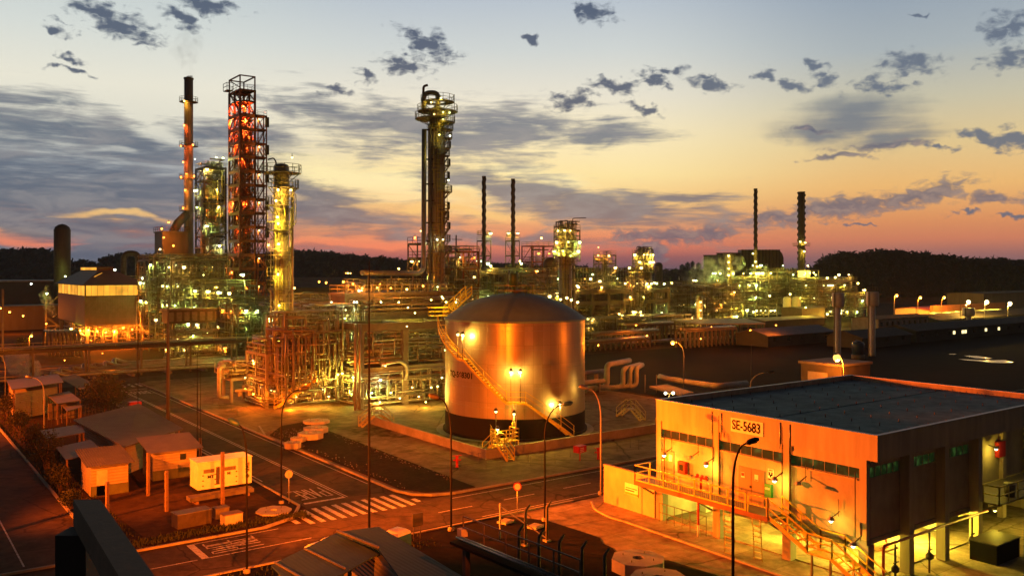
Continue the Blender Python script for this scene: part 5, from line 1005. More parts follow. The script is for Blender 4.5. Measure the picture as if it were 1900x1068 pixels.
# exchanger stand left of it
es, eb = frame('small stand carrying silver exchangers left of the near column', *XY(447, 119), 1, 1, 3.6, 3.2, [3.3], 'conc', 0, .3, 'rail', deckp=1, rr=.05)
for (q, z) in ((0, 4.2), (1.3, 4.4)): drum('silver heat exchanger lying on the small stand', (eb[0]-.6, eb[2]+1+q, z), (eb[1]+.3, eb[2]+1+q, z), .42, 'galv', 'silver exchangers on the small stand', name='heat_exchanger')
tangle(['galv', 'pipe'], (eb[0]-1.2, eb[1], eb[2], eb[3], 3.4, 5.6), 26, .07, .22, label='silver elbows and pipes over the small exchanger stand')
s = MB(); x = eb[0]-1.0; s.bend([(x, eb[2]-.4, 5.0), (x-.8, eb[2]-.4, 5.0), (x-.8, eb[2]-.4, .9), (x+.4, eb[2]-.4, .9)], .28, 10); tag(s.build('process_pipe', 'galv'), 'silver pipe dropping from the exchanger stand to the ground', 'pipe')
drum('small bright drum near the ground below the exchanger stand', P(438, 725, 114), P(468, 722, 114), .22, 'pipe')
sky_lamp(470, 668, 116, 'amber', 500, 'amber lamp over the exchanger stand', .13); sky_lamp(455, 700, 115, 'amber', 300, 'amber lamp under the exchanger stand', .12)
# ---- F. concrete frame between the near column and the tank
def rc_frame(label, x0, x1, y0, y1, nxp, levels, w=.7, beamh=1.1, m='conc', grp='concrete pipe racks'):
    t = thing('concrete_rack', label, 'pipe rack', ((x0+x1)/2, y0, 0), grp); s = MB(); s.box(x0, y0, 0, w, w, levels[-1]); pc = s.build('column', m, t)
    for i in range(nxp+1):
        for j in (0, 1):
            if i or j: shift(pc, t, (x1-x0)*i/nxp, (y1-y0)*j)
    for z in levels:
        for j in (0, 1): s = MB(); s.beam((x0, y0+(y1-y0)*j, z-beamh/2), (x1, y0+(y1-y0)*j, z-beamh/2), w*.9, beamh); s.build('longitudinal_beam', m, t)
        for i in range(nxp+1): s = MB(); xx = x0+(x1-x0)*i/nxp; s.beam((xx, y0, z-.45), (xx, y1, z-.45), w*.8, .85); s.build('cross_beam', m, t)
    return t
x0, y0 = XY(668, 112)
rc = rc_frame('brown concrete frame between the near column and the tank', x0, x0+13, y0, y0+6, 2, [5.2, 10.9], .8, 1.0, 'concd')
tangle(PM, (x0-1, x0+14, y0-.5, y0+6.5, .4, 4.6), 210, .04, .15, label='pumps, valves and small pipes on the ground below the concrete frame', risers=.6)
tangle(PM, (x0, x0+13, y0, y0+6, 5.6, 10), 46, .06, .2, label='pipe runs on the middle tier of the concrete frame', risers=.2)
tangle(PM, (x0-9, x0-1, y0+2, y0+9, 1, 12.5), 150, .05, .2, label='vertical pipes between near column and concrete frame', risers=.8)
for q in range(4): s = MB(); z = 5.7+.0*q; s.bend([(x0-1+q*.2, y0+.8+q*1.2, z+q*.25), (x0+9, y0+.8+q*1.2, z+q*.25), (x0+9, y0+.8+q*1.2, z+1.5), (x0+12.8, y0+.8+q*1.2, z+1.5)], .16+.03*q, 8); tag(s.build('process_pipe', 'pipe'), 'clad pipe running along the middle tier of the concrete frame', 'pipe', 'pipes on the concrete frame')
s = MB(); a = Vector((x0+5.6, y0-.7, 0)); s.bend([a+Vector((-3, 0, 5.6)), a+Vector((0, 0, 5.9)), a+Vector((1, 0, 4.9)), a+Vector((.7, 0, 3.3))], .24, 10, .9); tag(s.build('process_pipe', 'pipe'), 'bent orange-lit pipe hanging from the concrete frame', 'pipe')
for (px, py, pw, c) in ((656, 724, 260, 'green'), (690, 728, 300, 'green'), (742, 738, 300, 'warm'), (705, 745, 420, 'warm'), (765, 718, 260, 'amber'), (800, 718, 420, 'warm'), (812, 716, 420, 'yellow'), (820, 700, 250, 'green'), (777, 735, 260, 'amber'), (706, 704, 200, 'white'), (725, 728, 300, 'green'), (826, 649, 250, 'green'), (755, 605, 120, 'amber'), (672, 690, 160, 'amber'), (790, 745, 300, 'amber'), (715, 678, 120, 'amber')): sky_lamp(px, py, 113, c, pw, 'lamp among the pipes of the brown concrete frame', .12, 'lamps among the pipes of the brown concrete frame')
s = MB(); 
for q in (-.5, .5): s.tube((x0-.8+q*.6, y0-.9, .1), (x0-.8+q*.6, y0-.9, 11), .2, 8)
tag(s.build('riser_pipes', 'pipe'), 'pair of tall brown riser pipes at the corner of the concrete frame', 'pipe')
# upper tier: air coolers with long pipe
x1_, y1_ = XY(640, 128)
uf, ub = frame('long upper steel tier carrying air coolers above the concrete frame', x1_+8.5, y1_+1, 4, 1, 4.6, 5.2, [11.5, 14.4], 'steel', .35, .26, 'rail', deckp=1, z0=10.9, rr=.05)
for i in range(4):
    fx = ub[0]+2.3+i*4.6; t = thing('fin_fan_cooler', 'brown box air cooler in a row above the concrete frame', 'air cooler', (fx, ub[2], 12), 'air coolers above the concrete frame'); s = MB(); s.box(fx, (ub[2]+ub[3])/2, 13.0, 4.3, 5.0, .9); s.build('plenum', 'vesseldark', t)
    s = MB(); s.lathe(fx, (ub[2]+ub[3])/2, [(1.7, 13.0), (1.5, 12.4)], 14, cap=False); s.build('fan_ring', 'steel', t); s = MB(); s.box(fx, (ub[2]+ub[3])/2, 13.902, 4.36, 5.06, .35); s.build('bundle', 'steel', t)
for i in range(14): s = MB(); fx = ub[0]+.6+i*1.3; s.bend([(fx, ub[2]+.5, 14.4), (fx, ub[2]+.5, 15.6), (fx+.5, ub[2]+1.3, 15.6)], .14, 6); s.build('riser', 'pipe', uf)
lp = thing('overhead_line', 'long pale horizontal pipe running above the air coolers to the tall column', 'pipe', (ub[0], ub[3], 16.5)); s = MB(); a = P(672, 506, 134); b = P(776, 507, 146); s.bend([a, b, P(786, 500, 148), P(787, 240, 149)], .42, 12, 1.4, 6); s.build('line', 'pipe', lp)
for q in (.1, .5, .9): p = Vector(a).lerp(Vector(b), q); s = MB(); s.beam((p.x, p.y, 14.4), (p.x, p.y, p.z-.4), .2); s.build('support', 'steel', lp)
for (px, py, pw, c) in ((592, 522, 500, 'sodium'), (637, 522, 500, 'sodium'), (655, 526, 400, 'sodium'), (605, 524, 300, 'sodium'), (740, 498, 200, 'amber'), (672, 534, 260, 'sodium'), (700, 533, 260, 'sodium'), (725, 534, 260, 'sodium'), (755, 536, 260, 'amber'), (785, 530, 300, 'sodium')): sky_lamp(px, py, 128, c, pw, 'orange lamp along the row of air coolers', .17, 'lamps along the row of air coolers')
for (px, py, pw, c) in ((657, 560, 260, 'white'), (662, 560, 260, 'white'), (707, 560, 300, 'green'), (740, 560, 400, 'warm'), (757, 570, 400, 'yellow'), (770, 580, 300, 'yellow'), (640, 590, 120, 'green'), (800, 556, 250, 'yellow'), (820, 550, 350, 'yellow'), (615, 560, 200, 'green')): sky_lamp(px, py, 121, c, pw, 'lamp under the air cooler tier', .13, 'lamps under the air cooler tier')
cr = rc_frame('brown concrete rack under the air cooler tier', ub[0]-1, ub[1]+1, ub[2]+.2, ub[3]-.2, 4, [6.5, 11.1], .6, .9, 'concd')
tangle(PM, (ub[0], ub[1], ub[2]-1, ub[3], 11.8, 13.8), 50, .05, .16, label='small pipes threading through the air cooler tier', risers=.5)
# dense band left of it (x 545-640)
block('amber-lit process frame between the near column and the air coolers', 575, 138, 3, 2, 4, 4.5, [4, 8, 11.5], 14, ['amber', 'warm', 'green'], 420, 150, lsz=.18)
block('dim process frame behind the air cooler tier', 640, 160, 5, 2, 4.4, 5, [4.5, 9, 12.5], 14, ['amber', 'green', 'sodium'], 420, 120, lsz=.2)
wr = thing('warehouse', 'long low warehouse with dark orange-lit roof behind the air coolers', 'building', (*XY(600, 262), 0)); x, y = XY(600, 262)
s = MB(); s.box(x, y, 0, 34, 22, 12.6); s.build('wall', 'vesseldark', wr); s = MB(); s.slab([(x-17.5, y-11.5, 12.6), (x+17.5, y-11.5, 12.6), (x+17.5, y, 15.4), (x-17.5, y, 15.4)], .2); s.slab([(x-17.5, y, 15.4), (x+17.5, y, 15.4), (x+17.5, y+11.5, 12.6), (x-17.5, y+11.5, 12.6)], .2); s.build('roof', 'concd', wr)
# ---- G. tallest column
TC, (tx_, ty_) = column('tallest grey column with crowned ring platforms and twin side pipe', 812, 152, 1.3, 0, ZZ(198, 152), [(ZZ(190, 152), 2.9, 0, 360), (ZZ(208, 152), 3.5, 0, 360), (ZZ(222, 152), 3.9, 90, 270), (ZZ(228, 152), 3.0, 240, 400), (ZZ(258, 152), 2.5, 260, 400), (ZZ(290, 152), 2.1, 200, 380), (ZZ(332, 152), 2.1, 290, 360), (ZZ(405, 152), 2.0, 280, 370), (ZZ(448, 152), 2.2, 180, 380), (ZZ(242, 152), 2.7, 260, 420), (ZZ(275, 152), 2.3, 290, 370), (ZZ(308, 152), 2.2, 290, 360), (ZZ(357, 152), 2.5, 280, 390), (ZZ(388, 152), 2.1, 290, 350), (ZZ(425, 152), 2.2, 290, 360), (ZZ(468, 152), 2.4, 250, 400), (ZZ(510, 152), 2.2, 280, 380)], 'stackgrey', [(175, .16, 4, 43, 'steel')])
s = MB(); p0 = P(812, 200, 152); s.bend([p0, P(814, 172, 152), P(786, 172, 151), P(786, 205, 151)], .42, 12, 1.2, 6); s.build('overhead_pipe', 'vessel', TC); s = MB(); s.bend([P(785, 180, 151.5), P(786, 160, 151.5), P(794, 158, 151.5)], .22, 8); s.build('vent_pipe', 'redsteel', TC)
s = MB(); s.beam(P(799, 222, 150), P(799, 520, 150), .3); s.build('riser', 'darksteel', TC); s = MB(); [s.beam((*P(790, 0, 150.5)[:2], ZZ(y, 150)), (*P(806, 0, 150.5)[:2], ZZ(y, 150)), .25) for y in (240, 295, 341, 372, 413, 447)]; s.build('pipe_support', 'darksteel', TC)
s = MB(); [s.tube((*P(843, 0, 152)[:2], ZZ(175, 152)), (*P(843, 0, 152)[:2], ZZ(215, 152)), .05, 4)]; s.build('antenna', 'darksteel', TC)
for (px, py, pw, c) in ((818, 182, 900, 'yellow'), (822, 208, 500, 'yellow'), (834, 209, 300, 'green'), (806, 212, 300, 'amber'), (822, 222, 400, 'yellow'), (815, 250, 220, 'yellow'), (835, 252, 160, 'white'), (832, 334, 60, 'green'), (811, 444, 300, 'white'), (822, 444, 320, 'warm'), (812, 532, 260, 'green'), (813, 547, 180, 'green'), (800, 190, 500, 'yellow')): sky_lamp(px, py, 149.6, c, pw*.22, 'lamp on the tallest column', .16, 'lamps on the tallest column')
t, b = frame('lattice arm with railed platform left of the tallest column', *XY(779, 160), 1, 1, 3.0, 3.4, [14, 17, 20, 22.6], 'darksteel', .6, .2, 'redsteel', rr=.06); lamps(b, 4, 'amber', 420, 'on the lattice arm left of the tallest column', levels=[17, 20, 22.6], size=.2)
sky_lamp(770, 440, 158, 'sodium', 400, 'orange lamp topping the lattice arm', .2)
b = block('crowded lattice frame right of the tallest column', 842, 178, 2, 2, 3.6, 3.6, [5, 9.5, 14, 18, 21.5], 12, ['amber', 'warm', 'sodium', 'green'], 480, 140, 'redsteel')
s = MB(); s.box(b[1]-2, b[3]-2, 21.5, .2, .2, 3.4); s.beam((b[1]-3, b[3]-2, 24), (b[1]-.5, b[3]-2, 24), .12); tag(s.build('davit_crane', 'darksteel'), 'small davit crane on top of the lattice right of the tallest column', 'crane')
t = thing('stairway', 'bright yellow-green stairway behind the left shoulder of the tank', 'stairway', P(826, 582, 124)); p = P(828, 584, 124); stair(t, (p[0], p[1], p[2]), (p[0]+4.5, p[1]+1, p[2]+2.9), 1.2, rm='yellow', r=.05); s = MB(); s.box(p[0]-1.2, p[1], p[2]-.1, 2.4, 1.8, .1); rail_rect(s, p[0]-2.4, p[0], p[1]-.9, p[1]+.9, p[2], r=.05); s.build('landing', 'yellow', t)
for q in ((-2, -.8), (-.2, .8)): s = MB(); s.box(p[0]+q[0], p[1]+q[1], 0, .2, .2, p[2]-.1); s.build('leg', 'steel', t)
for (px, py) in ((828, 560), (822, 553), (846, 560)): sky_lamp(px, py, 122, 'yellow', 110, 'yellow lamp over the stairway behind the tank shoulder', .14, 'lamps over the stairway behind the tank')
block('dim amber-lit process frame left of the tank shoulder', 735, 158, 4, 2, 4.2, 4.5, [4, 8, 12, 15], 12, AM+['green'], 520, 130, lsz=.2)
block('dim low process frame behind the long concrete rack', 1120, 246, 6, 1, 5, 5, [4.5, 9, 13], 14, AM+['green'], 620, 130, lsz=.28)
block('low lit process frame below the drifting steam', 1318, 288, 4, 2, 5, 5, [4, 8, 12], 14, AM+['green'], 620, 110, lsz=.3)
# ---- H. units seen over the tank and to its right
stake('left one of two slim spiral-straked stacks near the centre', 898, 262, .56, 0, ZZ(327, 262), True, [(ZZ(436, 262), 2.0, 0, 360)], r0=.7); stake('right one of two slim spiral-straked stacks near the centre', 952, 262, .56, 0, ZZ(332, 262), True, [(ZZ(438, 262), 2.0, 90, 300)], r0=.7)
for px in (898, 951):
    x, y = XY(px, 266); t, b = frame(f'slender lit frame round the {"left" if px == 898 else "right"} straked stack', x, y, 1, 1, 3, 3, [10, 14, 18, 22, 26.5], 'steel', .5, .18, 'rail', deckp=.8, rr=.06); lamps(b, 6, ['warm', 'green', 'yellow'], 500, f'round the {"left" if px == 898 else "right"} straked stack', levels=[14, 18, 22, 26.5], size=.3)
block('green-lit process frame behind the tank dome, left part', 885, 214, 4, 2, 4, 5, [5, 9, 13, 16.5], 18, GA, 620, 140, lsz=.3)
block('green-lit process frame behind the tank dome, right part', 968, 214, 4, 2, 4, 5, [5, 9, 13, 17], 18, GA, 620, 140, lsz=.3)
block('tall orange-lit rectangular frame right of the straked stacks', 998, 250, 2, 1, 4, 4.5, [10, 15, 20, 24.5], 9, ['amber', 'sodium'], 620, 50, 'redsteel', lsz=.3)
x, y = XY(1021, 236); t = thing('round_converter', 'big dark round-ended converter vessel among orange-lit beams', 'vessel', (x, y, 14)); s = MB(); s.drum((x, y, 19), (x+2.5, y+2, 19), 2.1, 18); s.build('shell', 'vesseldark', t); s = MB(); s.box(x+1, y+.8, 12, 2.4, 2.4, 5); s.build('saddle', 'steel', t); s = MB(); rail_pts(s, [(x-2, y-2.4, 21.5), (x+4, y-2.4, 21.5)], r=.05); s.build('railing', 'rail', t)
column('grey column with crowded lit head, right of the tank dome', 1049, 192, 1.5, 0, ZZ(462, 192), [(ZZ(478, 192), 2.9, 0, 360), (ZZ(492, 192), 2.6, 0, 360)], 'vessel', [(-30, .2, 4, 20, 'pipe')], dome=True)
t, b = frame('crowned steel frame on the head of the grey column right of the tank', *XY(1052, 193), 1, 1, 4, 4, [21.5, 24, 26.5], 'steel', .6, .2, 'rail', deckp=1, z0=19.5, rr=.06); lamps(b, 12, ['amber', 'warm', 'green', 'yellow'], 420, 'on the column head right of the tank', levels=[19.5, 21.5, 24], size=.24); tangle(PM, (b[0], b[1], b[2], b[3], 19, 28.5), 60, .06, .18, label='pipe tangle on the column head right of the tank', risers=.6)
x, y = XY(1053, 191); s = MB(); s.bend([(x+1.5, y, 26.5), (x+1.5, y, 29), (x+4.5, y-1, 29.2)], .09, 6); tag(s.build('davit_crane', 'darksteel'), 'hooked davit on the column head right of the tank', 'crane')
for (px, py) in ((1040, 555), (1052, 552), (1060, 556), (1072, 560), (1040, 572)): sky_lamp(px, py, 170, 'warm', 600, 'warm lamp at the foot of the column right of the tank', .24, 'lamps at the foot of the column right of the tank')
rk, b = frame('long elevated rack with upright posts, right of the column head', *XY(1108, 262), 7, 1, 3.6, 5, [9.5, 14, 17], 'darksteel', .2, .26, 'rail', deckp=.9, rr=.06)
for i in range(22): s = MB(); fx = b[0]+.6+i*1.15; s.bend([(fx, b[2]+.4, 14), (fx, b[2]+.4, 18.2), (fx, b[2]+1.6, 18.2)], .13, 5); s.build('riser', 'pipe2', rk)
tangle(PM, b[:4]+(1, 13), 120, .06, .2, label='pipes packed into the long rack right of the column head', risers=.5); lamps(b, 14, ['green', 'amber', 'warm'], 620, 'on the long rack right of the column head', levels=[4, 9.5, 14], size=.3)
block('small lit tower of decks above the long rack', 1122, 256, 1, 1, 4.5, 4.5, [12, 16, 19.5, 22], 8, ['amber', 'warm'], 620, 60, lsz=.32)
column('stout grey column with bright head platform in the right middle distance', 1196, 244, 1.95, 0, ZZ(500, 244), [(ZZ(503, 244), 4.0, 0, 360)], 'vesseldark')
t, b = frame('lit crown of decks on the stout column', *XY(1193, 243), 1, 1, 4, 4, [19.5, 22.2], 'steel', .6, .22, 'rail', z0=17.5, rr=.06); lamps(b, 9, ['amber', 'warm', 'yellow'], 520, 'on the crown of the stout column', levels=[17.5, 19.5], size=.3); tangle(PM, b[:4]+(17, 24), 50, .06, .2, label='pipes round the crown of the stout column')
block('orange-lit ladder frame left of the stout column', 1178, 238, 1, 1, 3.4, 3.4, [4, 8, 12, 16], 10, ['amber', 'sodium', 'yellow'], 620, 60, lsz=.3)
x, y = XY(1222, 420); t = thing('silo', 'dark domed silo on the skyline right of the stout column', 'silo', (x, y, 0)); s = MB(); s.lathe(x, y, [(1.95, 0), (1.95, 19.6), (1.4, 20.6), (.1, 21)], 18); s.build('shell', 'vesseldark', t); s = MB(); s.lathe(x, y, [(2.05, 19.3), (2.05, 19.6)], 18); s.build('rim', 'steel', t)
# long concrete racks
x0, y0 = XY(1068, 226); rc_frame('long dark concrete rack in the right middle distance, front row', x0, x0+34, y0, y0+6, 6, [5, 9.5, 12.4], .9, 1.1, 'concd')
tangle(PM, (x0, x0+34, y0+.6, y0+5, 5.3, 12), 90, .08, .25, label='pipes lying on the long dark concrete rack', risers=.15)
tangle(PM, (x0, x0+34, y0-9, y0-1, .4, 5.5), 260, .05, .2, label='pumps and small pipes in front of the long concrete rack', risers=.65)
for i in range(24): lamp(x0+RN.uniform(-1, 34), y0-RN.uniform(.5, 8), RN.uniform(1.6, 6), RN.choice(['green', 'warm', 'amber', 'yellow', 'amber']), 620, 'lamp among the pumps in front of the long concrete rack', 'lamps in front of the long concrete rack', .26)
for i in range(16): lamp(x0+RN.uniform(0, 36), y0+RN.uniform(-.8, 0), RN.uniform(13, 14.2), RN.choice(['warm', 'amber', 'green', 'amber']), 520, 'lamp along the top of the long concrete rack', 'lamps along the top of the long concrete rack', .28)
for i in range(10):
    x = x0+2+i*3.3; vessel('bright vessel standing before the long concrete rack', x, y0-4+RN.uniform(-2, 2), .1, RN.uniform(2.5, 4.5), RN.uniform(.5, .9), RN.choice(['pipe', 'vessel', 'white']), grp='vessels before the long concrete rack')
block('low lit frame between the stout column and the steam', 1255, 262, 5, 1, 4.2, 5, [5, 9.5, 13], 12, ['amber', 'warm', 'green'], 620, 100, lsz=.3)
column('short orange-lit column at the right end of the concrete rack', 1297, 246, .95, 0, ZZ(548, 246), [(ZZ(552, 246), 2.0, 0, 360)], 'vessel')
for (py) in (560, 575, 590): sky_lamp(1300, py, 243.5, 'amber', 700, 'amber lamp on the short orange-lit column', .26, 'lamps on the short orange-lit column')
# ---- I. right-hand unit
SM = .36
block('wide green-lit process unit at right, left third', 1362, 330, 4, 2, 5, 6, [5, 9.5, 14], 22, GA, 900, 150, lsz=SM)
block('wide green-lit process unit at right, middle third', 1440, 338, 5, 2, 5, 6, [5, 9.5, 14, 17], 26, GA, 900, 170, lsz=SM)
block('wide green-lit process unit at right, right third', 1528, 330, 5, 2, 5, 6, [5, 9.5, 13.5], 22, GA, 900, 150, lsz=SM)
block('sloping end frame of the right process unit', 1586, 322, 2, 1, 4, 5, [4, 8], 5, GA, 800, 30, lsz=SM)
column('slim lit column at the left of the green-lit unit', 1353, 318, .75, 0, ZZ(470, 318), [(ZZ(476, 318), 2.2, 0, 360), (ZZ(500, 318), 2.0, 0, 360)], 'vessel')
for py in (474, 486, 498, 510, 530): sky_lamp(1352, py, 315, 'yellow', 700, 'yellow lamp on the slim lit column', .34, 'lamps on the slim lit column')
stake('thin spiral-straked stack, left one of the right-hand pair', 1402, 380, .72, 0, ZZ(350, 380), True, [(ZZ(500, 380), 2.5, 0, 360)], r0=1.1); stake('thick spiral-straked stack, right one of the right-hand pair', 1487, 380, 1.45, 0, ZZ(356, 380), True, [(ZZ(456, 380), 3.6, 0, 360)], r0=1.8)
for (px, py) in ((1485, 448), (1494, 450), (1492, 466), (1397, 470), (1402, 485), (1405, 494)): sky_lamp(px, py, 377, 'yellow', 900, 'yellow lamp on the right-hand straked stacks', .38, 'lamps on the right-hand straked stacks')
lb = thing('lit_shelter', 'glowing yellow open shelter on top of the right process unit', 'shelter', (*XY(1500, 334), 14)); x, y = XY(1500, 334); s = MB(); s.box(x, y, 17.2, 8, 4, .25); s.build('roof', 'steel', lb); s = MB(); s.box(x, y+1.9, 13.6, 7.8, .1, 3.6); s.build('back_wall', 'white', lb)
for q in (-3.9, 3.9): s = MB(); s.box(x+q, y-1.8, 13.6, .2, .2, 3.6); s.build('post', 'steel', lb)
for q in (-2.5, 0, 2.5): lamp(x+q, y-.6, 16.4, 'yellow', 1200, 'yellow lamp in the glowing shelter', 'lamps in the glowing shelter', .3)
for px in (1460.5, 1477.5):
    x, y = XY(px, 300); t = thing('storage_cylinder', f'white upright gas cylinder, {"left" if px < 1470 else "right"} of the pair before the right process unit', 'tank', (x, y, 0), 'pair of white upright cylinders'); s = MB(); s.lathe(x, y, [(1.35, .5), (1.42, 1), (1.42, 7.6), (1.1, 8.2), (.1, 8.5)], 18); s.build('shell', 'white', t); s = MB(); s.lathe(x, y, [(1.2, 0), (1.2, .55)], 12); s.build('skirt', 'conc', t)
for (px, py, pw) in ((1466, 545, 1500), (1398, 578, 900), (1385, 575, 900), (1330, 575, 900), (1560, 580, 1800), (1535, 582, 800), (1490, 590, 900), (1500, 600, 900), (1535, 515, 900), (1550, 514, 900), (1592, 525, 900), (1428, 548, 700), (1345, 560, 700), (1315, 580, 1200), (1235, 575, 1300), (1132, 580, 1300)): sky_lamp(px, py, 290, 'yellow', pw, 'yellow-green lamp before the right process units', .36, 'lamps before the right process units')
# boiler house skyline
for (px, w, top, lbl) in ((1330, 9, 474, 'small dark ribbed block at the left end of the boiler house'), (1358, 12, 470, 'low dark middle block of the boiler house'),):
    x, y = XY(px, 430); t = thing('boiler_house', lbl, 'building', (x, y, 0)); s = MB(); s.box(x, y, 0, w, 9, ZZ(top, 430)); s.build('wall', 'vesseldark', t); s = MB(); s.box(x, y, ZZ(top, 430)+.002, w+.4, 9.4, .3); s.build('roof', 'darksteel', t)
x, y = XY(1414, 425); t = thing('boiler_house', 'large dark ribbed boiler block with rounded right shoulder behind the thin stack', 'building', (x, y, 0)); zt = ZZ(463, 425); s = MB(); o = [(-10, 0), (10.5, 0), (10.5, zt-4), (9.8, zt-1.8), (8.2, zt), (-10, zt)]
vs = [(x+a*C, y-a*S, z) for a, z in o]+[(x+a*C+7*S, y-a*S+7*C, z) for a, z in o]; n_ = len(o); s._add(vs, [tuple(range(n_)), tuple(reversed(range(n_, 2*n_)))]+[(i, i+n_, (i+1) % n_+n_, (i+1) % n_) for i in range(n_)]); s.build('wall', 'vesseldark', t)
s = MB(); [s.beam((x+q*C-.15*S, y-q*S-.15*C, 14), (x+q*C-.15*S, y-q*S-.15*C, zt+.1), .3) for q in [-9.6+1.65*i for i in range(12)]]; s.build('rib', 'darksteel', t)
# ================= LEFT: lit hall on columns, silo, pipe rack =================
M['clad'] = ribbed('hall_cladding', (.11, .075, .065), 'X', .35, .6, .1); M['cladroof'] = ribbed('hall_roof_sheet', (.07, .055, .05), 'Y', .35, .6, .1)
def glowpane(name, col, st):
    m = emat(name, col, st, (.03, .02, .01)); n_, l_ = m.node_tree.nodes, m.node_tree.links; b = n_['Principled BSDF']; t_ = n_.new('ShaderNodeTexCoord'); nz = n_.new('ShaderNodeTexNoise'); nz.inputs['Scale'].default_value = .25
    l_.new(t_.outputs['Object'], nz.inputs['Vector']); mr = n_.new('ShaderNodeMapRange'); mr.inputs['From Min'].default_value = .3; mr.inputs['From Max'].default_value = .7; mr.inputs['To Min'].default_value = st*.55; mr.inputs['To Max'].default_value = st*1.4; l_.new(nz.outputs['Fac'], mr.inputs['Value']); l_.new(mr.outputs[0], b.inputs['Emission Strength']); return m
M['pane'] = glowpane('lit_translucent_sheet', (1.0, .42, .035), 1.15)
HX, HY = XY(157, 192); HW, HL = 12.8, 33.0
hall = thing('turbine_hall', 'big clad hall raised on columns at left with glowing orange clerestory strip', 'building', (HX, HY, 0))
def hp(name, m, f, parent=hall): s = MB(); f(s); return s.build(name, m, parent)
z1, z2, z3 = 5.6, 12.0, 14.4
hp('wall', 'clad', lambda s: s.bb(HX, HX+.2, HY, HY+HL, z1, z2)); hp('wall', 'clad', lambda s: s.bb(HX+.2, HX+HW, HY, HY+.2, z1, z2)); hp('wall', 'clad', lambda s: s.bb(HX+HW-.2, HX+HW, HY+.2, HY+HL, z1, z3)); hp('wall', 'clad', lambda s: s.bb(HX+.2, HX+HW-.2, HY+HL-.2, HY+HL, z1, z3))
w = hp('window', 'pane', lambda s: s.bb(HX+.05, HX+.1, HY+.3, HY+HL-.3, z2, z3)); hp('frame', 'darksteel', lambda s: [s.bb(HX, HX+.05, HY+.1+i*HL/8.2, HY+.2+i*HL/8.2, z2, z3) for i in range(8)], w)
w = hp('window', 'pane', lambda s: s.bb(HX+.3, HX+HW-.3, HY+.05, HY+.1, z2, z3)); hp('frame', 'darksteel', lambda s: [s.bb(HX+.1+i*1.26, HX+.16+i*1.26, HY, HY+.05, z2, z3) for i in range(11)], w)
hp('floor', 'concd', lambda s: s.bb(HX+.21, HX+HW-.21, HY+.21, HY+HL-.21, z1-.3, z1-.02))
xm = HX+HW/2
hp('roof', 'cladroof', lambda s: (s.slab([(HX-.6, HY-.6, z3), (HX+HW+.6, HY-.6, z3), (HX+HW*.62, HY+HL*.3, z3+3.2), (HX+HW*.38, HY+HL*.3, z3+3.2)], .15), s.slab([(HX-.6, HY+HL+.6, z3), (HX-.6, HY-.6, z3), (HX+HW*.38, HY+HL*.3, z3+3.2), (HX+HW*.38, HY+HL*.9, z3+3.2)], .15), s.slab([(HX+HW+.6, HY-.6, z3), (HX+HW+.6, HY+HL+.6, z3), (HX+HW*.62, HY+HL*.9, z3+3.2), (HX+HW*.62, HY+HL*.3, z3+3.2)], .15)))
rv = hp('ridge_vent', 'clad', lambda s: s.bb(HX+HW*.36, HX+HW*.64, HY+HL*.32, HY+HL*.92, z3+2.9, z3+4.0)); hp('vent_strip', 'pane', lambda s: s.bb(HX+HW*.36-.04, HX+HW*.36-.01, HY+HL*.34, HY+HL*.9, z3+3.25, z3+3.85), rv)
hp('rooflight', 'pane', lambda s: [s.slab([(HX+1.0, HY+5+i*3.4, z3+.75), (HX+1.0, HY+5.35+i*3.4, z3+.75), (HX+4.6, HY+5.35+i*3.4, z3+2.65), (HX+4.6, HY+5+i*3.4, z3+2.65)], .08) for i in range(5)])
for (x, y) in ((HX+.6, HY+.6), (HX+HW/2, HY+.6), (HX+HW-.6, HY+.6), (HX+.6, HY+HL*.5), (HX+.6, HY+HL-.6), (HX+HW-.6, HY+HL-.6)): hp('column', 'conc', lambda s: s.bb(x-.4, x+.4, y-.4, y+.4, 0, z1-.31))
tangle(PM, (HX+1, HX+HW-1, HY+1.5, HY+HL-2, .3, 4.9), 110, .06, .25, label='machinery and pipes glowing orange beneath the left hall')
hb = hp('inner_beam', 'conc', lambda s: s.bb(HX+1.5, HX+HW-1.5, HY+5, HY+6, 2.6, 3.6))
for i in range(14): lamp(HX+.8+(i%7)*1.8, HY+(-.4 if i < 7 else 9)+RN.uniform(0, 1), RN.uniform(3.6, 4.9), 'sodium', 2200, 'orange lamp beneath the left hall', 'lamps beneath the left hall', .2)
lamp(HX-.8, HY+11, 4.2, 'yellow', 900, 'yellow lamp at the left edge under the hall', None, .3)
x, y = XY(115.5, 300); t = thing('silo', 'tall brown banded silo with rounded cap at the far left', 'silo', (x, y, 0)); s = MB(); s.lathe(x, y, [(2.65, 0), (2.65, 31), (2.3, 32.2), (1.2, 33), (.1, 33.3)], 24); s.build('shell', 'vesseldark', t); s = MB(); [s.lathe(x, y, [(2.72, z), (2.72, z+.25)], 24) for z in (12, 18.5, 25, 31)]; s.build('band', 'steel', t)
sky_lamp(121, 512, 292, 'green', 700, 'greenish lamp at the foot of the brown silo', .3); sky_lamp(213, 500, 235, 'white', 300, 'white lamp over the hall ridge', .35); sky_lamp(58, 526, 280, 'white', 300, 'lone white lamp before the dark warehouse', .3)
for (px, py) in ((258, 515), (264, 515)): sky_lamp(px, py, 220, 'white', 300, 'white lamp beside the arched duct', .3, 'lamps beside the arched duct')
t = thing('warehouse', 'long dark blue-grey warehouse with pale roof edge across the far left', 'building', (*XY(60, 330), 0)); x, y = XY(40, 330); s = MB(); s.box(x, y+10, 0, 120, 30, 13); s.build('wall', mat('blue_grey_sheet', (.1, .12, .14), .7, 0, .15, .3), t); s = MB(); s.box(x, y+10, 13.002, 122, 31, .5); s.build('roof', 'offwhite', t)
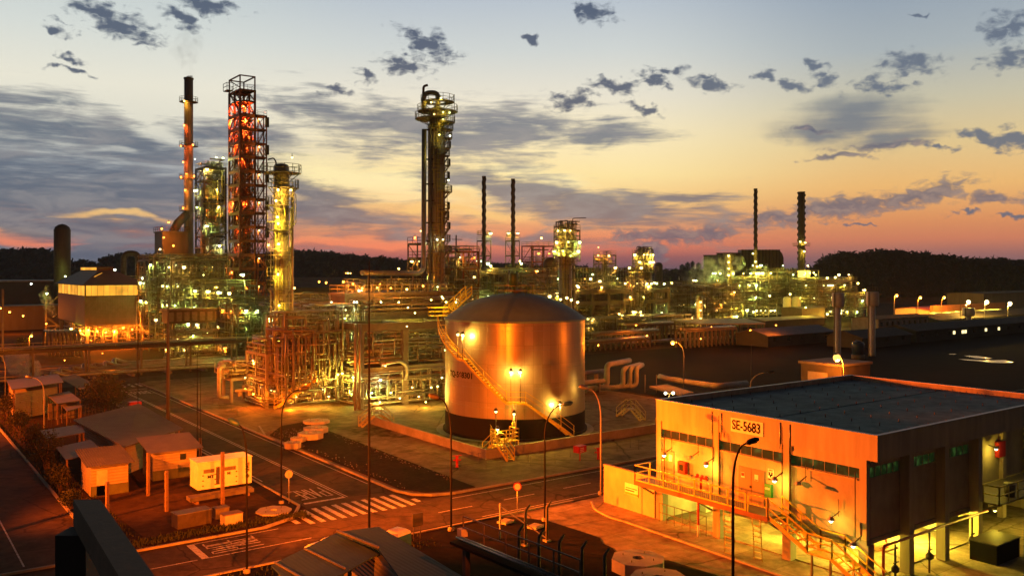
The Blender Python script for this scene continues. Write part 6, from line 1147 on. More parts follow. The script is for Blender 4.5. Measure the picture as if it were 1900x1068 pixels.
t = thing('warehouse', 'lower orange-lit warehouse wall left of the hall', 'building', (*XY(40, 255), 0)); x, y = XY(20, 255); s = MB(); s.box(x-8, y+4, 0, 48, 10, 6.5); s.build('wall', 'vesseldark', t); s = MB(); s.box(x-8, y+4, 6.502, 49, 11, .6); s.build('roof', 'concd', t)
for (px, py) in ((1, 571), (18, 578), (43, 585), (-20, 565)): sky_lamp(px, py, 240, 'sodium', 1800, 'orange wall lamp on the lower warehouse at far left', .3, 'lamps on the lower warehouse at far left')
x, y = XY(85, 190); t = thing('pipe_tower', 'thin orange-lit trestle left of the hall', 'structure', (x, y, 0)); s = MB(); s.beam((x, y, 0), (x, y, ZZ(530, 190)), .35); s.build('post', 'steel', t); s = MB(); s.beam((x, y, 3), (x+2.4, y, 5.5), .2); s.beam((x, y, 7.5), (x+2.4, y, 5.5), .2); s.beam((x, y, 9.5), (x+2.4, y, 12), .2); s.beam((x, y, 5.5), (x+2.6, y, 5.5), .2); s.build('bracing', 'steel', t)
sky_lamp(87, 544, 187, 'green', 300, 'greenish lamp on the thin trestle', .25); sky_lamp(86, 600, 187, 'sodium', 900, 'orange lamp low on the thin trestle', .2); sky_lamp(120, 625, 186, 'sodium', 900, 'orange lamp under the hall corner', .2)
x, y = XY(5, 170); s = MB(); s.beam((x, y, 0), (x, y, 14), .35); tag(s.build('concrete_pole', 'conc'), 'orange-lit concrete pole at the far left edge', 'pole')
# elevated pipe bridge running along X with sleepers beyond
br = thing('pipe_bridge', 'long dark pipe bridge crossing the left middle distance', 'pipe rack', (20, 156.5, 0)); BXa, BXb = -60, 62
s = MB(); s.box(BXa, 156.5, 0, .3, .3, 4.6); pc = s.build('post', 'steel', br)
for i in range(1, 16): shift(pc, br, i*(BXb-BXa)/15, 0); 
for i in range(0, 16): shift(pc, br, i*(BXb-BXa)/15, 2.6)
s = MB(); [s.beam((BXa, yy, 4.8), (BXb, yy, 4.8), .25, .5) for yy in (156.5, 159.1)]; s.build('girder', 'darksteel', br); s = MB(); rail_pts(s, [(BXa, 156.4, 5.1), (BXb, 156.4, 5.1)], r=.035, step=4); s.build('railing', 'rail', br)
for i, (yy, r, zz) in enumerate(((157.0, .2, 5.3), (157.7, .28, 5.35), (158.5, .22, 5.3))): s = MB(); s.tube((BXa, yy, zz), (BXb, yy, zz), r, 8); tag(s.build('process_pipe', ['pipe2', 'pipe', 'pipe2'][i]), 'long pipe lying on the left pipe bridge', 'pipe', 'pipes on the left pipe bridge')
for i, (yy, r, zz, m) in enumerate(((155.2, .32, .7, 'galv'), (160.6, .25, .6, 'pipe'), (161.8, .3, .6, 'pipe2'), (163.2, .35, .7, 'pipe'), (164.8, .22, .6, 'pipe2'), (166.3, .3, .7, 'galv'), (168.5, .4, .8, 'pipe'))): s = MB(); s.bend([(-70, yy, zz), (24+i*2, yy, zz), (24+i*2, yy+1.2, zz+.9), (26+i*2, yy+1.2, zz), (70, yy+1.2, zz)], r, 8); tag(s.build('process_pipe', m), 'long silver pipe lying low on sleepers behind the left road', 'pipe', 'pipes low on sleepers at left')
for i in range(14): s = MB(); s.bb(-10+i*2.1-.2, -10+i*2.1+.35, 170, 200, .4, 1.0+.2*(i % 3)); tag(s.build('ground_pipe', 'pipe2'), 'dark pipe running away from the left pipe bridge', 'pipe', 'dark pipes running away at left')
s = MB(); [s.box(-60+i*6, 162, 0, .5, 14, .4) for i in range(22)]; tag(s.build('sleepers', 'conc'), 'rows of concrete sleepers under the ground pipes', 'sleepers', kind='stuff')
t = thing('pipe_loops', 'bank of dark arched pipes in the left middle distance', 'pipes', (6, 172, 0))
for i in range(9): x, y = XY(88+i*7, 178); s = MB(); s.bend([(x, y-3, .5), (x, y-1, 5.2), (x, y+4, 5.2), (x, y+6, .5)], .28, 8, 1.4); s.build('loop', 'pipe2', t)
for (px, py, d, pw) in ((30, 648, 165, 900), (190, 655, 172, 500), (120, 668, 160, 500), (255, 690, 152, 500), (330, 665, 165, 500), (215, 690, 150, 600)): sky_lamp(px, py, d, 'sodium', pw, 'small orange lamp among the left ground pipes', .1, 'lamps among the left ground pipes')
# ================= LEFT FOREGROUND COMPOUND =================
M['dgreen'] = mat('dull_green_skirting', (.09, .11, .05), .8, 0, .3, 2)
M['corr'] = ribbed('corrugated_fibre_cement', (.1, .095, .09), 'X', .18, .85, 0, .35); M['corrs'] = ribbed('corrugated_sheet', (.13, .12, .115), 'Y', .2, .6, .1, .35); M['plank'] = ribbed('plank_wall', (.3, .27, .2), 'Z', .24, .8, 0, .25)
M['zinc'] = ribbed('blue_grey_roof_sheet', (.03, .06, .095), 'X', .25, .8, 0, .3, .2)
def shed(label, x0, x1, y0, y1, h, dh, walls='plank', roofm='corr', ov=.35, base=None, door=None, name='shed', win=None):
    """mono-pitch shed, roof falling toward -Y"""
    t = thing(name, label, 'shed', ((x0+x1)/2, y0, .08)); s = MB(); s._add([(x0, y0, .08), (x1, y0, .08), (x1, y1, .08), (x0, y1, .08), (x0, y0, h), (x1, y0, h), (x1, y1, h+dh), (x0, y1, h+dh)], [(0, 3, 2, 1), (4, 5, 6, 7), (0, 1, 5, 4), (1, 2, 6, 5), (2, 3, 7, 6), (3, 0, 4, 7)]); s.build('wall', walls, t)
    s = MB(); k = dh/(y1-y0); s.slab([(x0-ov, y0-ov, h+.1-ov*k), (x1+ov, y0-ov, h+.1-ov*k), (x1+ov, y1+ov, h+dh+.1+ov*k), (x0-ov, y1+ov, h+dh+.1+ov*k)], .05); s.build('roof', roofm, t)
    if base: s = MB(); s.bb(x0-.02, x1+.02, y0-.03, y0-.002, .08, .9); s.build('skirting', base, t)
    if win: s = MB(); s.bb(win[0], win[1], y0-.03, y0-.002, win[2], win[3]); s.build('window', 'glassd', t)
    if door: s = MB(); s.bb(door[0], door[1], y0-.03, y0-.002, .1, 2.1); s.build('door', 'offwhite', t)
    return t
a = G(170, 922); b = G(238, 914); shed('small block-walled shed with grey corrugated roof, nearest shed at left', a[0]-.1, b[0], a[1]-.3, a[1]+3.6, 2.5, .5, 'plank', 'corr', .4, M['dgreen'], door=(a[0]+.3, a[0]+1.1))
a = G(300, 890); b = G(364, 882); shed('small yellowish shed with ribbed roof and tiny dark window beside the generator', a[0]-.8, b[0], a[1]-.3, a[1]+3.0, 2.5, .55, 'plank', 'corrs', .45, 'dgreen', win=(b[0]-1.4, b[0]-.9, 1.6, 2.1))
def roof_on_posts(label, corners, th, m, post='wood', name='canopy', ridge=False, posts=True):
    t = thing(name, label, 'canopy', (*corners[0][:2], .08)); s = MB(); s.slab(corners, th); s.build('roof', m, t)
    if posts:
        cx = sum(c[0] for c in corners)/len(corners); cy = sum(c[1] for c in corners)/len(corners)
        for c in corners: s = MB(); x, y = c[0]+(cx-c[0])*.08, c[1]+(cy-c[1])*.08; s.box(x, y, .08, .14, .14, c[2]-th-.12); s.build('post', post, t)
    return t
rn2 = random.Random(2)
c = [G(135, 778, 3.0), G(231, 828, 3.0), G(340, 794, 2.7), G(258, 748, 3.3)]; big = roof_on_posts('largest dark shed roof in the left compound', c, .1, 'corr', name='shed')
s = MB(); cc = [(p[0]*.8+sum(q[0] for q in c)/4*.2, p[1]*.8+sum(q[1] for q in c)/4*.2) for p in c]; s.poly(cc, .09, 2.5); s.build('wall', 'plank', big)
roof_on_posts('orange-lit flat canopy roof left of the largest shed', [G(75, 798, 2.8), G(88, 814, 2.8), G(158, 801, 2.8), G(150, 786, 2.8)], .08, 'corrs')
roof_on_posts('low grey panelled roof below the orange-lit canopy', [G(103, 829, 2.5), G(122, 852, 2.3), G(192, 836, 2.3), G(168, 815, 2.5)], .07, 'corrs', name='canopy')
c = [G(12, 705, 3.8), G(22, 722, 3.8), G(118, 708, 3.8), G(108, 693, 3.8)]; t = roof_on_posts('far left shed with orange-lit roof and dark open front', c, .1, 'corrs', name='shed'); s = MB(); s.poly([(c[0][0]+.3, c[0][1]-.2), (c[1][0]+.4, c[1][1]+.6), (c[2][0]-.6, c[2][1]+.6), (c[3][0]-.6, c[3][1]-.3)], .09, 3.2); s.build('wall', 'plank', t)
roof_on_posts('dull grey roof panel right of the far left shed', [G(108, 700, 3), G(150, 722, 3), G(176, 712, 3), G(140, 694, 3)], .08, 'corr')
roof_on_posts('striped slatted roof among the left sheds', [G(88, 733, 2.6), G(106, 748, 2.6), G(151, 742, 2.6), G(128, 725, 2.6)], .07, 'corrs'); roof_on_posts('small pale slatted roof below the striped one', [G(114, 750, 2.2), G(124, 762, 2.2), G(152, 754, 2.2), G(148, 744, 2.2)], .06, 'corrs')
s = MB(); a = G(92, 782); s.box(a[0]+1.6, a[1]+1, .1, 3.2, .12, 1.9); tag(s.build('panel_fence', 'plank'), 'orange-lit panel fence behind the flat canopy', 'fence')
fe = thing('wire_fence', 'thin railing fence behind the flat canopy at left', 'fence', (*G(90, 800)[:2], .1)); a = G(88, 795); b = G(215, 765); s = MB(); rail_pts(s, [(a[0], a[1], .1), (b[0], b[1], .1)], h=1.7, r=.025, step=.6); s.build('panel', 'darksteel', fe)
# generator container
GX0, GX1, GY0, GY1 = 20.9, 25.2, 69.6, 71.6
gen = thing('generator_container', 'white container generator with black lettering, beside the junction', 'generator', (23, 69.6, .1)); s = MB(); s.bb(GX0, GX1, GY0, GY1, .65, 2.75); s.build('body', 'white', gen); s = MB(); s.bb(GX0-.05, GX1+.05, GY0-.05, GY1+.05, 2.752, 2.82); s.build('roof', 'white', gen); s = MB(); s.bb(GX0+.1, GX1-.1, GY0+.15, GY1-.15, .12, .65); s.build('skid', 'black', gen)
for (xa, xb, nm, mm) in ((GX0+.45, GX0+1.3, 'louvre', 'offwhite'), (GX0+2.1, GX0+3.0, 'louvre', 'offwhite')): s = MB(); s.bb(xa, xb, GY0-.02, GY0-.003, 1.9, 2.2); s.build(nm, 'steel', gen)
s = MB(); s.bb(GX0+1.42, GX0+1.72, GY0-.02, GY0-.003, .9, 2.3); s.build('recess', 'darksteel', gen)
s = MB(); [s.bb(xx-.05, xx+.05, GY0-.03, GY0-.003, z, z+.08) for xx in (GX0+.4, GX0+1.35, GX0+2.05, GX0+3.05) for z in (.9, 1.3, 1.7)]; s.build('hinge', 'black', gen)
s = MB(); s.path([(GX1-.35, GY0-.004, 1.25), (GX1-.35, GY0-.03, 1.25)], .16, 14); s.build('round_badge', 'dgreen', gen)
def text_obj(txt, size, o, xdir, zdir, m, parent, name='lettering', th=.01, xs=1.0, bold=.012, fit=None):
    """real lettering: the built-in font turned to a mesh, laid on the plane through o"""
    cu = bpy.data.curves.new('txt', 'FONT'); cu.body = txt; cu.size = size; cu.extrude = th; cu.offset = bold; to = bpy.data.objects.new('txt', cu); COL.objects.link(to); bpy.context.view_layer.update()
    me = bpy.data.meshes.new_from_object(to.evaluated_get(bpy.context.evaluated_depsgraph_get())); bpy.data.objects.remove(to)
    X = Vector(xdir).normalized(); Z = Vector(zdir).normalized(); Y = X.cross(Z); og = Vector(ORG[parent.name]) if parent else Vector()
    if fit: w0 = max(v.co.x for v in me.vertices)-min(v.co.x for v in me.vertices); xs = fit/w0
    for v in me.vertices: v.co = Vector(o)+X*v.co.x*xs+Z*v.co.y-Y*-v.co.z-og
    me.materials.clear(); me.materials.append(M[m]); ob = bpy.data.objects.new(name, me); COL.objects.link(ob); ob.parent = parent; return ob
text_obj('TKR', .42, (GX1-.5, GY0-.012, 2.35), (0, 0, -1), (1, 0, 0), 'black', gen); text_obj('MT', .3, (GX0+.75, GY0-.012, 1.5), (1, 0, 0), (0, 0, 1), 'black', gen, xs=1.2); text_obj('RE', .26, (GX0+2.3, GY0-.012, 1.6), (1, 0, 0), (0, 0, 1), 'black', gen)
text_obj('SE-5683', .86, (BX-.068, y0s-.1, 7.6) if 'y0s' in globals() else (BX-.068, onX(1358.5, 790, BX)[1], 7.6), (0, -1, 0), (0, 0, 1), 'black', sg, xs=.84, bold=.012, fit=2.2)
text_obj('EXIGE-SE', .16, (BX+.0-.0, 0, 0), (0, -1, 0), (0, 0, 1), 'black', sg).select_set(False) if False else None
# tank number bent round the shell
def tank_text(txt, size, a_start, z, m='black'):
    cu = bpy.data.curves.new('txt', 'FONT'); cu.body = txt; cu.size = size; cu.extrude = .01; cu.offset = .02; to = bpy.data.objects.new('txt', cu); COL.objects.link(to); bpy.context.view_layer.update(); me = bpy.data.meshes.new_from_object(to.evaluated_get(bpy.context.evaluated_depsgraph_get())); bpy.data.objects.remove(to)
    for v in me.vertices: p = ta(a_start+math.degrees(v.co.x*1.0/TR), TR+.02+max(0, v.co.z), z+v.co.y); v.co = Vector(p)-Vector(ORG[tk.name])
    me.materials.clear(); me.materials.append(M[m]); ob = bpy.data.objects.new('number', me); COL.objects.link(ob); ob.parent = tk
tank_text('TQ-568301', .86, -64, 6.4)
# posts, crates, pallets of the compound
for (px, py, h, lb) in ((199, 962, 2.6, 'weathered wooden post in front of the nearest left shed'), (275, 921, 3.4, 'tall weathered wooden post between the two small sheds'), (309, 950, 3.0, 'banded wooden post in the middle of the compound'), (371, 862, 2.4, 'short post behind the generator container'), (413, 944, 4.2, 'tall wooden post in front of the generator container')):
    p = G(px, py); t = thing('wooden_post', lb, 'post', (p[0], p[1], .08)); s = MB(); s.box(p[0], p[1], .08, .2, .2, h, .3); s.build('shaft', 'wood', t); s = MB(); [s.box(p[0], p[1], .08+h*q, .23, .23, .07, .3) for q in (.35, .92)]; s.build('band', 'steel', t)
def crate(px, py, w, dp, h, lb, m, lidm='corrs', rz=.1):
    p = G(px, py); t = thing('crate', lb, 'crate', (p[0], p[1], .08)); s = MB(); s.box(p[0], p[1]+dp/2, .08, w, dp, h, rz); s.build('body', m, t); s = MB(); s.box(p[0], p[1]+dp/2, .082+h, w+.08, dp+.08, .06, rz); s.build('lid', lidm, t); s = MB(); [s.box(p[0]+q*w*.46, p[1]+dp/2, .083, .05, dp+.03, h-.01, rz) for q in (-1, 0, 1)]; s.build('batten', m, t)
crate(360, 978, 2.4, 1.1, .95, 'dark open-topped crate with a pale lid', 'darksteel'); crate(433, 976, 1.3, .8, .75, 'pale boxy crate with a brown lid near the rounded kerb', 'offwhite', 'wood'); crate(412, 963, 1.0, .7, .7, 'stack of grey boards behind the pale crate', 'steel')
lg = thing('beam_stack', 'long low stack of beams in front of the generator container', 'beams', (*G(405, 930)[:2], .08)); a = G(352, 938); b = G(470, 918); s = MB(); [s.beam((a[0], a[1]+q*.35, .45+.002*q), (b[0], b[1]+q*.35, .45+.002*q), .3, .3) for q in range(3)]; s.build('beams', 'corrs', lg); s = MB(); [s.box(a[0]+(b[0]-a[0])*q, a[1]+(b[1]-a[1])*q+.35, .08, .25, 1.2, .21) for q in (.1, .5, .9)]; s.build('bearers', 'wood', lg)
p = G(250, 770); t = thing('red_cabinet', 'red box beside the round bush at left', 'cabinet', (p[0], p[1], .1)); s = MB(); s.box(p[0], p[1], .5, 1.4, .8, 1.2); s.build('body', 'red', t); s = MB(); [s.box(p[0]+q, p[1], .1, .08, .6, .4) for q in (-.5, .5)]; s.build('leg', 'red', t)
s = MB(); a = G(10, 690)
# ================= VEGETATION =================
def leafmat(name, c1, c2): return mat(name, c2, .8, 0, 0, 1.3, dirt=c1, spec=.2)
M['leaf'] = leafmat('dark_leaves', (.015, .022, .01), (.05, .06, .022)); M['leaffar'] = leafmat('far_leaves', (.012, .018, .012), (.03, .038, .022)); M['bark'] = mat('bark', (.1, .07, .05), .9, 0, .3, 3)
def leaves(mb, cx, cy, cz, rx, ry, rz, n, q, rng, shell=.55):
    for i in range(n):
        while True:
            u = Vector((rng.uniform(-1, 1), rng.uniform(-1, 1), rng.uniform(-1, 1)))
            if .01 < u.length < 1: break
        u = u.normalized()*(shell+(1-shell)*rng.random())*(.85+.3*math.sin(u.x*7+cx)*math.sin(u.y*6+u.z*5+cy)); c = Vector((cx+u.x*rx, cy+u.y*ry, cz+u.z*rz)); a = Vector((rng.gauss(0, 1), rng.gauss(0, 1), rng.gauss(0, 1))).normalized()*q*rng.uniform(.6, 1.4); b = a.orthogonal().normalized()*q*rng.uniform(.4, .9); mb.quad(c-a, c-b*.7, c+a, c+b)
def bush(label, px, py, rx, rz_, n=900, q=.12, name='bush', dz=0, ry=None):
    p = G(px, py); rg = random.Random(int(px*7+py)); t = thing(name, label, 'bush', (p[0], p[1], .05)); s = MB(); ry = ry or rx
    for k in range(7): a = rg.random()*6.28; e = rg.random()*.45; leaves(s, p[0]+rx*e*cos(a), p[1]+ry*e*sin(a), .1+rz_*(.55+.25*rg.random())+dz, rx*.62, ry*.62, rz_*.5, n//7, q, rg)
    s.build('foliage', 'leaf', t); s = MB()
    for k in range(4): a = k*1.6; s.path([(p[0], p[1], .05), (p[0]+.2*cos(a), p[1]+.2*sin(a), rz_*.4), (p[0]+rx*.5*cos(a), p[1]+ry*.5*sin(a), rz_*.9)], [.09, .06, .02], 5)
    s.build('stem', 'bark', t)
bush('big dark round bush between the sheds and the far zebra crossing', 196, 772, 3.1, 4.3, 3800, .13)
for (px, py, r, h, lb) in ((14, 778, 1.7, 2.8, 'dark shrub at the far left edge by the side road'), (38, 800, 1.5, 2.0, 'dark shrub along the left kerb, second from the edge'), (62, 835, 1.5, 2.2, 'dark shrub along the left kerb beside the canopy'), (85, 880, 1.9, 3.2, 'tall bushy shrub beside the low panelled roof'), (112, 915, 1.3, 2.0, 'low shrub at the corner of the nearest shed'), (132, 945, 1.1, 1.2, 'small shrub at the end of the left hedge'), (20, 740, 1.8, 2.4, 'shrub beside the far left shed'), (40, 655, 3.0, 3.0, 'dark shrub behind the left pipe bridge')): bush(lb, px, py, r, h, 1300, .1)
gr = MB(); rg = random.Random(5)
for i in range(2600):
    if i % 2: x, y = rg.uniform(12.3, 14.6), rg.uniform(60, 125)
    else: x, y = rg.uniform(13.6, 26), rg.gauss(60.2, .35)
    if i % 7 == 0: x, y = rg.uniform(12.3, 30), rg.uniform(48, 51)
    h = rg.uniform(.1, .35); a = rg.random()*3.1; gr.quad((x-.05*cos(a), y-.05*sin(a), .06), (x+.05*cos(a), y+.05*sin(a), .06), (x+.02+rg.gauss(0, .06), y+rg.gauss(0, .06), .06+h), (x-.02, y, .06+h*.8))
tag(gr.build('grass', 'leaf'), 'thin dark grass tufts along the kerbs', 'grass', kind='stuff')
# wooded ridges: far-off woods that read as one mass
def wood(name, label, d, depth, prof, n, cr, seed, m='leaffar'):
    """prof: (px, top_py) outline of the wood at distance d"""
    rg = random.Random(seed); s = MB(); xs = [p[0] for p in prof]
    def top(px):
        for (a, za), (b, zb) in zip(prof[:-1], prof[1:]):
            if a <= px <= b: return za+(zb-za)*(px-a)/(b-a)
        return prof[-1][1]
    for i in range(n):
        px = rg.uniform(xs[0], xs[-1]); dd = d+rg.random()*depth; zt = H+(HZ-top(px))*d/F; r = cr*rg.uniform(.6, 1.35); z = rg.uniform(0, zt-r*.6) if i % 3 else zt-r*rg.uniform(.5, .95); 
        pass
        x, y = XY(px, dd); z = max(z, r*.3); leaves(s, x, y, z, r, r, r*.75, 48, r*.3, rg, .3)
        if i % 3 == 0: s.tube((x, y, 0), (x, y, z), .3, 4, False)
    tag(s.build(name, m), label, 'wood', kind='stuff'); return top
def hill(label, d, depth, prof, drop=5):
    s = MB(); v = []; 
    for (px, py) in prof:
        zt = max(.4, H+(HZ-py)*d/F-drop)
        for (dd, z) in ((d-6, -.3), (d+4, zt*.75), (d+depth*.5, zt), (d+depth*1.5, -.3)): x, y = XY(px, dd); v.append((x, y, z))
    f = [(i*4+k, i*4+k+4, i*4+k+5, i*4+k+1) for i in range(len(prof)-1) for k in range(3)]; s._add(v, f, True); struct('hill', s, 'grass')
pr = [(1500, 505), (1518, 490), (1535, 474), (1560, 467), (1600, 468), (1640, 461), (1680, 466), (1720, 468), (1760, 474), (1800, 480), (1840, 478), (1880, 482), (1960, 492), (2060, 497)]
hill('', 560, 60, pr, 9); wood('wood', 'dark wooded hill rising on the right skyline', 545, 50, pr, 1500, 6, 3)
pr = [(-60, 464), (0, 461), (60, 459), (98, 463), (110, 470), (135, 488), (150, 482), (180, 486), (195, 490), (200, 474), (240, 469), (285, 472), (330, 470), (420, 470)]
hill('', 830, 60, pr, 12); wood('wood', 'hazy blue wooded ridge on the left skyline', 810, 50, pr, 900, 8, 4)
pr = [(420, 474), (500, 468), (545, 463), (600, 465), (640, 470), (700, 476), (765, 480), (900, 486), (1100, 492)]
hill('', 780, 60, pr, 12); wood('wood', 'dark wooded ridge on the centre skyline', 760, 50, pr, 1100, 7, 5)
pr = [(1100, 494), (1200, 496), (1262, 497), (1290, 496), (1300, 499), (1500, 497)]
wood('wood', 'low hazy line of trees on the skyline right of centre', 900, 60, pr, 300, 6, 6)
for (px, h, w) in ((1266, 492, 7), (1276, 488, 6), (1285, 486, 5), (1296, 489, 6)): x, y = XY(px, 1500); t = thing('far_building', f'tiny hazy tower block on the skyline, {["first", "second", "third", "fourth"][[1266, 1276, 1285, 1296].index(px)]} from left', 'building', (x, y, 0)); s = MB(); s.box(x, y, 0, w*.9, w, ZZ(h, 1500)); s.build('wall', 'concd', t); s = MB(); s.box(x, y, ZZ(h, 1500)+.01, w*.4, w*.4, 2); s.build('roof_house', 'concd', t)
# ================= RIGHT MIDDLE DISTANCE =================
def rack(label, px0, py0, px1, py1, z, m='offwhite', w=3.0, nposts=12, pipes=3):
    a = G(px0, py0, z); b = G(px1, py1, z); y = (a[1]+b[1])/2; t = thing('pipe_rack', label, 'pipe rack', (a[0], y, 0)); s = MB(); s.box(a[0], y, 0, .3, .3, z-.4); pc = s.build('post', 'steel', t)
    for i in range(nposts+1):
        for j in (0, 1):
            if i or j: shift(pc, t, (b[0]-a[0])*i/nposts, w*j)
    s = MB(); [s.beam((a[0], y+w*j, z-.2), (b[0], y+w*j, z-.2), .25, .4) for j in (0, 1)]; s.build('girder', 'steel', t)
    for k in range(pipes): s = MB(); s.tube((a[0], y+w*(k+.5)/pipes, z+.2), (b[0], y+w*(k+.5)/pipes, z+.2), .22+.08*(k % 2), 8); tag(s.build('process_pipe', ['galv', 'pipe', 'pipe2'][k % 3]), 'pipe lying on the '+label, 'pipe', 'pipes on the '+label)
    return t
rack('upper long pipe rack right of the tank', 1086, 619, 1240, 614, 3.2); rack('middle pipe rack right of the tank', 1086, 634, 1215, 628, 2.0); rack('far pipe rack under the pump rows', 1150, 603, 1265, 600, 4.2); rack('right-hand pipe rack before the dark lot', 1260, 612, 1380, 608, 4.0)
c = [G(1245, 592, 4.6), G(1300, 600, 4.6), G(1420, 599, 4.6), G(1380, 590, 4.6)]; t = roof_on_posts('long pale flat shelter roof before the right process unit', c, .3, 'offwhite', 'steel', 'shelter')
c0, c1 = c[1], c[2]
for i in range(9): q = i/8; s = MB(); s.box(c0[0]+(c1[0]-c0[0])*q, c0[1]+(c1[1]-c0[1])*q+.3, 0, .3, .3, 4.3); s.build('post', 'steel', t)
for i in range(16): a = G(1100+i*21, 645-i*1.2); s = MB(); s.tube((a[0]-2, a[1], .8), (a[0]+5, a[1]+RN.uniform(-2, 2), .8), .3, 8); tag(s.build('ground_pipe', ['galv', 'pipe'][i % 2]), 'short silver pipe lying low before the right pipe racks', 'pipe', 'low silver pipes before the right racks')
# expansion loops
ul = thing('pipe_loops', 'four grey pipes rising and bending over in tall loops right of the tank', 'pipes', (*G(1170, 725)[:2], 0))
for i, (px, r, zt) in enumerate(((1126, .42, 3.9), (1156, .36, 3.3), (1169, .34, 3.3), (1181, .34, 3.3))):
    a = G(px, 726-i*.6+0); s = MB(); s.bend([(a[0]-5+i*.8, a[1]+1.5, .6), (a[0], a[1], .6), (a[0], a[1], zt), (a[0]+7-i*1.0, a[1]+2.5+i*.1, zt)], r, 12, .9, 6); s.build('loop', 'offwhite', ul)
s = MB(); [s.tube(G(px, 728), (*G(px, 728)[:2], 2.6), .07, 6) for px in (1197, 1218)]; s.build('support', 'steel', ul)
s = MB(); a = G(1238, 702, 1.2); b = G(1330, 716, 1.2); s.bend([(a[0]+1, a[1]+2.5, 1.2), a, b, (b[0]+6, b[1]-.5, 1.2)], .42, 12, 1, 6); tag(s.build('process_pipe', 'offwhite'), 'thick orange-lit pipe lying on the ground behind the substation roof', 'pipe')
s = MB(); s.slab([G(1205, 716, 1.0), G(1265, 732, 1.0), G(1288, 727, 1.0), G(1238, 712, 1.0)], .25); tag(s.build('concrete_trough', 'conc'), 'pale concrete trough beside the thick ground pipe', 'trough')
for (px, py, w, lb) in ((1098, 690, 8, 'grey pipe trestle just right of the tank, upper one'), (1100, 708, 7, 'grey pipe trestle just right of the tank, lower one')):
    a = G(px, py, 1.6); t = thing('pipe_trestle', lb, 'pipe rack', (a[0], a[1], 0)); s = MB(); s.tube((a[0]-6, a[1], 1.6), (a[0]+w*.4, a[1], 1.6), .35, 10); s.build('pipe', 'offwhite', t); s = MB(); [s.box(a[0]+q, a[1], 0, .25, .8, 1.3) for q in (-1.5, 1)]; s.build('support', 'conc', t)
for (px, py, pw) in ((1110, 640, 1600), (1200, 622, 1600), (1180, 603, 1600), (1320, 606, 1600), (1392, 612, 1600), (1440, 603, 1500), (1300, 628, 1400)): p = G(px, py, 5); lamp(p[0], p[1], 5, 'sodium', pw, 'small orange lamp over the right pipe racks', 'lamps over the right pipe racks', .12)
# water towers
def wtower(px, dtop, py0, py1, r, lb, d, rp):
    x, y = XY(px, d); z0, z1 = ZZ(py1, d), ZZ(py0, d); t = thing('water_tower', lb, 'water tower', (x, y, 0)); s = MB(); s.lathe(x, y, [(rp*1.1, 0), (rp, .5), (rp, z0)], 18); s.build('column', 'white', t); s = MB(); s.lathe(x, y, [(r*.92, z0), (r, z0+.4), (r, z1-.3), (r*.9, z1)], 24); s.build('tank', 'white', t); s = MB(); rail_pts(s, [(x+r*.8*cos(a), y+r*.8*sin(a), z1) for a in [i*pi/3 for i in range(6)]], r=.03, closed=True, h=.9); s.beam((x, y, z1), (x, y, z1+1.8), .06); s.build('railing', 'steel', t)
    s = MB(); s.beam((x-r-.1, y, 0), (x-r-.1, y, z1), .3, .08); s.build('ladder', 'steel', t)
wtower(1555, 0, 543, 569, 1.1, 'nearer pale water tower on a thick column, left of the pair', 165, .5); wtower(1619, 0, 541, 567, 1.25, 'pale water tower on a thick column, right of the pair', 180, .55); wtower(1797, 0, 571, 586, 1.8, 'small squat grey water tower before the orange-lit building', 262, .9)
t = thing('water_tank', 'blue plastic water tank between the two water towers', 'tank', (*XY(1592, 175), 0)); x, y = XY(1592, 175); s = MB(); s.lathe(x, y, [(1.1, .8), (1.25, 2.9), (1.0, 3.3)], 20); s.build('tank', 'blue', t); s = MB(); s.lathe(x, y, [(1.3, 0), (1.3, .8)], 16); s.build('base', 'conc', t); s = MB(); s.lathe(x, y, [(.9, 3.3), (.3, 3.6)], 16); s.build('lid', 'blue', t)
# low buildings
def gable(label, px0, px1, d, h, dp, ridge, wm, rm, wins=0, lit=(), winm='glassd', name='low_building', z=0, wz=(1.2, 2.2)):
    """long building squared to the plant grid is too shallow here: runs along X"""
    a = XY(px0, d); b = onY(px1, HZ, a[1]); x0, y0, x1 = a[0], a[1], b[0]; t = thing(name, label, 'building', (x0, y0, 0)); s = MB(); s.bb(x0, x1, y0, y0+dp, z, h); s.build('wall', wm, t)
    s = MB(); s.slab([(x0-.5, y0-.5, h), (x1+.5, y0-.5, h), (x1+.5, y0+dp/2, h+ridge), (x0-.5, y0+dp/2, h+ridge)], .15); s.slab([(x0-.5, y0+dp/2, h+ridge), (x1+.5, y0+dp/2, h+ridge), (x1+.5, y0+dp+.5, h), (x0-.5, y0+dp+.5, h)], .15); s.build('roof', rm, t)
    s = MB(); s._add([(x0+.02, y0, h), (x0+.02, y0+dp, h), (x0+.02, y0+dp/2, h+ridge)], [(0, 2, 1)]); s.build('gable', wm, t)
    for i in range(wins): s = MB(); xx = x0+(x1-x0)*(i+.5)/wins; s.bb(xx-.55, xx+.55, y0-.05, y0-.003, *wz); s.build('window', winm, t)
    for px in lit: s = MB(); xx = onY(px, HZ, y0)[0]; s.bb(xx-.55, xx+.55, y0-.08, y0-.053, *wz); s.build('lit_window', M['litwin'], t)
    return t, x0, x1, y0
M['litwin'] = emat('lit_window_glass', (1, .78, .35), 2.2); M['dimwall'] = mat('dim_grey_wall', (.08, .095, .09), .85, 0, .2, .4)
gable('long low building with five lit windows at the right edge', 1700, 1990, 212, 2.9, 10, 1.2, 'dimwall', 'corr', 14, (1770, 1786, 1791, 1829, 1853), wz=(1.3, 2.1))
gable('long dark roof behind the building with lit windows', 1740, 2020, 262, 2.6, 12, 1.4, 'dimwall', 'corr', 0)
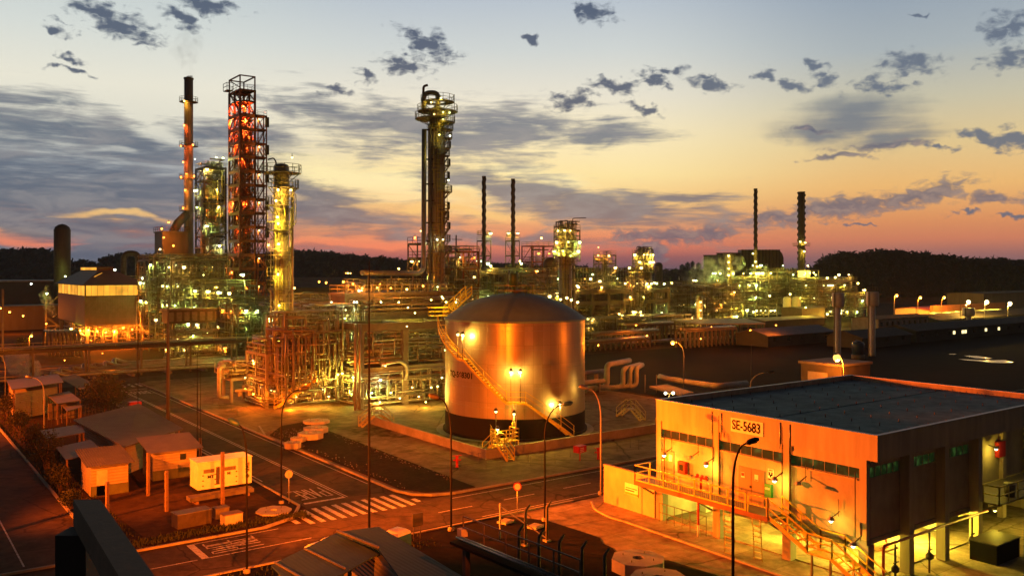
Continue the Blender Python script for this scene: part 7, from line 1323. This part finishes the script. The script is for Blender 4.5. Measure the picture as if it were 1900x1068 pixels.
gable('pale two-storey block with a row of slot windows at right', 1630, 1722, 235, 4.4, 8, .6, 'offwhite', 'corr', 9, wz=(2.4, 3.6))
gable('dark gabled shed between the slot-window block and the lot', 1600, 1690, 196, 2.4, 9, 1.4, 'dimwall', 'corr', 3)
gable('long low grey building behind the nearer water tower', 1425, 1545, 200, 2.6, 9, 1.4, 'dimwall', 'corrs', 5)
gable('flat pale roof beyond the lot under the right unit', 1420, 1530, 262, 2.4, 10, .5, 'dimwall', 'offwhite', 0)
gable('yellow-lit ribbed shed beside the white cylinders', 1488, 1530, 285, 5.0, 8, .4, 'clad', 'corrs', 0); sky_lamp(1495, 570, 280, 'yellow', 700, 'yellow lamp over the ribbed shed', .25)
t, x0, x1, y0 = gable('low orange-lit building with bright yellow bays, right distance', 1724, 1858, 292, 4.2, 12, .8, 'white', 'redsteel', 0, name='lit_building')
s = MB(); s.bb(x0-.4, x1+.4, y0-1.2, y0-.52, 3.4, 5.6); s.build('fascia', mat('orange_fascia', (.5, .2, .1), .7, 0, .2, .5), t)
for i, q in enumerate((.06, .24, .36, .48, .72, .84, .93)): lamp(x0+(x1-x0)*q, y0-.75, 2.9, 'yellow', 700, 'yellow lamp in a bay of the low orange-lit building', 'lamps in the bays of the orange-lit building', .22)
for (px, py) in ((1793, 560), (1827, 560), (1870, 563)):
    x, y = XY(px, 275); street_lamp(x, y, ZZ(py, 275)+.1, .3, -.2, f'brilliant yellow-white street lamp in the right distance, {"first" if px == 1793 else "second" if px == 1827 else "third"} of three', lit='warm', pw=9000, m='galv', r=.1, bulb=.6)
for (px, py, wd) in ((1609, 547, 'beside the right water tower'), (1659, 547, 'in front of the wooded hill, left one'), (1703, 551, 'in front of the wooded hill, smaller middle one'), (1747, 551, 'in front of the wooded hill, right one')):
    x, y = XY(px, 290); street_lamp(x, y, ZZ(py, 290), .4, -.3, 'red-orange glowing street lamp '+wd, lit='sodium', pw=7000, m='galv', r=.1, bulb=.45)
gable('dim brown building block at the far right edge behind the lamps', 1825, 1960, 330, 8.5, 14, .3, 'vesseldark', 'corr', 0)
# ================= FOREGROUND BOTTOM EDGE =================
t = thing('shed', 'blue-grey sheet roofed shed at the bottom centre', 'shed', (*G(640, 1040, 3)[:2], 0)); zc = 3.3
pa, pb, pc_, pd = G(503, 1047, zc), G(625, 987, zc), G(702, 1026, zc), G(560, 1105, zc); s = MB(); s.slab([pa, pd, pc_, pb], .08); s.build('roof', 'zinc', t)
pe, pf, pg, ph = G(625, 986, zc+.25), G(703, 976, zc+.25), G(870, 1075, zc+.25), G(745, 1075, zc+.25); s = MB(); s.slab([pe, (pc_[0], pc_[1], zc+.25), ph, pg, pf], .08); s.build('roof', 'zinc', t)
s = MB(); s.beam((*pe[:2], zc+.32), (*G(702, 1026, zc)[:2], zc+.32), .1); a = G(565, 1018, zc); b = G(640, 1055, zc); s.beam((a[0], a[1], zc+.04), (b[0], b[1], zc+.04), .08); a = G(510, 1044, zc); b = G(570, 1078, zc); s.beam((a[0], a[1], zc+.04), (b[0], b[1], zc+.04), .08); s.build('ridge_cap', 'steel', t)
s = MB(); 
for q in (pa, pb, pf, pg): s.box(q[0]+(.3 if q is pa or q is pb else -.3), q[1]-.5, 0, .15, .15, zc-.1)
s.build('post', 'steel', t); s = MB(); mid = [(pe[0]+.6, pe[1]-.6), (pf[0]-.5, pf[1]-.6), (pg[0]-.8, pg[1]), (ph[0]+.5, ph[1])]; s.poly(list(reversed(mid)), .05, zc-.15); s.build('wall', 'plank', t)
for i, (px, py, lb) in enumerate(((590, 1012, 'left portable toilet behind the blue-grey roof'), (618, 1000, 'middle portable toilet behind the blue-grey roof'), (738, 984, 'right portable toilet behind the blue-grey roof'))):
    p = G(px, py, 2.3); t = thing('portable_toilet', lb, 'portable toilet', (p[0], p[1], .05), 'portable toilets'); s = MB(); s.box(p[0], p[1], .05, 1.15, 1.15, 2.1, .3); s.build('cabin', 'blue', t); s = MB(); s.lathe(p[0], p[1], [(.8, 2.15), (.76, 2.28), (.5, 2.42), (.1, 2.48)], 4, a0=.3+pi/4, smooth=False); s.build('roof', 'white', t); s = MB(); s.box(p[0]-.03, p[1]-.62, .2, .6, .03, 1.7, .0); s.build('door', 'blue', t)
# bent-top concrete fence posts
for (px, py, hh, lb) in ((975, 1013, 2.7, 'far left'), (1015, 1005, 2.7, 'far right'), (963, 1060, 2.8, 'near left'), (1000, 1075, 2.9, 'second near'), (1038, 1082, 2.8, 'third near'), (1080, 1092, 2.7, 'fourth near'), (1122, 1104, 2.6, 'nearest right')):
    p = G(px, py); s = MB(); s.path([(p[0], p[1], 0), (p[0], p[1], hh*.85), (p[0]+.28, p[1]-.1, hh)], [.1, .09, .07], 6); t = thing('fence_post', lb+' bent-top concrete fence post in the shaded ground', 'fence post', (p[0], p[1], 0), 'bent-top concrete fence posts'); s.build('shaft', 'concd', t); s = MB(); s.box(p[0], p[1], .05, .4, .4, .12); s.build('footing', 'conc', t)
p = G(928, 1000); s = MB(); s.beam((p[0], p[1], 0), (p[0], p[1], 2.4), .09); s.beam((p[0], p[1], 2.2), (p[0]+2.3, p[1]-1.9, .2), .07); tag(s.build('brace_post', 'offwhite'), 'corner fence post with slanting brace left of the bent-top posts', 'fence post')
# gangway close by
a = P(858, 998, 40); b = P(1075, 1110, 34); t = thing('gangway', 'close dim railed gangway with pale cable tubes at the bottom edge', 'gangway', a); s = MB()
A, B = Vector(a), Vector(b); B.z = A.z; dr = (B-A).normalized(); nn = Vector((-dr.y, dr.x, 0))
s.slab([tuple(A), tuple(B), tuple(B-nn*.7), tuple(A-nn*.7)], .12); s.build('deck', 'black', t); s = MB(); rail_pts(s, [A+nn*.05, B+nn*.05], h=1.0, r=.025, step=1.5); s.build('railing', 'steel', t); s = MB(); s.tube(A-nn*.15+Vector((0, 0, .12)), B-nn*.15+Vector((0, 0, .12)), .045, 8); s.tube(A-nn*.35+Vector((0, 0, .12)), B-nn*.35+Vector((0, 0, .12)), .045, 8); s.build('cable_tube', 'galv', t); s = MB(); s.box(A.x, A.y, A.z+.1, .35, .35, .35); s.build('end_box', 'offwhite', t)
s = MB(); [s.box(*(A.lerp(B, q)-nn*.35)[:2], 0, .25, .25, A.z-.12) for q in (.1, .9)]; s.build('leg', 'darksteel', t)
# close concrete beam, bottom left
t = thing('concrete_beam', 'very close dark concrete beam slanting out of the bottom left corner', 'beam', P(161, 925, 10)); A = Vector(P(161, 926, 10.0)); B = Vector(P(287, 1095, 6.9)); B.z = A.z
wv = Vector((C, -S, 0))*.155; s = MB(); s.slab([tuple(A-wv), tuple(B-wv), tuple(B+wv), tuple(A+wv)], .3); s.build('beam', 'wood', t); s = MB(); q = A+Vector((S, C, 0))*-.2; s.box(q.x, q.y, 0, .34, .34, A.z-.3, -A0); s.build('column', 'concd', t)
# ================= STEAM =================
def steam(label, px, py, d, segs, dens, seed=0, col=(1, 1, 1), name='steam'):
    """chain of soft volumes inside one hull"""
    x, y, z = P(px, py, d); mb = MB(); pts = []; rs = []
    for (dx, dy, r) in segs: q = P(px+dx, py+dy, d); pts.append(q); rs.append(r)
    mb.path(pts, rs, 12); m = bpy.data.materials.new('steam_vapour'); n_, l_ = _nodes(m); n_.clear(); o = n_.new('ShaderNodeOutputMaterial'); v = n_.new('ShaderNodeVolumePrincipled'); v.inputs['Color'].default_value = (*col, 1); v.inputs['Anisotropy'].default_value = .3
    t_ = n_.new('ShaderNodeTexCoord'); nz = n_.new('ShaderNodeTexNoise'); nz.inputs['Scale'].default_value = 2.2/max(rs); nz.inputs['Detail'].default_value = 4; l_.new(t_.outputs['Object'], nz.inputs['Vector']); mr = n_.new('ShaderNodeMapRange'); mr.inputs['From Min'].default_value = .46; mr.inputs['From Max'].default_value = .72; mr.inputs['To Min'].default_value = 0; mr.inputs['To Max'].default_value = dens; l_.new(nz.outputs['Fac'], mr.inputs['Value']); l_.new(mr.outputs[0], v.inputs['Density']); l_.new(v.outputs[0], o.inputs['Volume'])
    m.cycles.homogeneous_volume = False; ob = mb.build(name, m); tag(ob, label, 'steam', kind='stuff'); return ob
steam('pale steam drifting over the left ground pipes', 50, 690, 140, [(28, 8, .5), (10, -2, 1.8), (-12, -18, 2.4), (-28, -32, 1.6), (-34, -42, .4)], 1.6, col=(.9, .75, .7))
steam('pale steam plume drifting left from the right process unit', 1320, 500, 320, [(60, -16, 2), (30, -8, 5), (-5, 4, 6), (-35, 14, 3.5), (-60, 16, .8)], .13)
steam('thin smoke wisp rising above the tall grey chimney', 350, 120, 216, [(2, 22, .8), (0, 5, 2), (-8, -20, 3.5), (6, -50, 3.4), (2, -76, .3)], .07, col=(.5, .5, .55))
steam('thin steam drifting up beside the left hall', 95, 560, 188, [(6, 26, .5), (-4, 8, 1.2), (-12, -14, 1.2), (-6, -30, .3)], .4)
SC.cycles.volume_step_rate = 1.0; SC.cycles.volume_max_steps = 48
# ================= AIR =================
hz = MB(); hz.box(300, 420, -1.4, 2600, 2300, 90); m = bpy.data.materials.new('haze'); n_, l_ = _nodes(m); n_.clear(); o_ = n_.new('ShaderNodeOutputMaterial'); v_ = n_.new('ShaderNodeVolumePrincipled')
v_.inputs['Color'].default_value = (.75, .85, 1, 1); v_.inputs['Density'].default_value = 0.0001; v_.inputs['Anisotropy'].default_value = 0.3; l_.new(v_.outputs[0], o_.inputs['Volume']); m.cycles.homogeneous_volume = True
tag(hz.build('haze', m), kind='stuff')
# the lamps past the 300 that show largest become one object
ls = [o for o in SC.objects if o.name.startswith('process_lamp')]
ls.sort(key=lambda o: (o.location-Vector((0, 0, H))).length/max(.05, o.data.vertices[0].co.length if False else (o.dimensions.x or .3)))
if len(ls) > 290:
    far = ls[290:]; mb = MB(); mats_ = []
    for o in far:
        off = len(mb.v)
        for v in o.data.vertices: c = v.co+o.location; mb.v.append((c.x, c.y, c.z))
        for p in o.data.polygons:
            m_ = o.data.materials[p.material_index]
            if m_ not in mats_: mats_.append(m_)
            mb.f.append(tuple(i+off for i in p.vertices)); mb.sm.append(True); mb.mi.append(mats_.index(m_))
        for ch in list(o.children): q = ch.location+o.location; ch.parent = None; ch.location = q
    for o in far: bpy.data.objects.remove(o)
    tag(mb.build('distant_lamps', mats_), 'countless tiny lamps dotted over the far process units', 'lamps', kind='stuff')
# ================= SODIUM FLOODS OUTSIDE THE FRAME, ON ADDED UNSEEN MASTS =================
def flood(x, y, z, tx, ty, tz, power, col, ang, blend=.6, rad=.5, label='unseen mast added to carry an off-frame flood'):
    t = thing('added_flood_mast', label, 'added flood mast', (x, y, 0)); s = MB(); s.tube((x, y, 0), (x, y, z+.6), .2, 8); s.build('pole', 'galv', t)  # pole and head are added only to carry the spot
    d = (Vector((tx, ty, tz))-Vector((x, y, z))).normalized()
    s = MB(); s.beam(Vector((x, y, z))-d*.1, Vector((x, y, z))+d*.3, 1.2, .8); s.build('lamp_head', 'steel', t)
    ld = bpy.data.lights.new('flood_light', 'SPOT'); ld.energy = power; ld.color = col; ld.spot_size = radians(ang); ld.spot_blend = blend; ld.shadow_soft_size = rad
    o = bpy.data.objects.new('flood_light', ld); COL.objects.link(o); o.location = Vector((x, y, z))+d*.6; o.rotation_euler = (-d).to_track_quat('Z', 'Y').to_euler()
flood(9, 100, 10.5, 45.4, 36.2, 3.5, 1250000, (1, .135, .002), 18, .7, .4, 'unseen added sodium flood mast beyond the left edge of the photo')
flood(12, -6, 24, 29, 98, 0, 520000, (1, .12, .002), 31, 1.0, .4, 'tall unseen added sodium flood mast behind the viewer')
flood(-8, 22, 11, 50, 84, 1, 320000, (1, .14, .003), 38, .9, .4, 'unseen added sodium flood mast left of the viewer')
flood(2, 66, 10, 47, 46, 0, 520000, (1, .12, .002), 32, .9, .4, 'unseen added sodium flood mast beside the left road outside the frame')
flood(-25, 118, 15, 40, 116, -14, 480000, (1, .12, .003), 52, .9, .4, 'unseen added sodium flood mast left of the far road junction')  # added to bring orange light onto the left road and yard
flood(-10, 60, 12, 44, 84, -4, 240000, (1, .12, .002), 36, .9, .4, 'unseen added sodium flood mast left of the near junction outside the frame')  # added to strengthen the orange on yard and road
